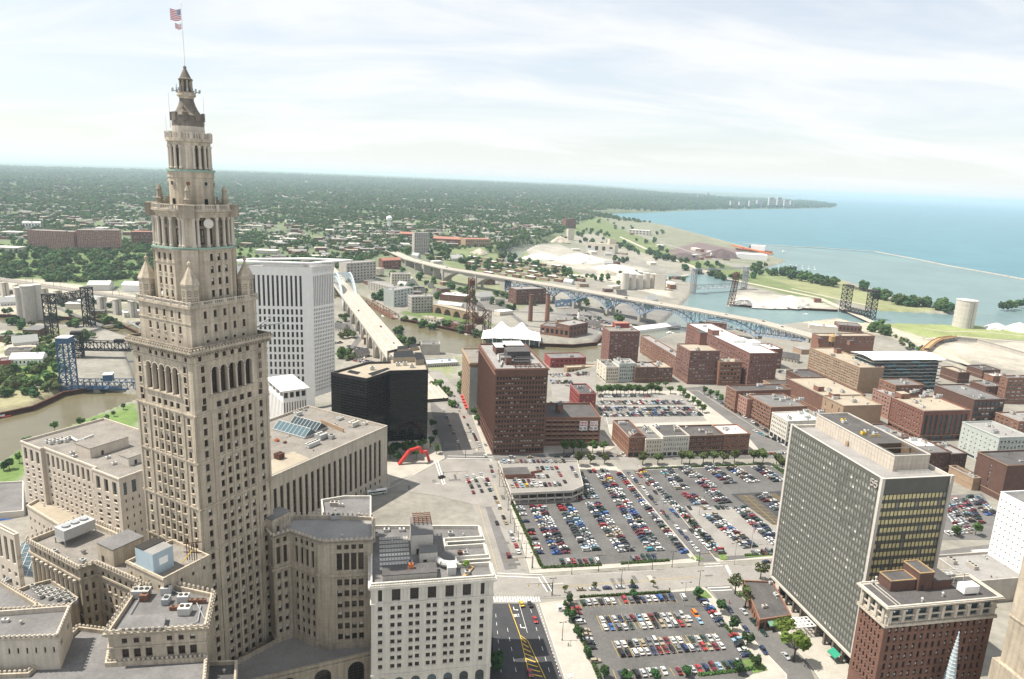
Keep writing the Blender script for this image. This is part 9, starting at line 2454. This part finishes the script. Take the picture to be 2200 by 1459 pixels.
 # sheds and small works in the flats and along the lakefront
SHD=[('tin roofed',house_mesh(26,14,6,'metal_pale','metal_box',False)),('brick walled',house_mesh(22,16,7,'brick_brown','roof_grey',True)),('tan walled',house_mesh(18,12,6,'brick_tan','roof_stonegrey',True)),('white roofed',house_mesh(30,18,7,'cream_paint','roof_white',True)),('red brick',house_mesh(16,12,8,'brick_rust','roof_tan',True)),('dark roofed',house_mesh(20,12,5,'concrete','roof_dark',False))]
sp3=[]
for pg_,n_ in(([(750,590),(960,600),(1000,650),(900,640),(790,610)],13),([(1010,640),(1100,640),(1080,680),(1040,690)],4),([(1180,600),(1330,620),(1440,660),(1300,650)],9),([(1320,575),(1470,600),(1440,625),(1330,600)],9),([(1200,530),(1330,530),(1420,570),(1300,575)],9),([(1300,490),(1450,520),(1600,560),(1500,560),(1380,520)],12),([(730,700),(790,690),(830,740),(750,780)],5),([(0,620),(30,630),(30,670),(0,672)],4),([(110,640),(300,660),(300,680),(210,675)],9),([(0,712),(90,715),(90,750),(0,752)],5),([(900,545),(1000,560),(960,572),(880,552)],7),([(1180,690),(1280,695),(1270,715),(1200,712)],4),([(1700,730),(1760,740),(1740,770),(1690,780)],3)):
 for x,y in scatter_pts(pg_,n_*3,1,1,int(pg_[0][0])+n_):
  p=GP(x,y,6)
  if p.z<ZW+.5 or any((p-q).length<34 for q in sp3)or n_<=0:continue
  n_-=1;sp3.append(p)
cs={}
for p in sorted(sp3,key=lambda p:p.y):
 lm=min(LMP,key=lambda k:(LMP[k]-p).length);k=rt.randrange(6);key=(lm,k);cs.setdefault(key,[]).append(p)
for(lm,k),ps in cs.items():
 for i,p in enumerate(sorted(ps,key=lambda p:(LMP[lm]-p).length)):
  s=rt.uniform(.75,1.15);inst('shed',SHD[k][1],None,p,rt.choice([12,40,-35,102])+rt.uniform(-4,4),(s,s,s),label=f'{SHD[k][0]} low shed, {ordn(i)} nearest of its sort to the {lm}',category='shed',group='low sheds of the flats and lakefront')
  # far headland towers
for k,(x,yb,yt,w)in enumerate(((1572,445,432,9),(1592,446,434,12),(1612,446,431,9),(1630,446,430,12),(1655,446,424,12),(1672,446,424,10),(1688,447,429,12),(1700,447,431,8),(1520,424,414,6),(1500,428,420,5))):
 p=GP(x,yb,8);kx=(p-CP).dot(CF)/F;h_=max(18,zy(p,yt)-p.z);mb=MB(['concrete_pale','glass']);
 mb.box((0,0,h_/2-2),(w*kx,30,h_+4),12)
 for j in range(6):mb.box((0,-15.2,h_*(j+.5)/6),(w*kx*.9,.6,h_/14),12,1)
 mb.build('headland_tower',None,(p.x,p.y,p.z),label='pale apartment tower on the far wooded headland',category='tower',group='apartment towers on the far headland')
 # street furniture: lamps, signals, people
def lamp(x,y,h,label,arm=2.2,a=12,m='steel_grey',frame=None,z=.05):
 X,Y=frame(x,y)if frame else(x,y);p=G(X,Y,z);t_=thing('street_lamp',label,'street lamp',p,a)
 mb=MB(m);mb.tube((0,0,0),(0,0,h),.16,.1,7);mb.tube((0,0,0),(0,0,.6),.28,.24,7);mb.build('post',t_)
 mb=MB(m);mb.beam((-arm,0,h+.2),(arm,0,h+.2),.12);mb.build('arm',t_)
 for s in(-1,1):mb=MB('frame_dark');mb.box((s*arm,0,h+.15),(.9,.35,.22));mb.build('lamp_head',t_)
for k,(x,y)in enumerate(((900,1250),(1255,1000),(905,770),(1350,430),(1140,250),(1120,420),(1415,340),(1570,740),(1680,610))):lamp(x,y,12,f'tall twin headed lamp post in the car parks, {["in the nearest one, left", "in the nearest one, right", "at front hedge of the striped one", "in upper right one", "beside the lane top", "beside the lane middle", "in right hand one centre", "by the cross street kerb", "near the flag in right hand one"][k]}',frame=Z1)
for k,(x,y)in enumerate(((215,590),(236,640),(165,480),(190,540),(150,400),(305,760),(95,250),(130,330),(262,700),(550,800),(718,780),(1055,770),(1180,755),(1350,880),(860,870),(428,930),(490,1215))):lamp(x,y,8.5,f'slim street lamp on the pavements around the car parks, {ORD[k]} one',arm=1.2,frame=Z1,m='frame_dark')
def signal(x,y,a,L_,label,frame=Z1):
 X,Y=frame(x,y);p=G(X,Y,.05);t_=thing('traffic_signal',label,'traffic light',p,a);mb=MB('steel_black');mb.tube((0,0,0),(0,0,7),.18,.14,7);mb.build('post',t_);mb=MB('steel_black');mb.tube((0,0,6.4),(L_,0,6.9),.12,.07,6);mb.build('arm',t_)
 for f_ in(.55,.95):
  mb=MB('paint_yellow');mb.box((L_*f_,0,6.0),(.35,.35,1.1));h_=mb.build('signal_head',t_)
  for j,m in enumerate(('sign_red','paint_yellow','awning_green')):mb=MB(m);mb.tube((L_*f_,-.18,6.35-.33*j),(L_*f_,-.22,6.35-.33*j),.12,n=8);mb.build('lens',h_)
signal(425,935,190,12,'traffic light on a long arm at the corner above the nearest car park');signal(300,765,195,14,'traffic light at front left corner of the striped car park');signal(1348,745,10,8,'traffic light at front end of the lane');signal(52,1290,100,9,'traffic light beside the hotel corner');signal(230,960,200,8,'traffic light on the plaza street',frame=lambda x,y:(x+720,y+10));signal(0,0,10,16,'traffic light with long arm on the wide plaza junction',frame=lambda x,y:(952,1035));signal(0,0,20,10,'traffic light at the left foot of the brown tower',frame=lambda x,y:(1000,985))
# people on the pavements
def person(x,y,label,top,legs,a=0,frame=Z1):
 X,Y=frame(x,y);p=G(X,Y,.06);t_=thing('person',label,'person',p,a)
 mv=[(0,0,.95),(0,0,1.2),(0,0,1.45),(0,0,1.56),(0,0,1.70),(.10,.08,.92),(.16,.09,.5),(.05,.10,.06),(.18,.10,.04),(-.02,-.08,.92),(-.05,-.09,.5),(-.22,-.10,.08),(-.10,-.10,.04),(0,.2,1.42),(-.06,.25,1.15),(.06,.26,.9),(0,-.2,1.42),(.08,-.25,1.15),(.2,-.25,.95)]
 ed=[(0,1),(1,2),(2,3),(3,4),(0,5),(5,6),(6,7),(7,8),(0,9),(9,10),(10,11),(11,12),(2,13),(13,14),(14,15),(2,16),(16,17),(17,18)]
 rds=[.15,.15,.17,.06,.105,.10,.075,.055,.05,.10,.075,.055,.05,.075,.055,.04,.075,.055,.04]
 me=bpy.data.meshes.new('body');me.from_pydata(mv,ed,[]);o=inst('body',me,t_)
 md=o.modifiers.new('skin','SKIN');sv=me.skin_vertices[0].data
 for i,r__ in enumerate(rds):sv[i].radius=(r__,r__)
 sv[0].use_root=True
 for k in(top,):me.materials.append(MT[k])
 mb=MB(legs);mb.tube((.03,0,.55),(0,0,1.0),.2,.17,8);mb.build('trousers' if legs=='cloth_dark' else 'shorts',t_)
 mb=MB('bark');mb.lathe([(.09,1.74),(.105,1.78),(.06,1.82)],8,(0,0));mb.build('hair',t_)
 mb=MB('skin');mb.lathe([(.05,1.60),(.088,1.66),(.09,1.74),(.06,1.78)],8,(.012,0));mb.build('face',t_)
for k,(x,y,tp,lg,lab)in enumerate(((528,1252,'cloth_dark','cloth_dark','person in dark clothes walking on the pavement left of the nearest car park'),(540,1250,'cloth_light','cloth_dark','person in light top walking beside one in dark clothes left of the nearest car park'),(1715,1085,'cloth_dark','cloth_dark','person in dark clothes standing by the corner restaurant'),(1725,1080,'cloth_light','cloth_dark','person in pale shirt standing by the corner restaurant'),(1540,985,'sign_red','cloth_dark','person in red top crossing beside the side street'),(1025,915,'cloth_light','cloth_dark','person in light top above the nearest car park hedge'),(1165,905,'cloth_dark','cloth_dark','person in dark top at right of the hedge above the nearest car park'),(755,685,'cloth_light','cloth_dark','person in white at the striped car park entrance'),(1620,1445,'cloth_dark','cloth_dark','person in dark clothes below the nearest car park corner'))):person(x,y,lab,tp,lg,40*k)
# bus at the post office, red steel sculpture, kiosk
p=G(810,1062,.1);t_=thing('bus','white and green city bus waiting beside the post office','bus',p,24)
mb=MB('white_paint');mb.box((0,0,1.75),(11.8,2.5,2.5));mb.build('body',t_);mb=MB('green_metal');mb.box((0,0,1.0),(11.86,2.56,.5));mb.build('stripe',t_);mb=MB('car_glass');mb.box((0,0,2.1),(11.2,2.57,.9));mb.box((5.9,0,2.1),(.08,2.2,1.2));mb.build('windows',t_);mb=MB('metal_box');mb.box((-2,0,3.15),(3,1.8,.3));mb.build('roof_unit',t_)
for sx in(-3.8,3.6):
 for sy in(-1.1,1.1):mb=MB('rubber');mb.tube((sx,sy-.15,.5),(sx,sy+.15,.5),.5,n=12);mb.build('wheel',t_)
pts=[G(857,998,.2),G(880,968,9),G(902,962,11),G(906,972,8),G(916,970,7),G(922,990,.2)]
t_=Bld('red_sculpture','big bent red steel arch sculpture below the black office block','sculpture',pts[0][:2])
for k in range(5):mb=MB('sculpture_red');mb.beam(pts[k],pts[k+1],2.4,1.7);t_.part('segment',mb)
p=G(1202,1312,.05);t_=thing('kiosk','small white attendant booth at left of the nearest car park','booth',p,12);mb=MB('white_paint');mb.box((0,0,1.2),(1.8,1.6,2.4));mb.build('wall',t_);mb=MB('roof_white');mb.box((0,0,2.5),(2.3,2.1,.22));mb.build('roof',t_);mb=MB('car_glass');mb.box((0,-.81,1.5),(1.3,.06,.8));mb.build('window',t_)
# flagpole in the right hand car park
p=G(*Z1(1680,640),.05);t_=thing('flagpole','white flagpole with furled flag in the right hand car park','flagpole',p);mb=MB('white_paint');mb.tube((0,0,0),(0,0,13),.12,.06,8);mb.build('pole',t_);mb=MB('flag_red');mb.tube((.2,0,9.6),(.15,0,12.8),.25,.12,6);mb.build('flag',t_)
print('objects',len(bpy.data.objects))
